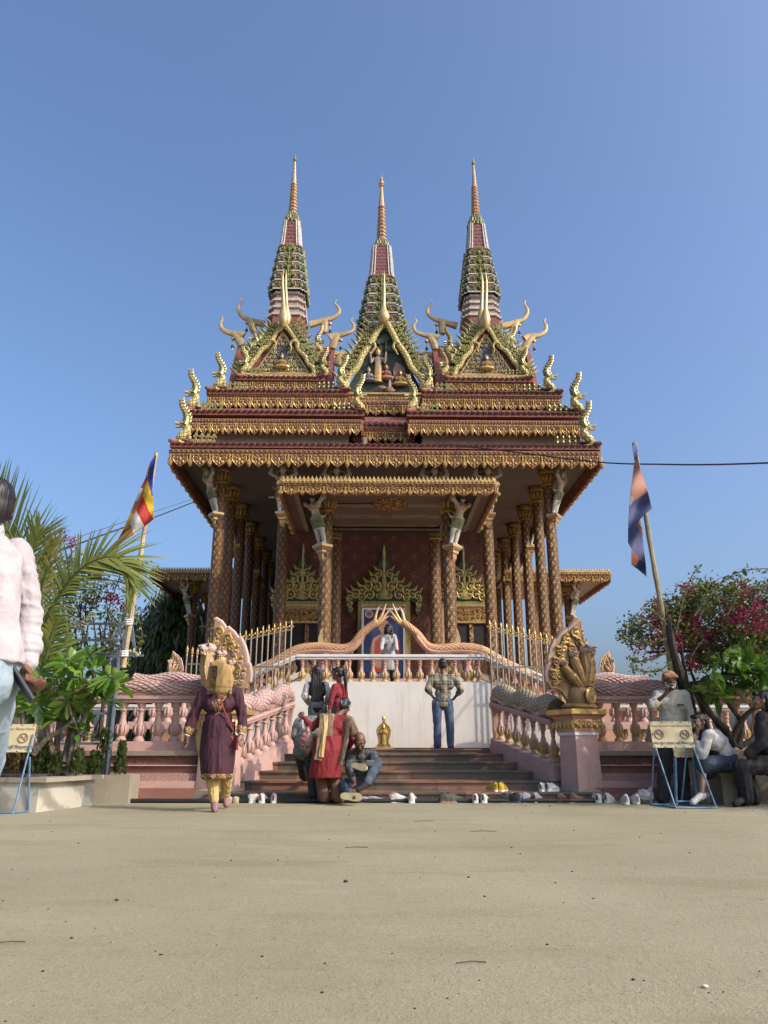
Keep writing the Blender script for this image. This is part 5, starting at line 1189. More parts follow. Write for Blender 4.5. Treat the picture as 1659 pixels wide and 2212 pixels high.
sign('cream shoe notice on a blue wire stand by the marble planter',(cx,Ys,0),a.z,zt,wid,.06,[((wid/2-.01,.03,a.z+.2),(wid/2-.06,-.14,0)),((wid/2-.02,.04,a.z-.05),(wid/2+.02,.10,0)),((-wid/2+.03,.03,a.z),(-wid/2-.05,-.14,0)),((-wid/2+.03,.03,a.z),(-wid/2,.3,0)),((wid/2-.06,-.14,.012),(-wid/2-.05,-.14,.012)),((wid/2-.06,-.14,.012),(wid/2+.02,.10,.012))],RAD(3))
q=W(1475,1630,10.45);sign('small cream board on a thick pale blue stand behind the front notice',(q.x,10.4,0),WZ(1470,1636,10.4),WZ(1470,1612,10.4),.26,.03,[((-.12,.0,.58),(-.19,-.05,0)),((.12,.0,.58),(.07,-.05,0)),((-.12,.03,.58),(-.1,.22,0)),((.12,.03,.58),(.22,.22,0)),((-.19,-.05,.05),(.07,-.05,.05))],0,small=True)
# ---------------------------------------------------------------- flags, poles, wires
def pole(name,label,path,r,mt='bamboo'):
    P=smoothpath([V(p) for p in path],8);o=P[0];b=MB();m=len(P)
    b.tube([p-o for p in P],[r*(1-.25*i/m)*(1.14 if i%4==0 else 1) for i in range(m)],8,0)
    k=b.build(name,M[mt]);k.location=o;return tag(k,label,'pole',group='bamboo flag poles')
pole('bamboo_pole','pale bamboo pole tied to the blue steel post, carrying the striped flag',[W(266,1442,10.7),W(302,1210,10.68),W(337.5,978,10.65)],.036)
pole('bamboo_pole','bamboo pole rising out of the bougainvillea with the faded blue flag',[W(1462,1520,10.9),W(1447,1430,10.72),W(1428,1310,10.62),W(1402,1160,10.6),W(1370,957,10.6)],.040,'bamboo_old')
def inpoly(x,y,p):
    c=False;n=len(p);j=n-1
    for i in range(n):
        if (p[i][1]>y)!=(p[j][1]>y) and x<(p[j][0]-p[i][0])*(y-p[i][1])/(p[j][1]-p[i][1])+p[i][0]:c=not c
        j=i
    return c
def flag(label,outline,regions,conv,Y,step,cols,base,fold):
    xs=[p[0] for p in outline];ys=[p[1] for p in outline];b=MB();idx={}
    def vert(i,j):
        if (i,j) not in idx:
            x,y=min(xs)+i*step,min(ys)+j*step
            dy=.05*math.sin(x*fold+y*fold*.45)+.03*math.sin(y*fold*.8)
            p=W(*conv(x,y),Y+dy);idx[(i,j)]=len(b.v);b.v.append(tuple(p))
        return idx[(i,j)]
    for i in range(int((max(xs)-min(xs))/step)+1):
        for j in range(int((max(ys)-min(ys))/step)+1):
            x,y=min(xs)+(i+.5)*step,min(ys)+(j+.5)*step
            if inpoly(x,y,outline):
                m_=base
                for k,pl in regions:
                    if inpoly(x,y,pl): m_=k
                b.f.append((vert(i,j),vert(i,j+1),vert(i+1,j+1),vert(i+1,j)));b.m.append(m_);b.uv.append(None)
    # snap boundary cells are small; cloth
    o=b.build('flag',cols,smooth=60);c=V(b.v[0]);o.data.transform(Matrix.Translation(-c));o.location=c
    m=o.modifiers.new('thick','SOLIDIFY');m.thickness=.004
    return tag(o,label,'flag',group='hanging flags')
def fc(n,c): return pm(n,c,.75,0,ns=4,amt=.12,bs=.15,bscale=12,trans=.25)
FL=[fc('flag_blue',(.03,.06,.36)),fc('flag_yellow',(.75,.50,.03)),fc('flag_red',(.48,.03,.025)),fc('flag_white',(.72,.70,.68)),fc('flag_orange',(.52,.18,.03))]
out=[(1264,82),(1235,130),(1210,180),(1190,270),(1145,360),(1100,470),(1060,570),(1010,690),(960,780),(915,855),(925,885),(1000,795),(1095,737),(1180,670),(1250,612),(1257,600),(1253,500),(1245,400),(1250,250),(1275,90)]
reg=[(0,[(1290,60),(1225,150),(1205,250),(1207,285),(1240,420),(1262,420),(1300,60)]),(1,[(1215,170),(1205,290),(1180,300),(1180,170)]),(2,[(1200,250),(1207,290),(1168,370),(1120,370),(1180,250)]),(3,[(1168,358),(1125,465),(1080,475),(1130,358)]),(4,[(1128,462),(1112,530),(1090,575),(1040,575),(1090,465)]),(1,[(1092,565),(1060,635),(1035,705),(990,705),(1050,565)]),(2,[(1040,690),(1005,745),(930,900),(890,860),(1000,690)]),
 (1,[(1205,290),(1165,420),(1215,540),(1262,620),(1262,420),(1240,420)]),(2,[(1165,420),(1112,545),(1175,680),(1255,612),(1215,540)]),(3,[(1112,540),(1060,640),(1095,745),(1180,672)]),(4,[(1060,640),(1000,745),(930,885),(1000,800),(1098,742)])]
flag('five colour striped flag of blue, yellow, red, white and orange, hanging from the bamboo pole',out,reg,lambda x,y:(x/3.78,960+y/3.78),10.52,3,FL,4,.035)
FR=[fc('faded_navy',(.10,.11,.25)),fc('faded_coral',(.55,.27,.20)),fc('flag_grey_white',(.5,.5,.5)),fc('faded_red',(.38,.12,.08)),fc('dark_navy',(.035,.045,.13))]
out=[(590,78),(612,95),(622,130),(628,215),(650,300),(705,470),(740,610),(685,650),(650,690),(660,720),(665,800),(668,870),(690,1050),(698,1150),(640,1100),(578,1055),(580,930),(550,880),(549,790),(560,600),(568,500),(585,350),(600,230),(588,140)]
reg=[(1,[(560,222),(650,222),(720,465),(600,545),(555,600)]),(2,[(560,500),(600,520),(565,580)]),(2,[(655,680),(670,760),(640,760),(630,720)]),(3,[(630,715),(668,770),(668,810),(610,745)]),(3,[(575,925),(640,1000),(610,1065),(570,1065)]),(4,[(640,1010),(690,1050),(705,1160),(575,1062),(610,1062)])]
flag('faded navy and coral flag hanging limp from the right bamboo pole',out,reg,lambda x,y:((2200+x/2.0133)/1.8228,(1700+y/2.0133)/1.8228),10.42,3,FR,0,.03)
def wire(label,pts,r=.012):
    P=smoothpath(pts,8);o=P[0];b=MB();b.tube([p-o for p in P],r,5);k=b.build('power_cable',M['black']);k.location=o;tag(k,label,'cable',group='overhead cables')
wire('black cable sagging from the temple roof out past the right flag',[W(945,958,20.6),W(1100,975,19.2),W(1290,998,17),W(1440,1003,15.2),W(1560,1003,14),W(1760,996,12)],.018)
wire('black cable running from the left flag pole up to the temple eave',[W(422,1083,22),W(340,1115,17),W(260,1142,14),W(160,1178,12),W(60,1215,10.5)],.014)
wire('thin faint cable above the thicker one at the left eave',[W(416,1078,22.4),W(340,1103,17),W(200,1150,13),W(60,1190,10.5)],.005)
# ---------------------------------------------------------------- planters, frames, plants
def PX(x,y,Y): return W(x/3.78,1344+y/3.78,Y)     # left survey sheet
def PRt(x,y,Y): return W(1207+x/3.67,1344+y/3.67,Y)  # right survey sheet
A=W(77,1754,9.36);B_=W(187,1741,10.4);dr=(B_-A);dr.z=0;dr.normalize();nl=V((-1,.12,0)).normalized()
root=thing('planter','long streaked marble planter box with a stone rim at the left edge','planter',(A.x,A.y,0));zt=.37
p=[V((0,0,0)),dr*1.2,dr*1.2+nl*4,nl*4]
b=MB();b.hexa([q for q in p]+[q+ZA*(zt-.05) for q in p]);b.build('box',M['marble'],root)
b=MB();ce=sum(p,V())/4;e=[ce+(q-ce)*1.03+(q-ce).normalized()*.04 for q in p];b.hexa([q+ZA*(zt-.05) for q in e]+[q+ZA*zt for q in e]);b.build('rim',M['concrete'],root)
b=MB();e=[ce+(q-ce)*.9 for q in p];b.hexa([q+ZA*(zt-.02) for q in e]+[q+ZA*(zt+.03) for q in e]);b.build('soil',M['barkd'],root)
A2=W(186,1738,10.85);B2=W(279,1735,10.95);b=MB();b.box((0,0,.18),(B2.x-A2.x,.55,.36),0,RAD(3));o=b.build('concrete_block',M['concrete']);o.location=((A2.x+B2.x)/2,11.1,0);tag(o,'stained concrete footing block between the marble planter and the wall','block')
# steel post and trellis
Yt=10.95;fr_=thing('steel_trellis','rusty blue grey steel post and climbing frame behind the frangipani','trellis',W(227,1677,Yt),0,'steel trellises')
of=-W(227,1677,Yt)
def bar(m,a,c,w_=.045,h_=.045): m.beam(a+of,c+of,w_,h_)
b=MB();bar(b,W(227,1677,Yt),W(252,1418,Yt),.10,.06);bar(b,W(227,1677,Yt)+V((.04,-.03,0)),W(252,1418,Yt)+V((.04,-.03,0)),.02,.09);b.build('post',M['bluesteel'],fr_)
for (v,u0,u1) in ((1541,40,236),(1606,40,232),(1347,60,292),(1382,60,285),(1412,60,275),(1416,60,310)):
    b=MB();bar(b,W(u1,v,Yt),W(u0,v+1,Yt),.035,.03);b.build('cross_bar',M['bluesteel'],fr_)
for (a,c) in (((262,1343),(242,1385)),((255,1346),(266,1398)),((286,1352),(293,1412)),((232,1390),(292,1420)),((252,1418),(278,1345)),((280,1350),(294,1420)),((150,1345),(152,1530)),((60,1345),(62,1530))):
    b=MB();bar(b,W(*a,Yt),W(*c,Yt),.04,.02);b.build('brace',M['bluesteel'],fr_)
for v,u in ((1344,278),(1412,268)):
    b=MB()
    c=W(u,v,10.68)+of
    for i in range(3): b.tube([c+V((.05*math.cos(t*.9),.05*math.sin(t*.9),.03*i-.03+.008*math.sin(t))) for t in range(8)],.014,5)
    b.build('rag_tie',M['white'],fr_)
# leaf builders
def blade(b,c,d,L,w,up,mat=0,fold=.25,droop=.25):
    d=d.normalized();s=d.cross(up);s=s.normalized() if s.length>1e-4 else V((1,0,0));n=s.cross(d).normalized()
    r=[(0,.12),(.3,.75),(.62,1),(.85,.75),(1,.05)];vs=[]
    for t,k in r:
        m=c+d*L*t-ZA*droop*L*t*t
        vs+= [tuple(m-s*w*k*.5+n*w*k*fold),tuple(m),tuple(m+s*w*k*.5+n*w*k*fold)]
    fs=[]
    for i in range(4):
        for j in (0,1): a=i*3+j;fs.append((a,a+1,a+4,a+3))
    b.add(vs,fs,mat)
def rdir(up=0): 
    while True:
        v=V((rnd.uniform(-1,1),rnd.uniform(-1,1),rnd.uniform(-1,1)))
        if .1<v.length<1: 
            v.normalize();v.z+=up;return v.normalized()
def frangipani(label,base,clusters,L,w,trunks,n=15,extra=0):
    root=thing('frangipani_shrub',label,'shrub',base,0,'frangipani shrubs');o=-V(base)
    b=MB()
    for t in trunks:
        P=smoothpath([V(q)+o for q in t],4);m=len(P);b.tube(P,[.045*(1-.6*i/m) for i in range(m)],7)
    for c in clusters:
        near=min((V(t[-1]) for t in trunks),key=lambda q:(q-c).length);b.tube([near+o,(near+c)/2+o-ZA*.03,c+o],[.02,.017,.014],5)
    b.build('stems',M['bark'],root)
    g=MB()
    for c in clusters:
        ax=rdir(.8)
        for i in range(n+rnd.randint(-2,3)):
            a=i*2.4+rnd.uniform(-.3,.3);el=rnd.uniform(-.35,1.0);x,y=frame(ax)
            d=(x*math.cos(a)+y*math.sin(a))*math.cos(el)+ax*math.sin(el)
            blade(g,V(c)+o+d*.03+V((rnd.uniform(-.03,.03),)*3),d,L*rnd.uniform(.7,1.15),w*rnd.uniform(.8,1.15),ax,0,.16,rnd.uniform(.05,.3))
    g.build('leaves',M['frangi'],root,smooth=60);return root
cl=[PX(*q,9.9+rnd.uniform(-.25,.35)) for q in ((560,330),(640,420),(760,390),(900,440),(950,520),(500,470),(600,560),(780,590),(870,650),(650,745),(490,790),(650,905),(330,650),(200,640),(350,470),(110,430),(250,730),(700,310),(820,480),(420,560),(560,640),(690,520),(30,520),(60,650),(440,400))]
bs=PX(480,1180,9.95);tr=[[PX(270,1080,9.9),PX(350,980,9.9),PX(500,880,9.9),PX(600,800,9.85)],[PX(560,1180,10),PX(590,1000,10),PX(600,800,10),PX(560,500,10)],[PX(440,1120,10),PX(400,950,10),PX(340,760,10),PX(330,600,10)],[PX(470,1150,10.1),PX(470,900,10.1),PX(520,650,10.1)],[PX(610,1120,10),PX(650,900,10),PX(740,650,10),PX(800,520,10)],[PX(530,1150,10),PX(560,950,10.1),PX(620,700,10.1)],[PX(300,1060,9.9),PX(200,900,9.9),PX(180,700,9.9)]]
frangipani('broad leaved frangipani shrub crowding the marble planter by the steel post',bs,cl,.225,.072,tr,17)
cr=[PRt(*q,10.55+rnd.uniform(-.3,.25)) for q in ((1300,320),(1450,290),(1540,330),(1200,420),(1180,560),(1390,520),(1570,470),(1280,610),(1480,250),(1340,420),(1250,500),(1440,400),(1620,380),(1500,480),(1620,560))]
bs=PRt(1400,980,10.9);tr=[[PRt(1400,990,10.9),PRt(1330,850,10.9),PRt(1200,720,10.9),PRt(1130,600,10.9)],[PRt(1420,990,10.9),PRt(1450,800,10.9),PRt(1330,620,10.8),PRt(1290,420,10.8)],[PRt(1430,990,11),PRt(1560,900,11),PRt(1640,700,11),PRt(1560,520,11)],[PRt(1380,900,10.9),PRt(1500,720,10.8),PRt(1640,660,10.7)],[PRt(1340,850,10.9),PRt(1160,690,10.9),PRt(1040,480,10.9)],[PRt(1380,950,11),PRt(1250,800,11),PRt(1100,500,11)]]
frangipani('frangipani with broad leaves and dark bare stems behind the seated girl',bs,cr,.25,.085,tr,14)
def palm(label,base,fronds,mat='palm'):
    root=thing('palm',label,'palm',base,0,'young palms');o=-V(base)
    for f in fronds:
        P=smoothpath([V(q)+o for q in f['path']],8);m=len(P);b=MB();b.tube(P,[.028*(1-.85*i/m) for i in range(m)],6,1)
        n=f.get('n',34);L0=f['L'];sides=f.get('sides',(-1,1))
        for i in range(n):
            t=.16+.84*i/n;k=min(m-2,int(t*(m-1)));p=P[k].lerp(P[k+1],t*(m-1)-k);tg=(P[k+1]-P[k]).normalized()
            sd=tg.cross(f.get('nrm',V((.1,-1,.25)))).normalized()
            for s in sides:
                lf=L0*(.55+.45*math.sin(PI*min(1,t*.95+.05)))*rnd.uniform(.85,1.1)
                d=(tg*(.55+.5*t)+sd*s*(.9-.35*t)+V((0,rnd.uniform(-.25,.25),rnd.uniform(-.08,.08)))).normalized()
                w=.034;x=d.cross(V((0,-1,.3))).normalized();q=p;vs=[];N=4
                for j in range(N+1):
                    u=j/N;c=p+d*lf*u-ZA*lf*f.get('droop',.25)*u*u;ww=w*(1-u**2.2)+.002;vs+=[tuple(c-x*ww/2),tuple(c+x*ww/2+V((0,-.012*(1-u),0)))]
                b.add(vs,[(2*j,2*j+1,2*j+3,2*j+2) for j in range(N)],0)
        b.build('frond',[M[f.get('mat',mat)],M['shrub']],root,smooth=60)
    return root
lp=PX(150,1180,10.3)
def PF(x,y,Y=10.3): return W(x/3.78,960+y/3.78,Y)
fr1=[dict(path=[PF(330,1560),PF(230,1180),PF(90,760),PF(-90,330)],L=1.05,n=46,droop=.10,nrm=V((0,-1,0))),
 dict(path=[PF(330,1480),PF(480,1250),PF(600,1080),PF(730,975),PF(860,925),PF(970,935),PF(1060,1020),PF(1110,1160)],L=.72,n=44,droop=.12),
 dict(path=[PF(320,1640),PF(400,1400),PF(520,1180),PF(600,1090)],L=.42,n=24,droop=.5),
 dict(path=[PF(300,1520),PF(340,1200),PF(400,960),PF(440,780)],L=.30,n=26,droop=.05,mat='palmy'),
 dict(path=[PF(200,1560),PF(150,1250),PF(250,900),PF(330,720)],L=.7,n=30,droop=.1),
 dict(path=[PF(330,1900),PF(400,1640),PF(430,1520),PF(470,1420)],L=.42,n=26,droop=.45),
 dict(path=[PF(200,1900),PF(120,1700),PF(60,1600),PF(-40,1540)],L=.6,n=26,droop=.3),
 dict(path=[PF(300,1950),PF(380,1800),PF(420,1700),PF(440,1650)],L=.5,n=22,droop=.2)]
palm('young coconut palm with arching fronds behind the man at the left edge',PX(200,1150,10.35),fr1)
def PQ(x,y,Y=11.2): return W(1207+x/3.67,1344+y/3.67,Y)
palm('yellowing palm fronds reaching in at the right edge',PQ(2100,900,11.4),[dict(path=[PQ(2250,600),PQ(2000,380),PQ(1700,230),PQ(1500,180)],L=.65,n=36,droop=.15,mat='palmy'),dict(path=[PQ(2200,520),PQ(2000,300),PQ(1800,180),PQ(1640,60)],L=.8,n=36,droop=.2,mat='palmy'),dict(path=[PQ(2250,700),PQ(2000,520),PQ(1750,470),PQ(1560,420)],L=.55,n=30,droop=.25,mat='palmy')])
def leaflet(b,c,s,mat=0):
    d=rdir();n=rdir();x=d.cross(n)
    if x.length<.05: return
    x.normalize();b.add([tuple(c),tuple(c+d*s*.5+x*s*.32),tuple(c+d*s),tuple(c+d*s*.5-x*s*.32)],[(0,1,2,3)],mat)
def bougain(label,base,mats,stems,nclump,leaves,region,flowers,trunk):
    root=thing('bougainvillea',label,'shrub',base,0,'bougainvilleas');o=-V(base);b=MB()
    for t in trunk:
        P=smoothpath([V(q)+o for q in t[0]],5);m=len(P);b.tube(P,[t[1]*(1-.75*i/m)*(1+.12*math.sin(i*1.3)) for i in range(m)],8)
    b.build('trunk',M['barkd'],root)
    s=MB();g=MB();f=MB();ends=[]
    for st_ in stems:
        P=smoothpath([V(q)+o for q in st_],6);m=len(P);s.tube(P,[.011*(1-.7*i/m)+.003 for i in range(m)],5)
        for i in range(2,m):
            for _ in range(4): leaflet(g,P[i]+rdir()*.04,rnd.uniform(.04,.065))
    for _ in range(nclump):
        c,r=region();c=c+o
        q=c
        for k in range(3):
            e=q+rdir(.1)*r*.9;s.tube([q,(q+e)/2+rdir()*.05,e],[.009,.007,.004],4);q=e if k%2 else q
        for _ in range(leaves):
            p=c+V((rnd.gauss(0,1),rnd.gauss(0,1),rnd.gauss(0,.8)))*r*.5;leaflet(g,p,rnd.uniform(.038,.078))
    s.build('vines',M['bark'],root)
    g.build('leaves',M['bleaf'],root,smooth=0)
    for (c,r,n,mt) in flowers:
        c=V(c)+o;f=MB()
        for _ in range(int(n*2.0)): leaflet(f,c+V((rnd.gauss(0,1),rnd.gauss(0,.8),rnd.gauss(0,.8)))*r*.5,rnd.uniform(.032,.056),0)
        f.build('blossoms',mats[mt],root,smooth=0)
    return root
def regR():
    while True:
        u,v=rnd.uniform(1350,1770),rnd.uniform(1235,1455)
        top=1330-75*min(1,max(0,(u-1370)/160))+8*math.sin(u*.07);bot=1440 if u>1490 else 1400
        if top<v<bot and not (u<1420 and rnd.random()<.6): break
    return W(u,v,rnd.uniform(10.9,12.4)),rnd.uniform(.10,.22)
fls=[(W(u,v,11.0+rnd.uniform(-.35,.3)),r,n,m_) for (u,v,r,n,m_) in ((1415,1335,.22,70,0),(1440,1355,.25,110,0),(1470,1350,.28,140,0),(1490,1340,.22,90,0),(1482,1270,.14,50,0),(1465,1320,.2,70,0),(1570,1340,.22,80,0),(1600,1330,.22,90,0),(1640,1310,.2,70,0),(1610,1275,.14,40,0),(1520,1375,.10,26,2),(1525,1388,.13,50,2),(1480,1372,.12,30,1),(1380,1400,.12,30,0),(1408,1420,.12,30,0),(1640,1350,.2,70,0),(1560,1300,.12,30,0),(1590,1400,.10,25,1),(1490,1420,.09,20,1),(1630,1410,.09,20,1),(1545,1365,.10,24,1),(1460,1385,.14,40,0),(1430,1380,.14,40,0),(1500,1440,.10,22,1))]
M['bflower2']=leafmat('pink_magenta_bracts',(.42,.05,.20),(.50,.10,.28),.4)
stR=[[W(1460,1370,10.5),W(1475,1300,10.5),W(1490,1255,10.5),W(1507,1224,10.5)],[W(1510,1340,10.6),W(1530,1290,10.6),W(1570,1250,10.6),W(1610,1232,10.6),W(1665,1228,10.6)],[W(1500,1330,10.5),W(1540,1280,10.5),W(1590,1265,10.5)],[W(1440,1380,10.4),W(1400,1390,10.4),W(1365,1385,10.4),W(1345,1375,10.4)],[W(1440,1410,10.4),W(1400,1425,10.4),W(1372,1428,10.4),W(1360,1420,10.4)],[W(1430,1370,10.4),W(1390,1340,10.4),W(1362,1335,10.4)],[W(1450,1430,10.3),W(1420,1450,10.3),W(1380,1448,10.3),W(1365,1442,10.3)],[W(1570,1330,10.6),W(1600,1280,10.6),W(1640,1265,10.6),W(1680,1270,10.6)],[W(1440,1350,10.4),W(1410,1320,10.4),W(1395,1315,10.4)]]
bougain('dense magenta bougainvillea on a dark twisted trunk beside the right flag pole',W(1480,1640,10.9),[M['bflower'],M['bflowerr'],M['bflower2']],stR,340,58,regR,fls,
 [([W(1492,1640,11.2),W(1488,1540,11.1),W(1472,1470,10.8),W(1452,1390,10.6),W(1443,1330,10.6)],.105),([W(1520,1640,10.9),W(1500,1540,10.9),W(1478,1440,10.8),W(1470,1380,10.7)],.05),([W(1540,1640,10.9),W(1510,1500,10.9),W(1490,1430,10.8),W(1520,1380,10.8)],.035)])
tr_=thing('steel_trellis','dark steel frame half hidden under the right bougainvillea','trellis',W(1440,1409,10.5),0,'steel trellises');of=-W(1440,1409,10.5)
for (a,c) in (((1400,1409),(1640,1405)),((1425,1368),(1500,1366)),((1420,1412),(1437,1365)),((1420,1412),(1455,1398))):
    kk_=a[1]*.0013%.05;b=MB();bar(b,W(*a,11.5+kk_),W(*c,11.5+kk_),.045,.03);b.build('frame_bar',M['barkd'],tr_)
def regL():
    u,v=rnd.uniform(95,300),rnd.uniform(1200,1430);return W(u,v,rnd.uniform(10.8,11.8)),rnd.uniform(.10,.22)
fl=[(W(u,v,10.9),r,n,m_) for (u,v,r,n,m_) in ((132,1150,.12,22,0),(155,1168,.14,30,0),(125,1162,.10,14,0),(158,1180,.08,12,0),(240,1292,.13,60,1),(268,1312,.12,45,1),(228,1260,.10,20,1),(205,1240,.08,18,1),(130,1240,.10,26,2),(180,1345,.11,36,2),(165,1350,.08,18,2),(165,1195,.10,20,2),(195,1330,.08,16,2),(290,1410,.09,14,2))]
stL=[[W(u0,1430,11.2),W((u0+u1)/2+rnd.uniform(-25,25),(1430+v1)/2,11.2),W(u1,v1,11.1)] for u0,u1,v1 in ((150,130,1150),(170,160,1165),(190,200,1215),(220,260,1240),(200,150,1200),(240,280,1300),(160,110,1230),(260,300,1340),(180,220,1230),(210,180,1260),(230,285,1280),(190,120,1290),(250,230,1290),(140,200,1310),(160,250,1350),(270,230,1380),(120,180,1380))]
bougain('sparse leggy bougainvillea with crimson and cream flowers behind the palm',W(170,1600,11.3),[M['bflower'],M['bflowerr'],M['wflower']],stL,60,24,regL,fl,[([W(152,1600,11.3),W(155,1450,11.3),W(148,1330,11.3)],.05),([W(185,1600,11.3),W(175,1450,11.3),W(160,1350,11.3)],.04),([W(215,1600,11.3),W(225,1470,11.3),W(215,1350,11.3)],.035)])
# small clipped shrubs in the planter
def small_shrub(label,c,h,r,mat,n):
    root=thing('small_shrub',label,'shrub',c,0,'small planter shrubs');b=MB();b.tube([(0,0,-.05),(0,0,h*.6)],.012,5);b.build('stem',M['bark'],root);g=MB()
    for i in range(n):
        a=rnd.uniform(0,6.28);t=rnd.random();rr=r*math.sqrt(rnd.random())*(1-.55*t);p=V((rr*math.cos(a),rr*math.sin(a),h*t));d=(p*.6+V((0,0,h*.5))+rdir()*.1).normalized();x=frame(d)[0];s=rnd.uniform(.05,.10)
        g.add([tuple(p),tuple(p+d*s*.6+x*s*.22),tuple(p+d*s),tuple(p+d*s*.6-x*s*.22)],[(0,1,2,3)])
    g.build('foliage',M[mat],root,smooth=0)
for (x,y,h,r,mt,n,lab) in ((430,1260,.22,.12,'shrub',300,'small green shrub in the planter below the frangipani stems'),(620,1250,.26,.10,'shrub',300,'upright green shrub at the right end of the marble planter'),(760,1260,.27,.14,'shrub',420,'round green shrub spilling over the planter corner'),(975,1250,.38,.09,'shrub',280,'thin green shrub behind the concrete block'),(850,1080,.3,.12,'shrub',140,'wispy shrub beside the steel post'),(150,1230,.22,.22,'shrubb',500,'brown dried shrub under the left notice board'),(300,1240,.20,.16,'shrub',360,'low green shrub behind the left notice stand'),(40,1230,.24,.2,'shrubb',360,'dry brown shrub at the far left of the planter'),(360,1110,.2,.12,'shrub',180,'small green shrub around the frangipani trunk')):
    small_shrub(lab,PX(x,y,10.0 if x<700 else 10.9),h,r,mt,n)
# far conifers behind the left porch
def conifer(label,u,vtop,Y,wid,n):
    base=W(u,1600,Y);base.z=0;top=W(u,vtop,Y).z;root=thing('weeping_tree',label,'tree',base,0,'trees behind the temple');b=MB();b.tube([(0,0,0),(.1,0,top*.5),(0,0,top*.92)],[.22,.15,.04],8);b.build('trunk',M['barkd'],root);g=MB()
    for _ in range(n):
        t=rnd.random()**.8;z=top*(.12+.88*t);rr=wid*(1-t*.75)*math.sqrt(rnd.uniform(.25,1));a=rnd.uniform(0,6.28);c=V((rr*math.cos(a),rr*math.sin(a),z))
        for k in range(9):
            p=c+V((rnd.gauss(0,.28),rnd.gauss(0,.28),rnd.gauss(0,.25)));L=rnd.uniform(.25,.6);d=(V((math.cos(a)*.4,math.sin(a)*.4,-1))+rdir()*.35).normalized();x=frame(d)[0];x=(x+rdir()*.5).normalized()
            g.add([tuple(p),tuple(p+d*L*.5+x*.05),tuple(p+d*L),tuple(p+d*L*.5-x*.05)],[(0,1,2,3)])
    g.build('crown',M['conifer'],root,smooth=0)
conifer('dark weeping conifer behind the left side porch, between post and columns',350,1285,33,2.3,640);conifer('shorter weeping conifer behind the left trellis',298,1335,34,1.8,380);conifer('dark weeping conifer seen between the left porch columns',420,1325,36,1.9,420)
# unseen tree, added to throw dappled shade on the right post
root=thing('shade_tree','unseen leafy tree added for dappled shade on the right stair post','tree',(8.9,8.2,0));b=MB();b.tube([(0,0,0),(.1,0,1.5),(-.1,.2,3.2)],[.2,.15,.1],8);b.build('trunk',M['bark'],root);g=MB()
for _ in range(120):
    c=V((rnd.uniform(-1.2,1.5),rnd.uniform(-.9,1.2),rnd.uniform(2.6,4.6)))
    for _ in range(22): leaflet(g,c+V((rnd.gauss(0,.3),rnd.gauss(0,.3),rnd.gauss(0,.25))),rnd.uniform(.12,.22))
g.build('crown',M['shrub'],root,smooth=0)
# bench on the right
q=W(1555,1738,10.5);root=thing('stone_bench','low grey concrete bench under the seated people at the right','bench',(q.x,10.6,0));b=MB();b.bx(0,3,-.2,.35,.36,.43);b.build('seat',M['concrete'],root)
for x in (.05,1.4,2.7): b=MB();b.bx(x,x+.25,-.12,.27,0,.36);b.build('leg',M['concrete'],root)
b=MB();b.bx(0,3.2,.55,.85,0,.62);o=b.build('planter_wall',M['ledge']);o.location=(q.x-.1,10.6,0);tag(o,'low grey planter wall behind the bench at the right edge','planter')

g=MB();r2=random.Random(3)
for _ in range(420):
    y=1.6+8.6*r2.random()**1.3;x=r2.uniform(-.62,.62)*(y+.6)-.35;s_=r2.choice((.0018,.0025,.0025,.004,.006))*(.7+.05*y);g.T=Matrix.Translation((x,y,s_*.3))@Matrix.Rotation(r2.uniform(0,6),4,'Z');g.ball((0,0,0),(s_*r2.uniform(.8,1.5),s_,s_*.6),5,4,r2.choice((0,0,1,2)))
g.T=None;tag(g.build('grit',[M['barkd'],M['concrete'],M['bark']],None,smooth=0),'fine grit and crumbs scattered over the concrete forecourt',None,kind='stuff')
# ---------------------------------------------------------------- people
def loftrows(b,rows,n=20,mat=0):
    """rows: (centre, rx, ry) horizontal ellipses, closed"""
    vs=[];m=len(rows)
    for c,rx,ry in rows:
        for k in range(n): a=2*PI*k/n;vs.append((c[0]+rx*math.cos(a),c[1]+ry*math.sin(a),c[2]))
    fs=[(i*n+k,i*n+(k+1)%n,(i+1)*n+(k+1)%n,(i+1)*n+k) for i in range(m-1) for k in range(n)]
    if rows[0][0][2]>rows[-1][0][2]: fs=[f[::-1] for f in fs];fs+=[tuple(range(n)),tuple((m-1)*n+k for k in range(n-1,-1,-1))]
    else: fs+=[tuple(range(n-1,-1,-1)),tuple((m-1)*n+k for k in range(n))]
    b.add(vs,fs,mat)
def folds(me,amp,fq,stretch=(1,1,1),sd=0):
    n=len(me.vertices);co=np.empty(n*3,'f');no=np.empty(n*3,'f');me.vertices.foreach_get('co',co);me.vertices.foreach_get('normal',no);co=co.reshape(-1,3);no=no.reshape(-1,3)
    st=V(stretch)*fq;d=np.empty(n,'f')
    for i in range(n):
        c=co[i];q=V((c[0]*st.x+sd,c[1]*st.y,c[2]*st.z));k=noise.noise(q);d[i]=(1-abs(k)*2.6)*.75+.4*noise.noise(q*2.3)
    co+=no*(d-.3)[:,None]*amp;me.vertices.foreach_set('co',co.ravel());me.update()
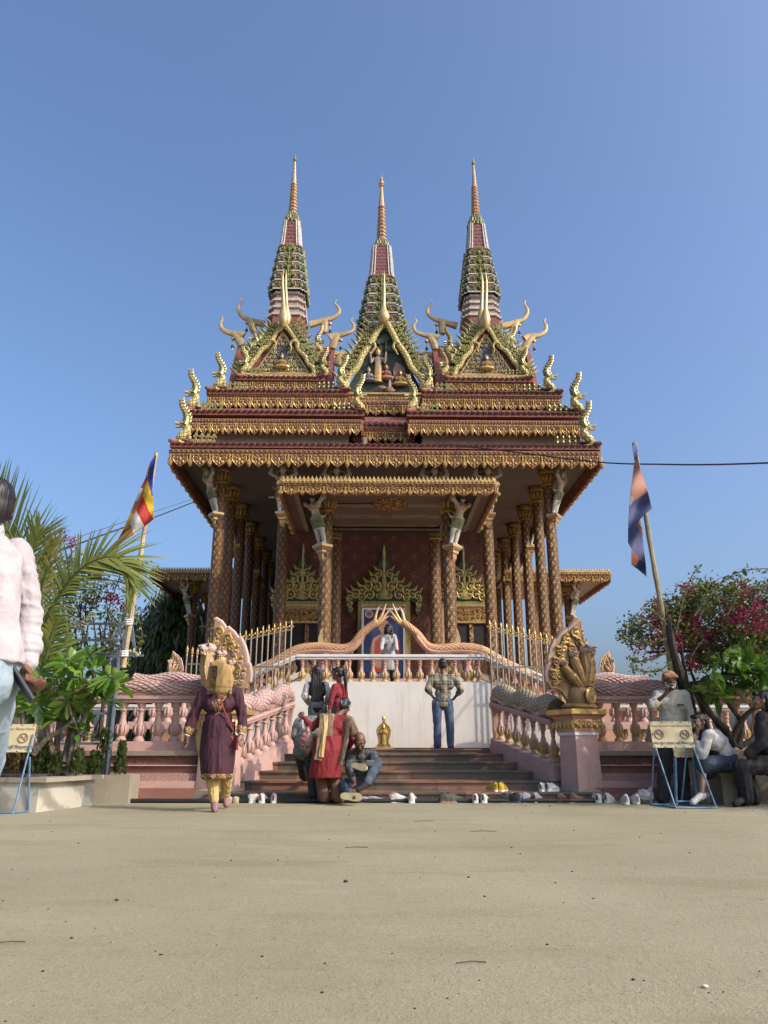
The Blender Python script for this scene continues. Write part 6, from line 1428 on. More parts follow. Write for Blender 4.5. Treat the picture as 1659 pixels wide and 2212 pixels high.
class Person:
    def __init__(s,label,J,face,k=1.0,skin='skin',vox=.010):
        s.w={n:W(*q) for n,q in J.items()}
        o=(s.w['anA']+s.w['anB'])/2;o.z=min(s.w['anA'].z,s.w['anB'].z)-.06*k
        s.root=thing('person',label,'person',o);s.o=o;s.J={n:p-o for n,p in s.w.items()};s.k=k;s.skin=skin;s.vox=vox
        s.f=V(face).normalized();s.rt=s.f.cross(ZA).normalized();s.up=s.rt.cross(s.f)   # rt = image side to the right of the gaze
        J=s.J
        for e in 'AB':
            if 'to'+e not in J: h=V((s.f.x,s.f.y,0)).normalized();J['to'+e]=J['an'+e]+h*.15*k-ZA*.05*k
        s.chest=(J['shA']+J['shB'])/2;s.hip=(J['hpA']+J['hpB'])/2
    def g(s,q): return s.J[q] if isinstance(q,str) else V(q)
    def cap(s,b,a,c,r1,r2): b.capsule(s.g(a),s.g(c),r1*s.k,r2*s.k,10)
    def torso(s,b,g=0,w=1.0):
        J=s.J;k=s.k;sh=(J['shB']-J['shA'])*.5*w;hp=(J['hpB']-J['hpA'])*.5*w;ch=s.chest.lerp(s.hip,.25);wa=s.chest.lerp(s.hip,.62)
        s.cap(b,J['shA'].lerp(J['shB'],.08),J['shA'].lerp(J['shB'],.92),.055+g,.055+g)
        s.cap(b,ch-sh*.48,ch+sh*.48,.095+g,.095+g);s.cap(b,wa-hp*.45,wa+hp*.45,.088+g,.088+g);s.cap(b,s.hip-hp*.55,s.hip+hp*.55,.098+g,.098+g)
        s.cap(b,s.chest.lerp(s.hip,.08),ch,.085+g,.10+g);s.cap(b,ch,wa,.10+g,.09+g);s.cap(b,wa,s.hip,.095+g,.10+g)
    def body(s,hands=True,curl=.5,tw=1.0,tg=-.012):
        b=MB();J=s.J;k=s.k;s.torso(b,tg,tw)
        H=J['head'];s.cap(b,s.chest,'neck',.06,.05);s.cap(b,'neck',H-s.up*.03*k+(-s.f*.015*k),.05,.052)
        for e in 'AB':
            s.cap(b,'sh'+e,'el'+e,.045,.036);s.cap(b,'el'+e,'wr'+e,.036,.024);s.cap(b,'hp'+e,'kn'+e,.078,.05);s.cap(b,'kn'+e,'an'+e,.05,.034);s.cap(b,'an'+e,'to'+e,.036,.028)
            if hands: s.hand(b,e,curl)
        P=lambda x,y,z:H+s.rt*x*k-s.f*y*k+s.up*z*k
        rot=Matrix((s.rt,-s.f,s.up)).transposed()
        b.ball(P(0,.015,.03),(.076*k,.095*k,.088*k),14,10,rot=rot)
        b.capsule(P(0,-.028,-.01),P(0,-.035,-.07),.060*k,.040*k,12);b.ball(P(0,-.062,-.092),.024*k,8,6)
        b.capsule(P(0,-.086,.0),P(0,-.108,-.034),.010*k,.016*k,8);b.capsule(P(-.032,-.074,.026),P(.032,-.074,.026),.013*k,.013*k,8);b.capsule(P(-.016,-.086,-.064),P(.016,-.086,-.064),.009*k,.009*k,8)
        for x in (-1,1): b.ball(P(x*.078,.012,-.012),(.010*k,.020*k,.032*k),8,6,rot=rot);b.ball(P(x*.042,-.058,-.03),.022*k,8,6)
        me=remesh(b,s.vox*k*.85,2);me.materials.append(M[s.skin]);o=link('body',me,s.root);s.P=P
        return o
    def features(s,beard=None):
        P=s.P;k=s.k;b=MB()
        for x in (-1,1): b.ball(P(x*.030,-.077,.004),(.013*k,.011*k,.006*k),8,6,0);b.ball(P(x*.030,-.086,.004),.0068*k,8,6,1)
        b.build('eyes',[M['eyew'],M['black']],s.root)
        b=MB()
        for x in (-1,1): b.tube([P(x*.014,-.089,.026),P(x*.032,-.091,.032),P(x*.050,-.080,.026)],.0055*k,5)
        b.build('eyebrows',M['hair'],s.root)
        b=MB();b.tube([P(-.024,-.089,-.063),P(-.008,-.098,-.060),P(.008,-.098,-.060),P(.024,-.089,-.063)],.0065*k,6);b.tube([P(-.018,-.090,-.070),P(0,-.097,-.073),P(.018,-.090,-.070)],.006*k,6);b.build('lips',M['lip'],s.root)
        if beard:
            b=MB();b.capsule(P(-.03,-.085,-.052),P(.03,-.085,-.052),.008*k,.008*k,8);b.ball(P(0,-.062,-.098),(.036*k,.034*k,.026*k),10,6)
            for x in (-1,1): b.capsule(P(x*.06,-.01,-.03),P(x*.035,-.05,-.085),.018*k,.022*k,8)
            b.build('beard',M[beard],s.root)
    def hand(s,b,e,curl):
        k=s.k;w=s.J['wr'+e];d=s.J.get('hd'+e);d=((d if d is not None else w+(w-s.J['el'+e]))-w).normalized()
        side=s.J.get('th'+e);side=(side-w if side is not None else s.f);side=(side-d*side.dot(d));side=side.normalized() if side.length>.05 else frame(d)[0];pn=d.cross(side)*(1 if e=='A' else -1)
        for t in (-.5,.5): b.capsule(w+side*t*.028*k+d*.012*k,w+side*t*.055*k+d*.085*k,.019*k,.017*k,8)
        b.capsule(w,w+d*.05*k,.022*k,.02*k,8)
        for i,l in enumerate((.070,.080,.074,.058)):
            q=w+side*(.031-.0205*i)*k+d*.088*k;r=.0088*k;a=curl*.7;d1=(d*math.cos(a)+pn*math.sin(a));d2=(d*math.cos(a*2.2)+pn*math.sin(a*2.2))
            m=q+d1*l*.5*k;b.capsule(q,m,r*1.08,r,6);b.capsule(m,m+d2*l*.5*k,r,r*.85,6)
        q=w+side*.030*k+d*.03*k;dt=(d*.72+side*.62+pn*.30).normalized();b.capsule(q,q+dt*.045*k,.0125*k,.0105*k,6);b.capsule(q+dt*.045*k,q+(dt*.045+(d*.9+pn*.45).normalized()*.032)*k,.0105*k,.009*k,6)
    def cloth(s,name,mats,build,vox=None,fold=(.006,9,(1,1,.6)),paint=None,it=2):
        b=MB();build(b);me=remesh(b,(vox or s.vox)*s.k,it)
        if fold: folds(me,fold[0]*s.k,fold[1],fold[2],rnd.uniform(0,50))
        for m in (mats if isinstance(mats,(list,tuple)) else [mats]): me.materials.append(m if not isinstance(m,str) else M[m])
        if paint:
            for p in me.polygons: p.material_index=paint(p.center,p.normal)
        return link(name,me,s.root)
    def sleeves(s,b,r=(.062,.052,.040),g=0,upto=.9,ea='AB'):
        for e in ea: s.cap(b,'sh'+e,'el'+e,r[0]+g,r[1]+g);s.cap(b,'el'+e,s.J['el'+e].lerp(s.J['wr'+e],upto),r[1]+g,r[2]+g)
    def legs(s,b,r=(.098,.068,.056),upto=.95,ea='AB'):
        hp=(s.J['hpB']-s.J['hpA'])*.5;s.cap(b,s.hip-hp*.5+ZA*.04,s.hip+hp*.5+ZA*.04,.116,.116)
        for e in ea: s.cap(b,'hp'+e,'kn'+e,r[0],r[1]);s.cap(b,'kn'+e,s.J['kn'+e].lerp(s.J['an'+e],upto),r[1],r[2])
    def shoes(s,mats,ea='AB'):
        for e in ea:
            b=MB();s.cap(b,'an'+e,'to'+e,.046,.040);h=s.J['an'+e]-(s.J['to'+e]-s.J['an'+e])*.25;s.cap(b,s.J['an'+e]-ZA*.025*s.k,h-ZA*.02*s.k,.04,.034)
            me=remesh(b,.008,1);me.materials.append(M[mats]);link('shoe',me,s.root)
    def hair(s,kind,mat='hair'):
        P=s.P;k=s.k
        def f(b):
            rot=Matrix((s.rt,-s.f,s.up)).transposed()
            b.ball(P(0,.030,.045),(.084*k,.096*k,.085*k),14,10,rot=rot);b.ball(P(0,.06,.0),(.076*k,.06*k,.075*k),12,8,rot=rot)
            for x in (-1,1): b.capsule(P(x*.072,-.01,.04),P(x*.074,.02,-.02),.016*k,.014*k,8)
            if kind in('long','pony','bun','side'): b.capsule(P(-.03,-.06,.085),P(.03,-.06,.085),.03*k,.03*k,8)
            if kind=='long':
                for x in (-.06,-.02,.02,.06): b.capsule(P(x,.07,.02),P(x*1.15,.085,-.25),.036*k,.036*k,8);b.capsule(P(x*1.15,.085,-.25),P(x*1.0,.07,-.52),.036*k,.022*k,8)
            if kind=='pony': b.capsule(P(0,.11,.07),P(0,.15,.02),.03*k,.034*k,8);b.capsule(P(0,.15,.02),P(.01,.16,-.18),.04*k,.036*k,8);b.capsule(P(.01,.16,-.18),P(.02,.15,-.40),.036*k,.012*k,8)
            if kind=='bun': b.ball(P(0,.10,-.03),.055*k,10,8)
            if kind=='side':
                for x,l in ((-.075,-.22),(.075,-.34),(.065,-.40),(-.07,-.12)): b.capsule(P(x,.0,.02),P(x*1.25,-.01,l*.6),.03*k,.032*k,8);b.capsule(P(x*1.25,-.01,l*.6),P(x*1.1,-.06,l),.03*k,.014*k,8)
                for x in (-.05,0,.05): b.capsule(P(x,.07,.02),P(x*1.3,.08,-.30),.04*k,.03*k,8)
        return s.cloth('hair',mat,f,vox=.009,fold=(.004,30,(1,1,.15)))
def Js(**k): return k
M['c_pinkshirt']=cloth('pale_pink_shirt_cotton',(.50,.44,.455),(.57,.505,.52),ns=3,wsc=11);M['c_jeanlt']=cloth('light_washed_denim',(.24,.33,.41),(.38,.47,.53),ns=4);M['c_jean']=cloth('blue_denim',(.045,.075,.135),(.11,.17,.26),ns=5);M['c_jeang']=cloth('grey_denim',(.10,.115,.13),(.19,.20,.21),ns=6)
M['c_maroon']=cloth('maroon_cotton',(.045,.008,.018),(.065,.012,.028),ns=3,wsc=7);M['c_yellow']=cloth('mustard_yellow_cotton',(.55,.37,.13),(.64,.46,.19),ns=4);M['c_white_shaded']=cloth('shaded_white_cotton',(.40,.39,.38),(.50,.48,.47),ns=4);M['c_jeand']=cloth('worn_dark_denim',(.04,.06,.095),(.095,.13,.18),ns=5);M['c_scarfhem']=cloth('brown_scarf_border',(.27,.15,.055));M['c_scarf']=pm('tan_yellow_scarf',(.37,.225,.075),.85,0,ns=3,amt=.1,col2=(.46,.30,.12),bs=.15,bscale=5,bd=.03);M['c_emb']=pattern_cloth('gold_embroidery',(.06,.015,.015),(.62,.40,.14),75,.42,.5)
M['c_white']=cloth('white_cotton',(.58,.56,.53),(.68,.66,.63),ns=4);M['c_black']=cloth('black_cotton',(.010,.010,.011),(.017,.017,.018),ns=3);M['c_red']=cloth('deep_red_cotton',(.20,.010,.018),(.28,.018,.028),ns=3);M['c_red2']=pattern_cloth('red_printed_cotton',(.22,.008,.012),(.19,.05,.035),16,.12)
M['c_brownpat']=pattern_cloth('brown_paisley',(.17,.075,.045),(.28,.16,.09),38,.25);M['c_shawl']=cloth('thin_brown_shawl',(.20,.125,.075),(.30,.20,.12),ns=14);M['c_greypat']=pattern_cloth('grey_dotted_shirt',(.16,.165,.15),(.07,.075,.07),24,.2);M['c_dkgrey']=cloth('dark_charcoal_cloth',(.022,.023,.026),(.04,.04,.045))
M['c_plaid']=plaid('black_and_cream_plaid',(.035,.04,.045),(.34,.29,.19),(.40,.33,.22),.155);M['c_plaidg']=plaid('dark_green_blue_plaid',(.018,.026,.033),(.075,.085,.085),(.17,.17,.16),.055);M['c_oldshirt']=cloth('off_white_shirt',(.42,.39,.32),(.52,.49,.42),ns=4);M['c_turban']=cloth('faded_orange_headcloth',(.32,.13,.06),(.42,.22,.12),ns=9)
M['c_denimskirt']=cloth('dark_denim_skirt',(.02,.035,.06),(.045,.07,.105),ns=5);M['c_stripe']=plaid('black_white_striped_collar',(.55,.55,.55),(.55,.55,.55),(.02,.02,.02),.022);M['shoe_pink']=cloth('dusty_pink_shoe',(.30,.15,.15));M['shoe_white']=cloth('white_shoe_leather',(.55,.53,.50),(.66,.64,.60));M['rubber_tan']=pm('aged_cream_rubber',(.50,.43,.25),.7,0,ns=10,amt=.15,bs=.4,bscale=60);M['shoe_black']=cloth('black_shoe',(.015,.015,.015));M['sock']=cloth('black_sock',(.012,.012,.013))
# 1 man at the left edge
p=Person('man in a pale pink long sleeved shirt walking off the left edge, phone in hand',Js(head=(-25,1104,3.0),neck=(-24,1150,3.0),shA=(-100,1198,2.84),shB=(36,1196,3.10),elA=(-125,1325,2.85),elB=(64,1322,3.16),wrA=(-120,1440,2.75),wrB=(57,1440,3.12),hpA=(-68,1440,2.95),hpB=(-12,1440,3.04),knA=(-75,1700,2.75),knB=(-40,1660,3.35),anA=(-60,1950,2.7),anB=(-150,1850,3.6),hdB=(60,1490,3.06),thB=(44,1460,3.0)),(-.62,.78,-.1),1.04,'skin',.010)
p.body(curl=1.15,tw=.7,tg=-.035);p.hair('short')
Lq=lambda u,v,Y:W(u,v,Y)-p.o
def f(b):
    rows=[]
    for v,u,rx,ry in ((1432,-34,.142,.125),(1400,-34,.140,.120),(1340,-36,.130,.112),(1280,-36,.136,.116),(1225,-34,.146,.118),(1195,-33,.142,.108),(1176,-32,.118,.09),(1160,-28,.082,.07)):
        c=Lq(u,v,3.0);rows.append((c,rx,ry))
    loftrows(b,rows,28)
    b.capsule(Lq(-80,1196,2.88),Lq(30,1198,3.09),.055,.058,12)
p.cloth('shirt','c_pinkshirt',f,.007,(.010,7,(1.2,1.2,.9)),None,2)
def f(b):
    e=p.J['elB'];w_=p.J['wrB'];sh=p.J['shB']
    p.cap(b,sh+V((.0,0,.0)),sh.lerp(e,.5),.062,.056);p.cap(b,sh.lerp(e,.5),e,.057,.050);p.cap(b,e,e.lerp(w_,.45),.050,.050);p.cap(b,e.lerp(w_,.42),e.lerp(w_,.62),.052,.060);p.cap(b,e.lerp(w_,.60),e.lerp(w_,.66),.060,.050);p.cap(b,e.lerp(w_,.62),e.lerp(w_,.93),.043,.041)
def wr(me):
    pass
p.cloth('sleeve','c_pinkshirt',f,.006,(.008,13,(.55,.55,1.5)),None,2)
def f(b):
    p.cap(b,'shA','elA',.062,.052);p.cap(b,'elA',p.J['elA'].lerp(p.J['wrA'],.9),.052,.045)
p.cloth('sleeve','c_pinkshirt',f,.010,(.008,13,(.55,.55,1.5)))
p.cloth('inner_collar','c_stripe',lambda b:b.capsule(p.J['neck']-ZA*.045,p.J['neck']+ZA*.012,.066,.056,14),.006,None)
p.cloth('shirt_collar','c_pinkshirt',lambda b:b.capsule(p.J['neck']-ZA*.075,p.J['neck']-ZA*.03,.085,.064,14),.006,(.003,14,(1,1,1)))
p.cloth('jeans','c_jeanlt',lambda b:(p.cap(b,p.hip+V((.0,0,.06)),p.hip+V((0,0,-.05)),.118,.122),p.cap(b,'hpA','knA',.095,.075),p.cap(b,'hpB','knB',.098,.078),p.cap(b,'knA','anA',.075,.065),p.cap(b,'knB','anB',.078,.065)),.009,(.008,9,(1,1,1)))
p.shoes('shoe_white')
hw=p.w['wrB'];t=thing('phone','black smartphone in the hand of the man at the left edge','phone',W(48,1478,3.03));b=MB();b.box((0,0,0),(.010,.075,.15));o=b.build('case',M['black'],t);b=MB();b.box((-.0065,0,0),(.002,.068,.142));b.build('screen',M['pnavy'],t);t.rotation_euler=(RAD(-12),RAD(-34),RAD(35))
# 2 woman in maroon
p=Person('woman in a maroon kurta and mustard headscarf walking towards the viewer',Js(head=(471,1452,9.45),neck=(473,1484,9.5),shA=(440,1497,9.5),shB=(510,1497,9.52),elA=(418,1548,9.5),elB=(525,1548,9.5),wrA=(403,1590,9.45),wrB=(521,1588,9.4),hpA=(453,1585,9.52),hpB=(488,1585,9.52),knA=(457,1664,9.46),knB=(490,1664,9.55),anA=(463,1735,9.45),anB=(487,1720,9.95),toA=(464,1749,9.33),toB=(489,1738,9.9),hdA=(401,1615,9.42),hdB=(520,1613,9.36),thA=(420,1600,9.3),thB=(505,1600,9.3)),(-.12,-1,-.22),1.0,'skin')
p.body(curl=.45);p.features()
ss=p
def f(b):
    p.torso(b,.022,1.08);p.sleeves(b,(.072,.062,.058),0,.74);c=p.hip
    ch=p.chest.lerp(p.hip,.30);b.capsule(ch+V((-.06,-.06,0)),ch+V((.06,-.06,0)),.105,.105,10);b.capsule(p.hip+V((0,-.05,.10)),p.hip+V((0,-.04,-.02)),.16,.17,12)
    z=lambda v:W(470,v,9.5).z-p.o.z
    rows=[(V((c.x+.01,c.y-.02,z(1560))),.185,.145),(V((c.x+.012,c.y-.03,z(1595))),.205,.17),(V((c.x+.02,c.y-.04,z(1630))),.205,.18),(V((c.x+.025,c.y-.05,z(1660))),.19,.185),(V((c.x+.03,c.y-.05,z(1682))),.172,.18)]
    loftrows(b,rows,24)
zz=lambda v:W(470,v,9.5).z-p.o.z
def paint(c,n):
    if c.z<zz(1671) : return 1
    x=c.x-p.chest.x
    w=.15-.02*abs(c.z-zz(1500))/.1 if c.z>zz(1500) else .085*(1-(zz(1500)-c.z)/(zz(1500)-zz(1545)))**.5 if c.z>zz(1545) else -1
    if n.y<-.1 and abs(x-.01)<w and c.z>zz(1545): return 1
    for e in 'AB':
        if (c-p.J['wr'+e]).length<.115: return 1
    return 0
p.cloth('kurta',['c_maroon','c_emb'],f,.009,(.016,7,(1.7,1.7,.3)),paint)
def f(b):
    P=p.P;rot=Matrix((p.rt,-p.f,p.up)).transposed()
    b.ball(P(-.004,.040,.042),(.108,.096,.108),16,12,rot=rot);b.capsule(P(0,.06,.0),P(0,.085,-.15),.11,.125,14)
    b.capsule(P(-.075,-.045,.100),P(.060,-.050,.105),.030,.028,10);b.capsule(P(-.06,-.075,.085),P(.055,-.07,.092),.016,.016,10)
    b.tube(smoothpath([P(-.078,-.062,.115),P(-.086,-.092,.07),P(-.092,-.116,-.03),P(-.092,-.138,-.12),P(-.090,-.148,-.205),P(-.088,-.138,-.235)],4),[.048,.054,.060,.064,.067,.069,.071,.073,.075,.077,.079,.080,.081,.082,.082,.081,.079,.075,.070,.061,.045],20,0,up=YA,sq=.24)
    b.capsule(P(-.125,-.005,.05),P(-.150,-.035,-.10),.040,.058,12);b.capsule(P(-.150,-.035,-.10),P(-.150,-.06,-.19),.058,.040,12)
    b.capsule(P(.100,.005,.06),P(.112,.015,-.08),.018,.030,12);b.capsule(P(.112,.015,-.08),P(.120,-.02,-.185),.030,.045,12)
    b.capsule(P(.112,-.035,-.195),P(-.02,-.095,-.205),.034,.030,12)
zl_=p.P(0,0,-.185).z
p.cloth('headscarf',['c_scarf','c_scarfhem'],f,.006,(.006,7,(1.5,1.5,.8)),lambda c,n:1 if zl_-.010<c.z<zl_+.006 else 0,2)
p.cloth('trousers','c_yellow',lambda b:(p.legs(b,(.115,.085,.055),.93),b.capsule(p.J['hpA']+V((-.06,.06,-.02)),p.J['knA']+V((-.045,.05,0)),.12,.09,12)),.009,(.010,12,(1.5,1.5,.4)));p.shoes('shoe_pink')
for e in 'AB':
    b=MB();w=p.J['wr'+e];d=(w-p.J['el'+e]).normalized();x,y=frame(d)
    for t,m_ in ((-.035,0),(-.022,0),(-.008,1)): b.tube([w+d*t+(x*math.cos(a*PI/8)+y*math.sin(a*PI/8))*.033 for a in range(17)],.007,6,m_)
    b.build('bangles',[M['c_red'],M['white']],p.root)
b=MB();b.tube(smoothpath([p.chest+V((-.02,-.155,.06)),p.chest+V((.05,-.18,-.10)),p.chest.lerp(p.hip,.6)+V((.13,-.17,0)),p.hip+V((.20,-.10,.03))],5),.013,6,0,sq=.5);q=p.hip+V((.215,-.02,-.10));b.box((q.x,q.y,q.z),(.05,.16,.17),0,0,.85);o=b.build('shoulder_bag',M['c_red']);o.location=p.o;tag(o,'small red shoulder bag slung across the woman in maroon','bag')
# 3 girl with long hair
p=Person('long haired girl seen from behind in a black vest, sheer white sleeves and jeans',Js(head=(685,1452,13.4),neck=(685,1471,13.4),shA=(665,1480,13.4),shB=(706,1480,13.4),elA=(659,1504,13.4),elB=(712,1504,13.4),wrA=(668,1520,13.7),wrB=(704,1520,13.7),hpA=(676,1530,13.4),hpB=(695,1530,13.4),knA=(676,1588,13.4),knB=(697,1588,13.4),anA=(676,1638,13.42),anB=(698,1638,13.42)),(0,1,0),.93,'skin_light')
p.body();p.hair('long')
p.cloth('vest','c_black',lambda b:p.torso(b,.006),.012);p.cloth('sleeves','c_white',lambda b:(p.sleeves(b,(.066,.072,.05)),p.cap(b,'shA','shB',.055,.055)),.012,(.012,12,(1,1,1)));p.cloth('jeans','c_jeang',lambda b:p.legs(b),.012);p.shoes('sock')
# 4 girl with a pony tail
p=Person('girl in a dark red top with a long black ponytail, turned to the left',Js(head=(728,1455,13.2),neck=(733,1473,13.25),shA=(722,1484,13.1),shB=(744,1484,13.4),elA=(716,1512,13.05),elB=(747,1512,13.4),wrA=(712,1532,12.95),wrB=(742,1535,13.3),hpA=(722,1538,13.15),hpB=(738,1538,13.35),knA=(722,1590,13.15),knB=(738,1590,13.35),anA=(722,1640,13.2),anB=(740,1640,13.4)),(-.95,.3,-.05),.91,'skin')
p.body();p.features();p.hair('pony')
def f(b): p.torso(b,.014);p.sleeves(b,(.06,.052,.044));loftrows(b,[(p.hip+ZA*.1,.12,.15),(p.hip-ZA*.05,.13,.17),(p.hip-ZA*.42,.15,.19)],16)
p.cloth('tunic','c_red',f,.012);p.cloth('trousers','c_black',lambda b:p.legs(b),.012);p.shoes('sock')
b=MB();q=p.J['hpA']+V((-.16,-.08,.05));b.box((q.x,q.y,q.z),(.07,.13,.12),0,.3,.85);b.tube([q+V((0,0,.05)),p.J['shB']+V((0,-.07,.03))],.006,5);o=b.build('waist_pouch',M['black']);o.location=p.o;tag(o,'small black pouch at the hip of the ponytailed girl','bag')
# 5 woman in red leaning over
p=Person('woman in a red kurta and brown shawl bending forward, seen from behind',Js(head=(745,1526,11.05),neck=(731,1546,10.98),shA=(694,1553,10.95),shB=(748,1557,10.9),elA=(673,1572,10.85),elB=(757,1600,10.95),wrA=(656,1550,10.95),wrB=(748,1632,11.15),hpA=(692,1622,10.75),hpB=(726,1624,10.72),knA=(695,1672,10.9),knB=(724,1672,10.85),anA=(699,1722,10.75),anB=(729,1722,10.72),hdA=(645,1540,11.0),thA=(656,1530,11.0)),(.35,.85,-.35),.93,'skin')
p.body(curl=.9);p.hair('bun');pr_=p
def f(b):
    p.torso(b,.022,1.0);p.sleeves(b,(.066,.058,.046),0,.85,'A');p.sleeves(b,(.066,.06,.05),0,.5,'B')
    z=lambda v:W(705,v,10.75).z-p.o.z
    c=p.hip;loftrows(b,[(V((c.x+.01,c.y+.02,z(1590))),.175,.15),(V((c.x,c.y-.02,z(1620))),.20,.18),(V((c.x-.02,c.y-.02,z(1650))),.21,.185),(V((c.x-.04,c.y-.02,z(1680))),.21,.185)],22)
p.cloth('kurta','c_red2',f,.010,(.014,7,(1.5,1.5,.35)))
L=lambda u,v,Y:W(u,v,Y)-p.o
def ribbon(b,pts,w,t=.22,m=0):
    P_=smoothpath([L(*q) for q in pts],4);n=len(P_);b.tube(P_,[w*(.85+.12*math.sin(i*.8)) for i in range(n)],14,m,up=YA,sq=t,fn=lambda i,l,a:.010*math.sin(5*a+l*6))
b=MB()
ribbon(b,[(703,1543,10.95),(701,1548,10.80),(699,1575,10.66),(694,1610,10.58),(688,1642,10.54)],.070);ribbon(b,[(714,1543,10.95),(713,1550,10.80),(710,1580,10.68),(706,1610,10.60),(702,1637,10.56)],.065)
ribbon(b,[(703,1546,10.79),(702,1575,10.63),(698,1605,10.56),(694,1636,10.52)],.030,.5,1)
ribbon(b,[(742,1550,11.0),(748,1558,10.80),(748,1585,10.70),(741,1620,10.60),(734,1652,10.56)],.065);ribbon(b,[(748,1553,11.0),(757,1562,10.84),(764,1578,10.82),(762,1590,10.84)],.075,.5);b.build('shawl',[M['c_shawl'],M['c_yellow']],p.root,smooth=70)
p.cloth('salwar','c_brownpat',lambda b:p.legs(b,(.12,.10,.085),.98),.011,(.012,10,(1,1,.6)));p.shoes('shoe_pink')
b=MB();b.tube([p.P(.03,.15,-.0)+p.rt*.03,p.P(-.03,.16,.01)],.012,6);b.tube([p.P(.02,.155,-.03),p.P(.0,.165,.03)],.010,6);b.build('hair_clip',M['bluesteel'],p.root)
# 6 person stooping beside her
p=Person('stooping person in a grey dotted shirt and dark trousers, head hidden, on the steps',Js(head=(662,1572,12.05),neck=(660,1566,11.9),shA=(642,1562,11.75),shB=(680,1556,11.7),elA=(637,1592,11.45),elB=(688,1600,11.6),wrA=(646,1612,11.65),wrB=(684,1630,11.8),hpA=(648,1622,11.2),hpB=(672,1624,11.15),knA=(655,1655,11.45),knB=(674,1672,11.1),anA=(658,1676,11.62),anB=(678,1716,11.0)),(0,.5,-.85),.95,'skin_dark')
p.body();p.hair('short')
def f(b):
    p.torso(b,.03,1.05);p.sleeves(b,(.066,.062,.052),0,.85)
    c=p.hip;loftrows(b,[(c+V((0,.06,.16)),.16,.14),(c+V((0,.02,.0)),.175,.15),(c+V((0,.0,-.06)),.17,.15)],18)
p.cloth('shirt','c_greypat',f,.011,(.012,8,(1,1,.6)));p.cloth('trousers','c_dkgrey',lambda b:p.legs(b,(.11,.085,.08),.97),.011,(.01,9,(1,1,.7)));p.shoes('shoe_black')
# bag held by the woman in red
h=W(655,1552,10.9);t=thing('carrier_bag','crumpled pink and brown printed plastic bag in the hand of the woman in red','bag',W(664,1622,10.8));o_=-W(664,1622,10.8);b=MB();c=W(664,1603,10.8)+o_
b.ball(c,(.115,.08,.15),14,10);b.capsule(c+ZA*.08,c+ZA*.17,.07,.03,10);me=remesh(b,.012,2);folds(me,.016,14)
M['c_bag']=pattern_cloth('printed_translucent_plastic',(.27,.16,.13),(.42,.16,.13),8,.35,.35);me.materials.append(M['c_bag']);link('sack',me,t);b=MB()
for dx in (-.03,.035): b.tube(smoothpath([c+V((dx,0,.15)),(c+h+o_)/2+V((dx*1.2,0,.05)),h+o_+V((dx*.3,0,-.02))],4),.012,5)
b.build('handles',M['c_white'],t)
# 7 bald man sitting
p=Person('bald man in a dark plaid shirt sitting on the lowest steps putting on his shoe',Js(head=(777,1601,10.8),neck=(779,1626,10.95),shA=(757,1630,10.98),shB=(805,1630,10.98),elA=(754,1660,10.85),elB=(810,1648,10.75),wrA=(764,1688,10.55),wrB=(788,1652,10.50),hpA=(768,1684,11.15),hpB=(794,1684,11.15),knA=(742,1699,10.72),knB=(814,1648,10.72),anA=(754,1714,10.42),anB=(792,1694,10.50),toA=(766,1722,10.34),toB=(774,1706,10.40),hdA=(763,1704,10.45),hdB=(776,1655,10.42),thA=(774,1690,10.4),thB=(781,1640,10.4)),(.05,-.85,-.62),.97,'skin')
p.body(curl=.8);p.features('hair');
p.cloth('shirt','c_plaidg',lambda b:(p.torso(b,.024,1.05),p.sleeves(b,(.07,.06,.05),0,.8)),.010,(.011,9,(1,1,.7)))
p.cloth('collar','c_plaidg',lambda b:b.capsule(p.J['neck']-ZA*.05,p.J['neck']-ZA*.02,.07,.062,12),.009,None)
p.cloth('jeans','c_jeand',lambda b:p.legs(b,(.10,.078,.062),.9),.010,(.010,9,(1,1,1)));p.cloth('sock','sock',lambda b:p.cap(b,'anB','toB',.045,.036),.008,None)
b=MB();w=p.J['anA'];
def solemesh(b,L,wd,th,mat=0):
    o=[(0,-.43),(.16,-.42),(.27,-.36),(.33,-.24),(.35,-.05),(.40,.15),(.43,.30),(.38,.46),(.25,.56),(.05,.60),(-.15,.58),(-.31,.50),(-.39,.34),(-.38,.15),(-.33,-.05),(-.32,-.24),(-.27,-.36),(-.16,-.42)]
    b.prism([(x*wd,y*L) for x,y in o],(0,0,0),XA,YA,ZA*th,mat)
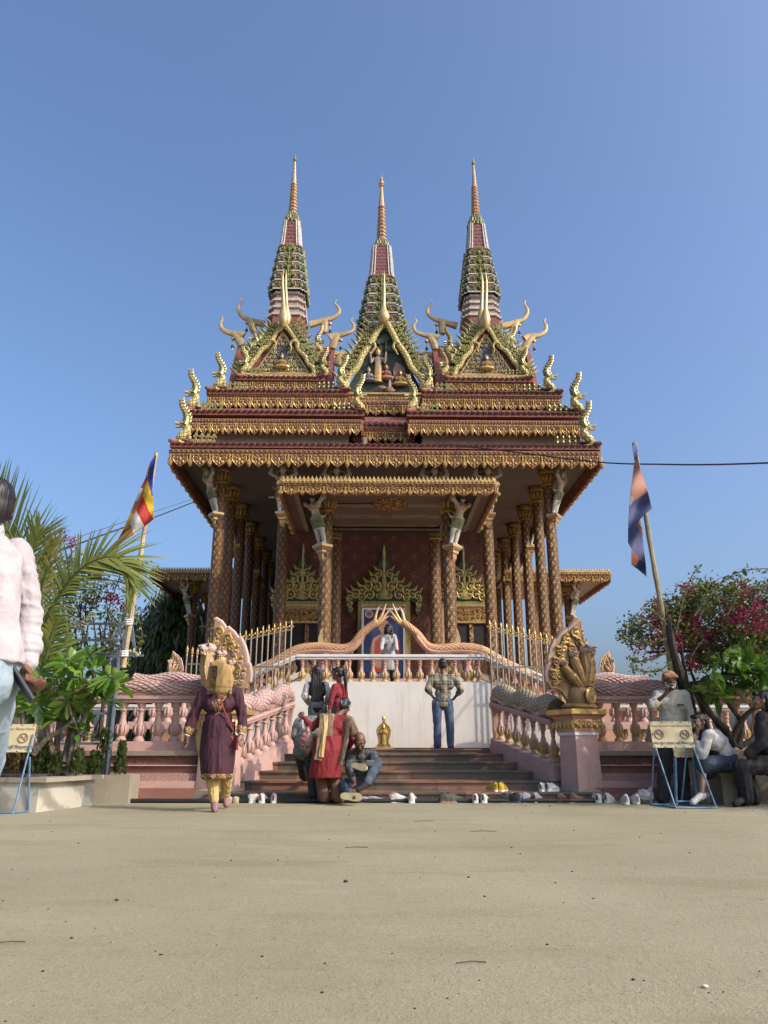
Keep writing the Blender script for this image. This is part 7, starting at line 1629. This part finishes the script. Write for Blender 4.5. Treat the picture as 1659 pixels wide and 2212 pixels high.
def loose_shoe(name,label,cat,loc,rot,L,up,sole,lining,accent=None,low=False,group='shoes left on the steps',open_=False):
    root=thing(name,label,cat,loc,0,group);root.rotation_euler=rot
    b=MB();solemesh(b,L,L*.46,L*.10);b.build('sole',M[sole],root)
    b=MB();n=16;rows=[(-.41,.17,.20),(-.36,.24,.30),(-.2,.27,.32),(-.02,.30,.29),(.15,.34,.22),(.34,.34,.17),(.50,.24,.13),(.585,.08,.09)];vs=[]
    if low: rows=[(y,w_,h*.62) for y,w_,h in rows]
    for y,w_,h in rows:
        for k in range(n):
            a=PI*k/(n-1);sx=math.cos(a);sz=math.sin(a)**.7;vs.append((w_*.46*1.25*L*sx,y*L,L*.08+h*1.2*L*sz))
    b.add(vs,[(i*n+k,i*n+k+1,(i+1)*n+k+1,(i+1)*n+k) for i in range(len(rows)-1) for k in range(n-1)]+[tuple(range(n)),tuple((len(rows)-1)*n+k for k in range(n-1,-1,-1))])
    b.build('upper',M[up],root,smooth=60)
    b=MB();h=.42 if not low else .25;b.ball((0,-.20*L,h*L),(.095*L,.17*L,.055*L),12,6);b.build('opening',M[lining],root)
    if accent:
        b=MB()
        for k in range(4): b.tube([(-.085*L,(.0+.075*k)*L,(h-.03-.035*k)*L),(0,(.02+.075*k)*L,(h+.012-.035*k)*L),(.085*L,(.0+.075*k)*L,(h-.03-.035*k)*L)],.011*L,5)
        b.tube([(-.02*L,-.42*L,.14*L),(-.0*L,-.44*L,(h-.04)*L)],.04*L,6);b.build('laces',M[accent],root)
    return root
o=loose_shoe('shoe','dark canvas slip on with a cream sole on the foot the bald man stretches out','shoe',W(755,1721,10.33),Matrix(((.10,.99,.05),(-.08,-.05,1),(.99,-.10,.08))).to_euler(),.27,'c_dkgrey','rubber_tan','sock')
loose_shoe('shoe','dark slip on held up in the bald man\'s hand, cream sole showing','shoe',W(773,1655,10.36),Matrix(((.45,.78,.43),(.30,-.60,.74),(.84,-.17,-.50))).to_euler(),.245,'c_dkgrey','rubber_tan','sock')
# 8 man with hands on hips
p=Person('man in a black and cream plaid shirt and jeans, hands on hips, facing the wall',Js(head=(955,1437,14.72),neck=(957,1455,14.7),shA=(934,1463,14.7),shB=(981,1465,14.7),elA=(924,1489,14.62),elB=(996,1490,14.62),wrA=(937,1508,14.72),wrB=(979,1511,14.72),hpA=(944,1520,14.7),hpB=(968,1520,14.7),knA=(945,1566,14.7),knB=(972,1565,14.7),anA=(945,1613,14.72),anB=(974,1613,14.68),hdA=(946,1510,14.8),hdB=(970,1516,14.8)),(-.15,1,.02),.99,'skin')
p.body(curl=.6);p.hair('short')
p.cloth('shirt','c_plaid',lambda b:(p.torso(b,.02,1.0),p.sleeves(b,(.068,.062,.056),0,.35),p.cap(b,p.chest,'neck',.075,.058)),.011,(.009,8,(1,1,.7)));p.cloth('jeans','c_jean',lambda b:p.legs(b,(.105,.078,.07),.98),.011,(.009,8,(1,1,.7)));p.shoes('shoe_black')
# 9 girl at the rail
p=Person('girl in a white kurta leaning on the terrace rail under the dragon hands',Js(head=(839,1358,16.4),neck=(840,1371,16.45),shA=(828,1375,16.45),shB=(852,1375,16.45),elA=(825,1391,16.4),elB=(855,1391,16.4),wrA=(823,1406,16.3),wrB=(857,1406,16.3),hpA=(833,1418,16.55),hpB=(847,1418,16.55),knA=(832,1448,16.5),knB=(848,1448,16.5),anA=(832,1483,16.5),anB=(848,1483,16.5)),(-.1,-1,-.25),.88,'skin_dark')
p.body();p.features();p.hair('side')
def f(b): p.torso(b,.016);p.sleeves(b,(.058,.055,.05),0,.75);loftrows(b,[(p.hip+ZA*.1,.14,.11),(p.hip-ZA*.3,.17,.13)],16)
p.cloth('kurta','c_white_shaded',f,.010);p.cloth('leggings','c_black',lambda b:p.legs(b),.012);p.shoes('sock')  # white cotton coloured darker to stand in for the shade around her
b=MB();b.tube([p.P(-.04,-.06,.10),p.P(.04,-.06,.10)],.016,6);b.build('sunglasses',M['black'],p.root)
# 10 old man standing
p=Person('elderly man in an orange headcloth and loose off white shirt, hand at his mouth',Js(head=(1447,1470,10.65),neck=(1448,1492,10.7),shA=(1421,1503,10.7),shB=(1477,1503,10.7),elA=(1410,1523,10.55),elB=(1489,1540,10.65),wrA=(1437,1500,10.46),wrB=(1488,1575,10.6),hpA=(1436,1575,10.7),hpB=(1464,1575,10.7),knA=(1436,1645,10.7),knB=(1472,1645,10.7),anA=(1432,1727,10.7),anB=(1478,1727,10.7),hdA=(1445,1489,10.46),thA=(1440,1480,10.4)),(-.1,-1,-.05),1.0,'skin_dark')
p.body(curl=1.0);p.features('c_white')
p.cloth('headcloth','c_turban',lambda b:(b.ball(p.P(0,.02,.055),(.098,.105,.078),14,8),b.capsule(p.P(-.07,-.05,.05),p.P(.07,-.05,.06),.033,.033,8),b.capsule(p.P(.08,0,.04),p.P(.085,.03,-.04),.03,.02,8)),.009,(.008,16,(1,1,2)))
def f(b):
    p.torso(b,.032,1.05);p.sleeves(b,(.082,.072,.06),0,.82,'B');p.cap(b,'shA','elA',.082,.072);p.cap(b,'elA',p.J['elA'].lerp(p.J['wrA'],.25),.07,.06);loftrows(b,[(p.hip+ZA*.15,.17,.14),(p.hip-ZA*.08,.19,.15)],18)
p.cloth('shirt','c_oldshirt',f,.011,(.014,7,(1,1,.6)))
p.cloth('trousers','c_dkgrey',lambda b:p.legs(b,(.11,.09,.085),1.0),.012,(.012,7,(1,1,.5)));p.shoes('shoe_black')
b=MB();q=W(1470,1523,10.53)-p.o;b.box((q.x,q.y,q.z),(.085,.02,.03),0,.1);o=b.build('spectacle_case',M['black']);o.location=p.o;tag(o,'small dark case clipped at the chest pocket of the old man','case')
# 11 seated girl in white
p=Person('seated long haired girl in white shirt and denim skirt leaning forward, chin in hand',Js(head=(1509,1560,10.35),neck=(1524,1577,10.42),shA=(1529,1589,10.25),shB=(1548,1587,10.65),elA=(1517,1632,10.25),elB=(1528,1625,10.6),wrA=(1504,1602,10.3),wrB=(1508,1612,10.5),hpA=(1582,1650,10.4),hpB=(1585,1650,10.6),knA=(1521,1650,10.3),knB=(1526,1652,10.5),anA=(1515,1718,10.25),anB=(1522,1716,10.5),toA=(1496,1733,10.2),toB=(1502,1730,10.42),hdA=(1503,1588,10.32)),(-.9,-.42,-.2),.95,'skin_light')
p.body(curl=.9);p.features();p.hair('long')
p.cloth('shirt','c_white',lambda b:(p.torso(b,.03,1.1),p.sleeves(b,(.072,.066,.056),0,.8)),.011,(.013,8,(1,1,1)))
def f(b):
    p.legs(b,(.125,.12,.1),.1);p.cap(b,'knA','knB',.12,.12);p.cap(b,p.J['knA']-ZA*.02,p.J['knB']-ZA*.10,.10,.10)
p.cloth('skirt','c_denimskirt',f,.012,(.008,9,(1,1,1)));p.shoes('shoe_white')
# 12 person in black
p=Person('person dressed in black sitting on the bench at the right edge, turned away left',Js(head=(1644,1513,10.15),neck=(1654,1536,10.2),shA=(1646,1552,10.05),shB=(1668,1552,10.4),elA=(1645,1605,10.0),elB=(1670,1605,10.4),wrA=(1612,1632,10.05),wrB=(1620,1635,10.3),hpA=(1660,1652,10.15),hpB=(1665,1652,10.4),knA=(1600,1655,10.1),knB=(1606,1657,10.35),anA=(1612,1722,10.15),anB=(1628,1722,10.35),toA=(1588,1737,10.05),toB=(1604,1735,10.25)),(-.85,.2,0),1.0,'skin_light')
p.body(curl=.5);p.features();p.hair('long')
p.cloth('jacket','c_black',lambda b:(p.torso(b,.04,1.15),p.sleeves(b,(.085,.075,.06),0,.85)),.012,(.012,8,(1,1,.7)))
p.cloth('trousers','c_black',lambda b:p.legs(b,(.125,.105,.10),1.0),.012,(.012,8,(1,1,.6)));p.shoes('shoe_black')
# ---------------------------------------------------------------- shoes left by the steps
for n_,c_ in (('sh_yellow',(.55,.38,.02)),('sh_brown',(.10,.04,.022)),('sh_dark',(.02,.02,.022)),('sh_beige',(.38,.33,.22)),('sh_blue',(.05,.12,.25)),('sh_purple',(.30,.26,.30)),('sh_red',(.28,.03,.03)),('sh_tan',(.36,.24,.12)),('sh_peach',(.50,.32,.26)),('sh_grey',(.30,.30,.31)),('sh_olive',(.075,.07,.05))): M[n_]=cloth(n_.replace('sh_','shoe_')+'_fabric',c_,ns=12)
U5=lambda x:822.9+x/3.78
Z0=lambda u,v,Y:(W(u,v,Y).x,Y,0)
L_=[('sneaker','white sneaker with pink trim lying sideways, left of the centre pair',U5(142),1733,RAD(-80),'shoe_white','white','sh_peach','sh_peach'),('sneaker','white sneaker with pink trim and its heel to the viewer, centre pair',U5(255),1733,RAD(-12),'shoe_white','white','sh_peach','sh_peach'),
('canvas_shoe','dark olive canvas shoe with tan sole, nearer one of its crossed pair',U5(545),1734,RAD(-78),'sh_olive','sh_tan','black',None),('canvas_shoe','dark olive canvas shoe with tan sole, farther one of its crossed pair',U5(590),1732,RAD(-70),'sh_olive','sh_tan','black',None),
('sneaker','white sneaker with black laces, left of the pair below the yellow shoes',U5(770),1733,RAD(-5),'shoe_white','white','black','black'),('sneaker','white sneaker with black laces, right of the pair below the yellow shoes',U5(845),1733,RAD(-15),'shoe_white','white','black','black'),
('shoe','small all black shoe at the left of the jumble of shoes',U5(985),1733,RAD(80),'sh_dark','black','black',None),('sneaker','beige sneaker behind the blue ones in the jumble of shoes, left',U5(1050),1724,RAD(20),'sh_beige','sh_beige','sh_tan','sh_beige'),('sneaker','blue and black sneaker in front of the beige pair',U5(1070),1734,RAD(60),'sh_dark','sh_blue','black','sh_blue'),('sneaker','beige sneaker behind the blue ones in the jumble of shoes, right',U5(1105),1724,RAD(-5),'sh_beige','sh_beige','sh_tan','sh_beige'),('sneaker','bright blue sneaker at the right of the beige pair',U5(1140),1732,RAD(-60),'sh_blue','white','black','white'),
('sneaker','lilac grey striped sneaker by the stair post, left of its pair',U5(1205),1731,RAD(-60),'sh_purple','white','sh_grey','sh_purple'),('sneaker','lilac grey striped sneaker by the stair post, right of its pair',U5(1275),1730,RAD(-30),'sh_purple','white','sh_grey','black'),
('shoe','dark brown shoe near the right stair post',U5(1490),1733,RAD(-70),'sh_brown','sh_brown','black',None),('shoe','brown leather shoe half hidden behind the right stair post',U5(1590),1733,RAD(-75),'sh_brown','sh_tan','black',None),
('sandal','beige sandal at the far left of the bottom step, left of its pair',329+630/3.78,1733,RAD(10),'sh_beige','sh_beige','sh_brown',None),('sandal','beige sandal at the far left of the bottom step, right of its pair',329+688/3.78,1733,RAD(-5),'sh_beige','sh_beige','sh_brown',None),('shoe','black shoe between the beige sandals and the white sneakers',329+742/3.78,1733,RAD(70),'sh_dark','black','black',None),('shoe','black shoe with red lining beside the white sneakers',329+782/3.78,1731,RAD(40),'sh_dark','black','sh_red',None),
('sneaker','white sneaker with red tab turned sideways, left of the white group',329+852/3.78,1733,RAD(-60),'shoe_white','white','sh_red','sh_purple'),('sneaker','white sneaker with red heel tab, middle of the white group',329+905/3.78,1733,RAD(-10),'shoe_white','white','sh_grey','sh_red'),('sneaker','white sneaker with red heel tab, right of the white group',329+992/3.78,1733,RAD(5),'shoe_white','white','sh_grey','sh_red'),
('sandal','black sandal beside the stooping person, left of its pair',329+1066/3.78,1733,RAD(-65),'sh_dark','sh_brown','black',None),('sandal','black sandal beside the stooping person, right of its pair',329+1128/3.78,1733,RAD(-75),'sh_dark','sh_brown','black',None),
('slipper','pale grey flat slipper right of the bald man, left one',790,1733,RAD(-80),'sh_grey','sh_grey','white',None),('slipper','pale grey flat slipper right of the bald man, right one',811,1732,RAD(-80),'sh_grey','sh_grey','white',None),
('sneaker','white and black sneaker by the right post, left of its pair',1294,1732,RAD(-25),'shoe_white','white','black','black'),('sneaker','white and black sneaker by the right post, right of its pair',1315,1731,RAD(-35),'shoe_white','white','sh_grey','black'),('sneaker','plain white sneaker beside the plastic bag, left of its pair',1351,1737,RAD(-8),'shoe_white','white','sh_grey','sh_grey'),('sneaker','plain white sneaker beside the plastic bag, right of its pair',1371,1737,RAD(5),'shoe_white','white','sh_grey','sh_grey')]
for (nm,lab,u,v,rz,a,c,d,e) in L_:
    Yd={True:10.97}.get(v<1736,10.75)+ (1733-v)*.02
    loose_shoe(nm,lab,nm.replace('_',' '),(W(u,v,Yd).x,Yd,0.002),(0,0,rz),.275 if nm!='shoe' else .26,a,c,d,e,low=nm in('sandal','slipper'))
ys=SY+.16
for (lab,u,rz,a,c,d,e) in (('yellow sneaker with white sole on the first step, left of its pair',U5(912),RAD(20),'sh_yellow','white','sh_tan','sh_yellow'),('yellow sneaker with white sole on the first step, right of its pair',U5(990),RAD(-25),'sh_yellow','white','sh_tan','sh_yellow'),('white sneaker with black laces on the first step by the post, left of its pair',U5(1325),RAD(-30),'shoe_white','white','black','black'),('white sneaker with black laces on the first step by the post, right of its pair',U5(1393),RAD(-45),'shoe_white','white','black','black')):
    loose_shoe('sneaker',lab,'sneaker',(W(u,1702,ys).x,ys,RZ+.002),(0,0,rz),.275,a,c,d,e)
# plastic bag and litter
t=W(1394,1735,10.75);b=MB();b.ball((0,0,.09),(.13,.09,.09),12,8);b.capsule((.05,0,.14),(.09,0,.20),.03,.015,8);me=remesh(b,.012,1);folds(me,.02,17);m=pm('thin_white_plastic',(.55,.55,.52),.25,0,ns=12,amt=.1,col2=(.50,.42,.36),bs=.3);me.materials.append(m);o=link('plastic_bag',me,None,(t.x,10.75,0));tag(o,'crumpled clear plastic bag beside the plain white sneakers','bag')
def gpt(u,v):
    d=_F+_R*((u-829.5)/1661)-_U*((v-1106)/1661);return CAM+d*(-CAM.z/d.z)
for (u,v,s,mt,lab) in ((747,1906,.024,'barkd','dark dry seed pod on the concrete in front of the steps'),(252,1946,.016,'barkd','small dark stone on the concrete at the left'),(1188,1742,.022,'bflower','fallen magenta petal on the concrete near the right post'),(1523,2134,.016,'white','white paper scrap on the concrete at the lower right'),(1012,1896,.014,'bark','brown crumb of dry leaf right of the seed pod'),(1368,2118,.010,'barkd','dark pebble left of the white paper scrap'),(1105,1832,.012,'barkd','little dark pebble on the far concrete'),(896,2180,.007,'barkd','tiny dark pebble at the bottom centre'),(1282,1942,.010,'bark','brown chip on the concrete, right side'),(967,2158,.006,'barkd','tiny pebble at the bottom near the middle'),(155,2028,.012,'bark','brown leaf scrap at the lower left')):
    s*=.62;g=gpt(u,v);b=MB();b.ball((0,0,s*.35),(s,s*.8,s*.45),8,5);me_=b
    for i in range(len(b.v)): q=V(b.v[i]);b.v[i]=tuple(q*(1+.25*noise.noise(q*60+V((u,v,0)))))
    nm='petal' if 'petal' in lab else 'paper_scrap' if 'paper' in lab else 'seed_pod' if 'pod' in lab else 'leaf_scrap' if ('leaf' in lab or 'chip' in lab) else 'pebble';o=b.build(nm,M[mt],None,smooth=60);o.location=(g.x,g.y,.001);tag(o,lab,nm.replace('_',' '),group='bits on the concrete')
for (u,v,L,a,lab) in ((915,1775,.2,.3,'thin dry stalk lying near the steps'),(1045,1797,.22,0,'thin twig lying on the far concrete'),(770,1832,.16,.1,'short dark twig on the concrete, centre'),(1018,2083,.10,.1,'dry grass stem on the near concrete'),(22,2039,.10,.2,'brown twig at the lower left corner')):
    g=gpt(u,v);b=MB();b.tube([(-L/2,0,.004),(0,L*.06,.006),(L/2,0,.004)],.0022,5);o=b.build('twig',M['bark']);o.location=(g.x,g.y,.001);o.rotation_euler=(0,0,a);tag(o,lab,'twig',group='dry twigs')
# ---------------------------------------------------------------- camera, light, sky
c=bpy.data.cameras.new('camera');cam=bpy.data.objects.new('camera',c);COL.objects.link(cam)
c.sensor_fit='VERTICAL';c.sensor_height=36;c.sensor_width=27;c.lens=36*1661/2212;c.clip_start=.05;c.clip_end=3000
cam.location=CAM;cam.rotation_euler=(RAD(90)+PITCH,0,-YAW);SC.camera=cam
AZ,EL=RAD(61),RAD(34.5)
sd=V((math.sin(AZ)*math.cos(EL),-math.cos(AZ)*math.cos(EL),math.sin(EL)))
l=bpy.data.lights.new('sun','SUN');l.energy=2.25;l.angle=RAD(.5);l.color=(1,.88,.72)
so=bpy.data.objects.new('sun',l);COL.objects.link(so);so.rotation_euler=(-sd).to_track_quat('-Z','Y').to_euler();so.location=(20,-12,20)
w=bpy.data.worlds.new('World');SC.world=w;w.use_nodes=True;nt=w.node_tree
sk=nt.nodes.new('ShaderNodeTexSky');sk.sky_type='NISHITA';sk.sun_disc=False;sk.sun_elevation=EL
sk.sun_rotation=math.atan2(sd.x,sd.y);sk.altitude=0;sk.air_density=1.0;sk.dust_density=6.0;sk.ozone_density=6.0
bg=nt.nodes['Background'];nt.links.new(sk.outputs[0],bg.inputs[0]);bg.inputs[1].default_value=.15
vs=SC.view_settings;vs.view_transform='Standard';vs.look='None';vs.exposure=.8;vs.gamma=1
SC.cycles.max_bounces=6;SC.cycles.diffuse_bounces=2;SC.cycles.use_denoising=True
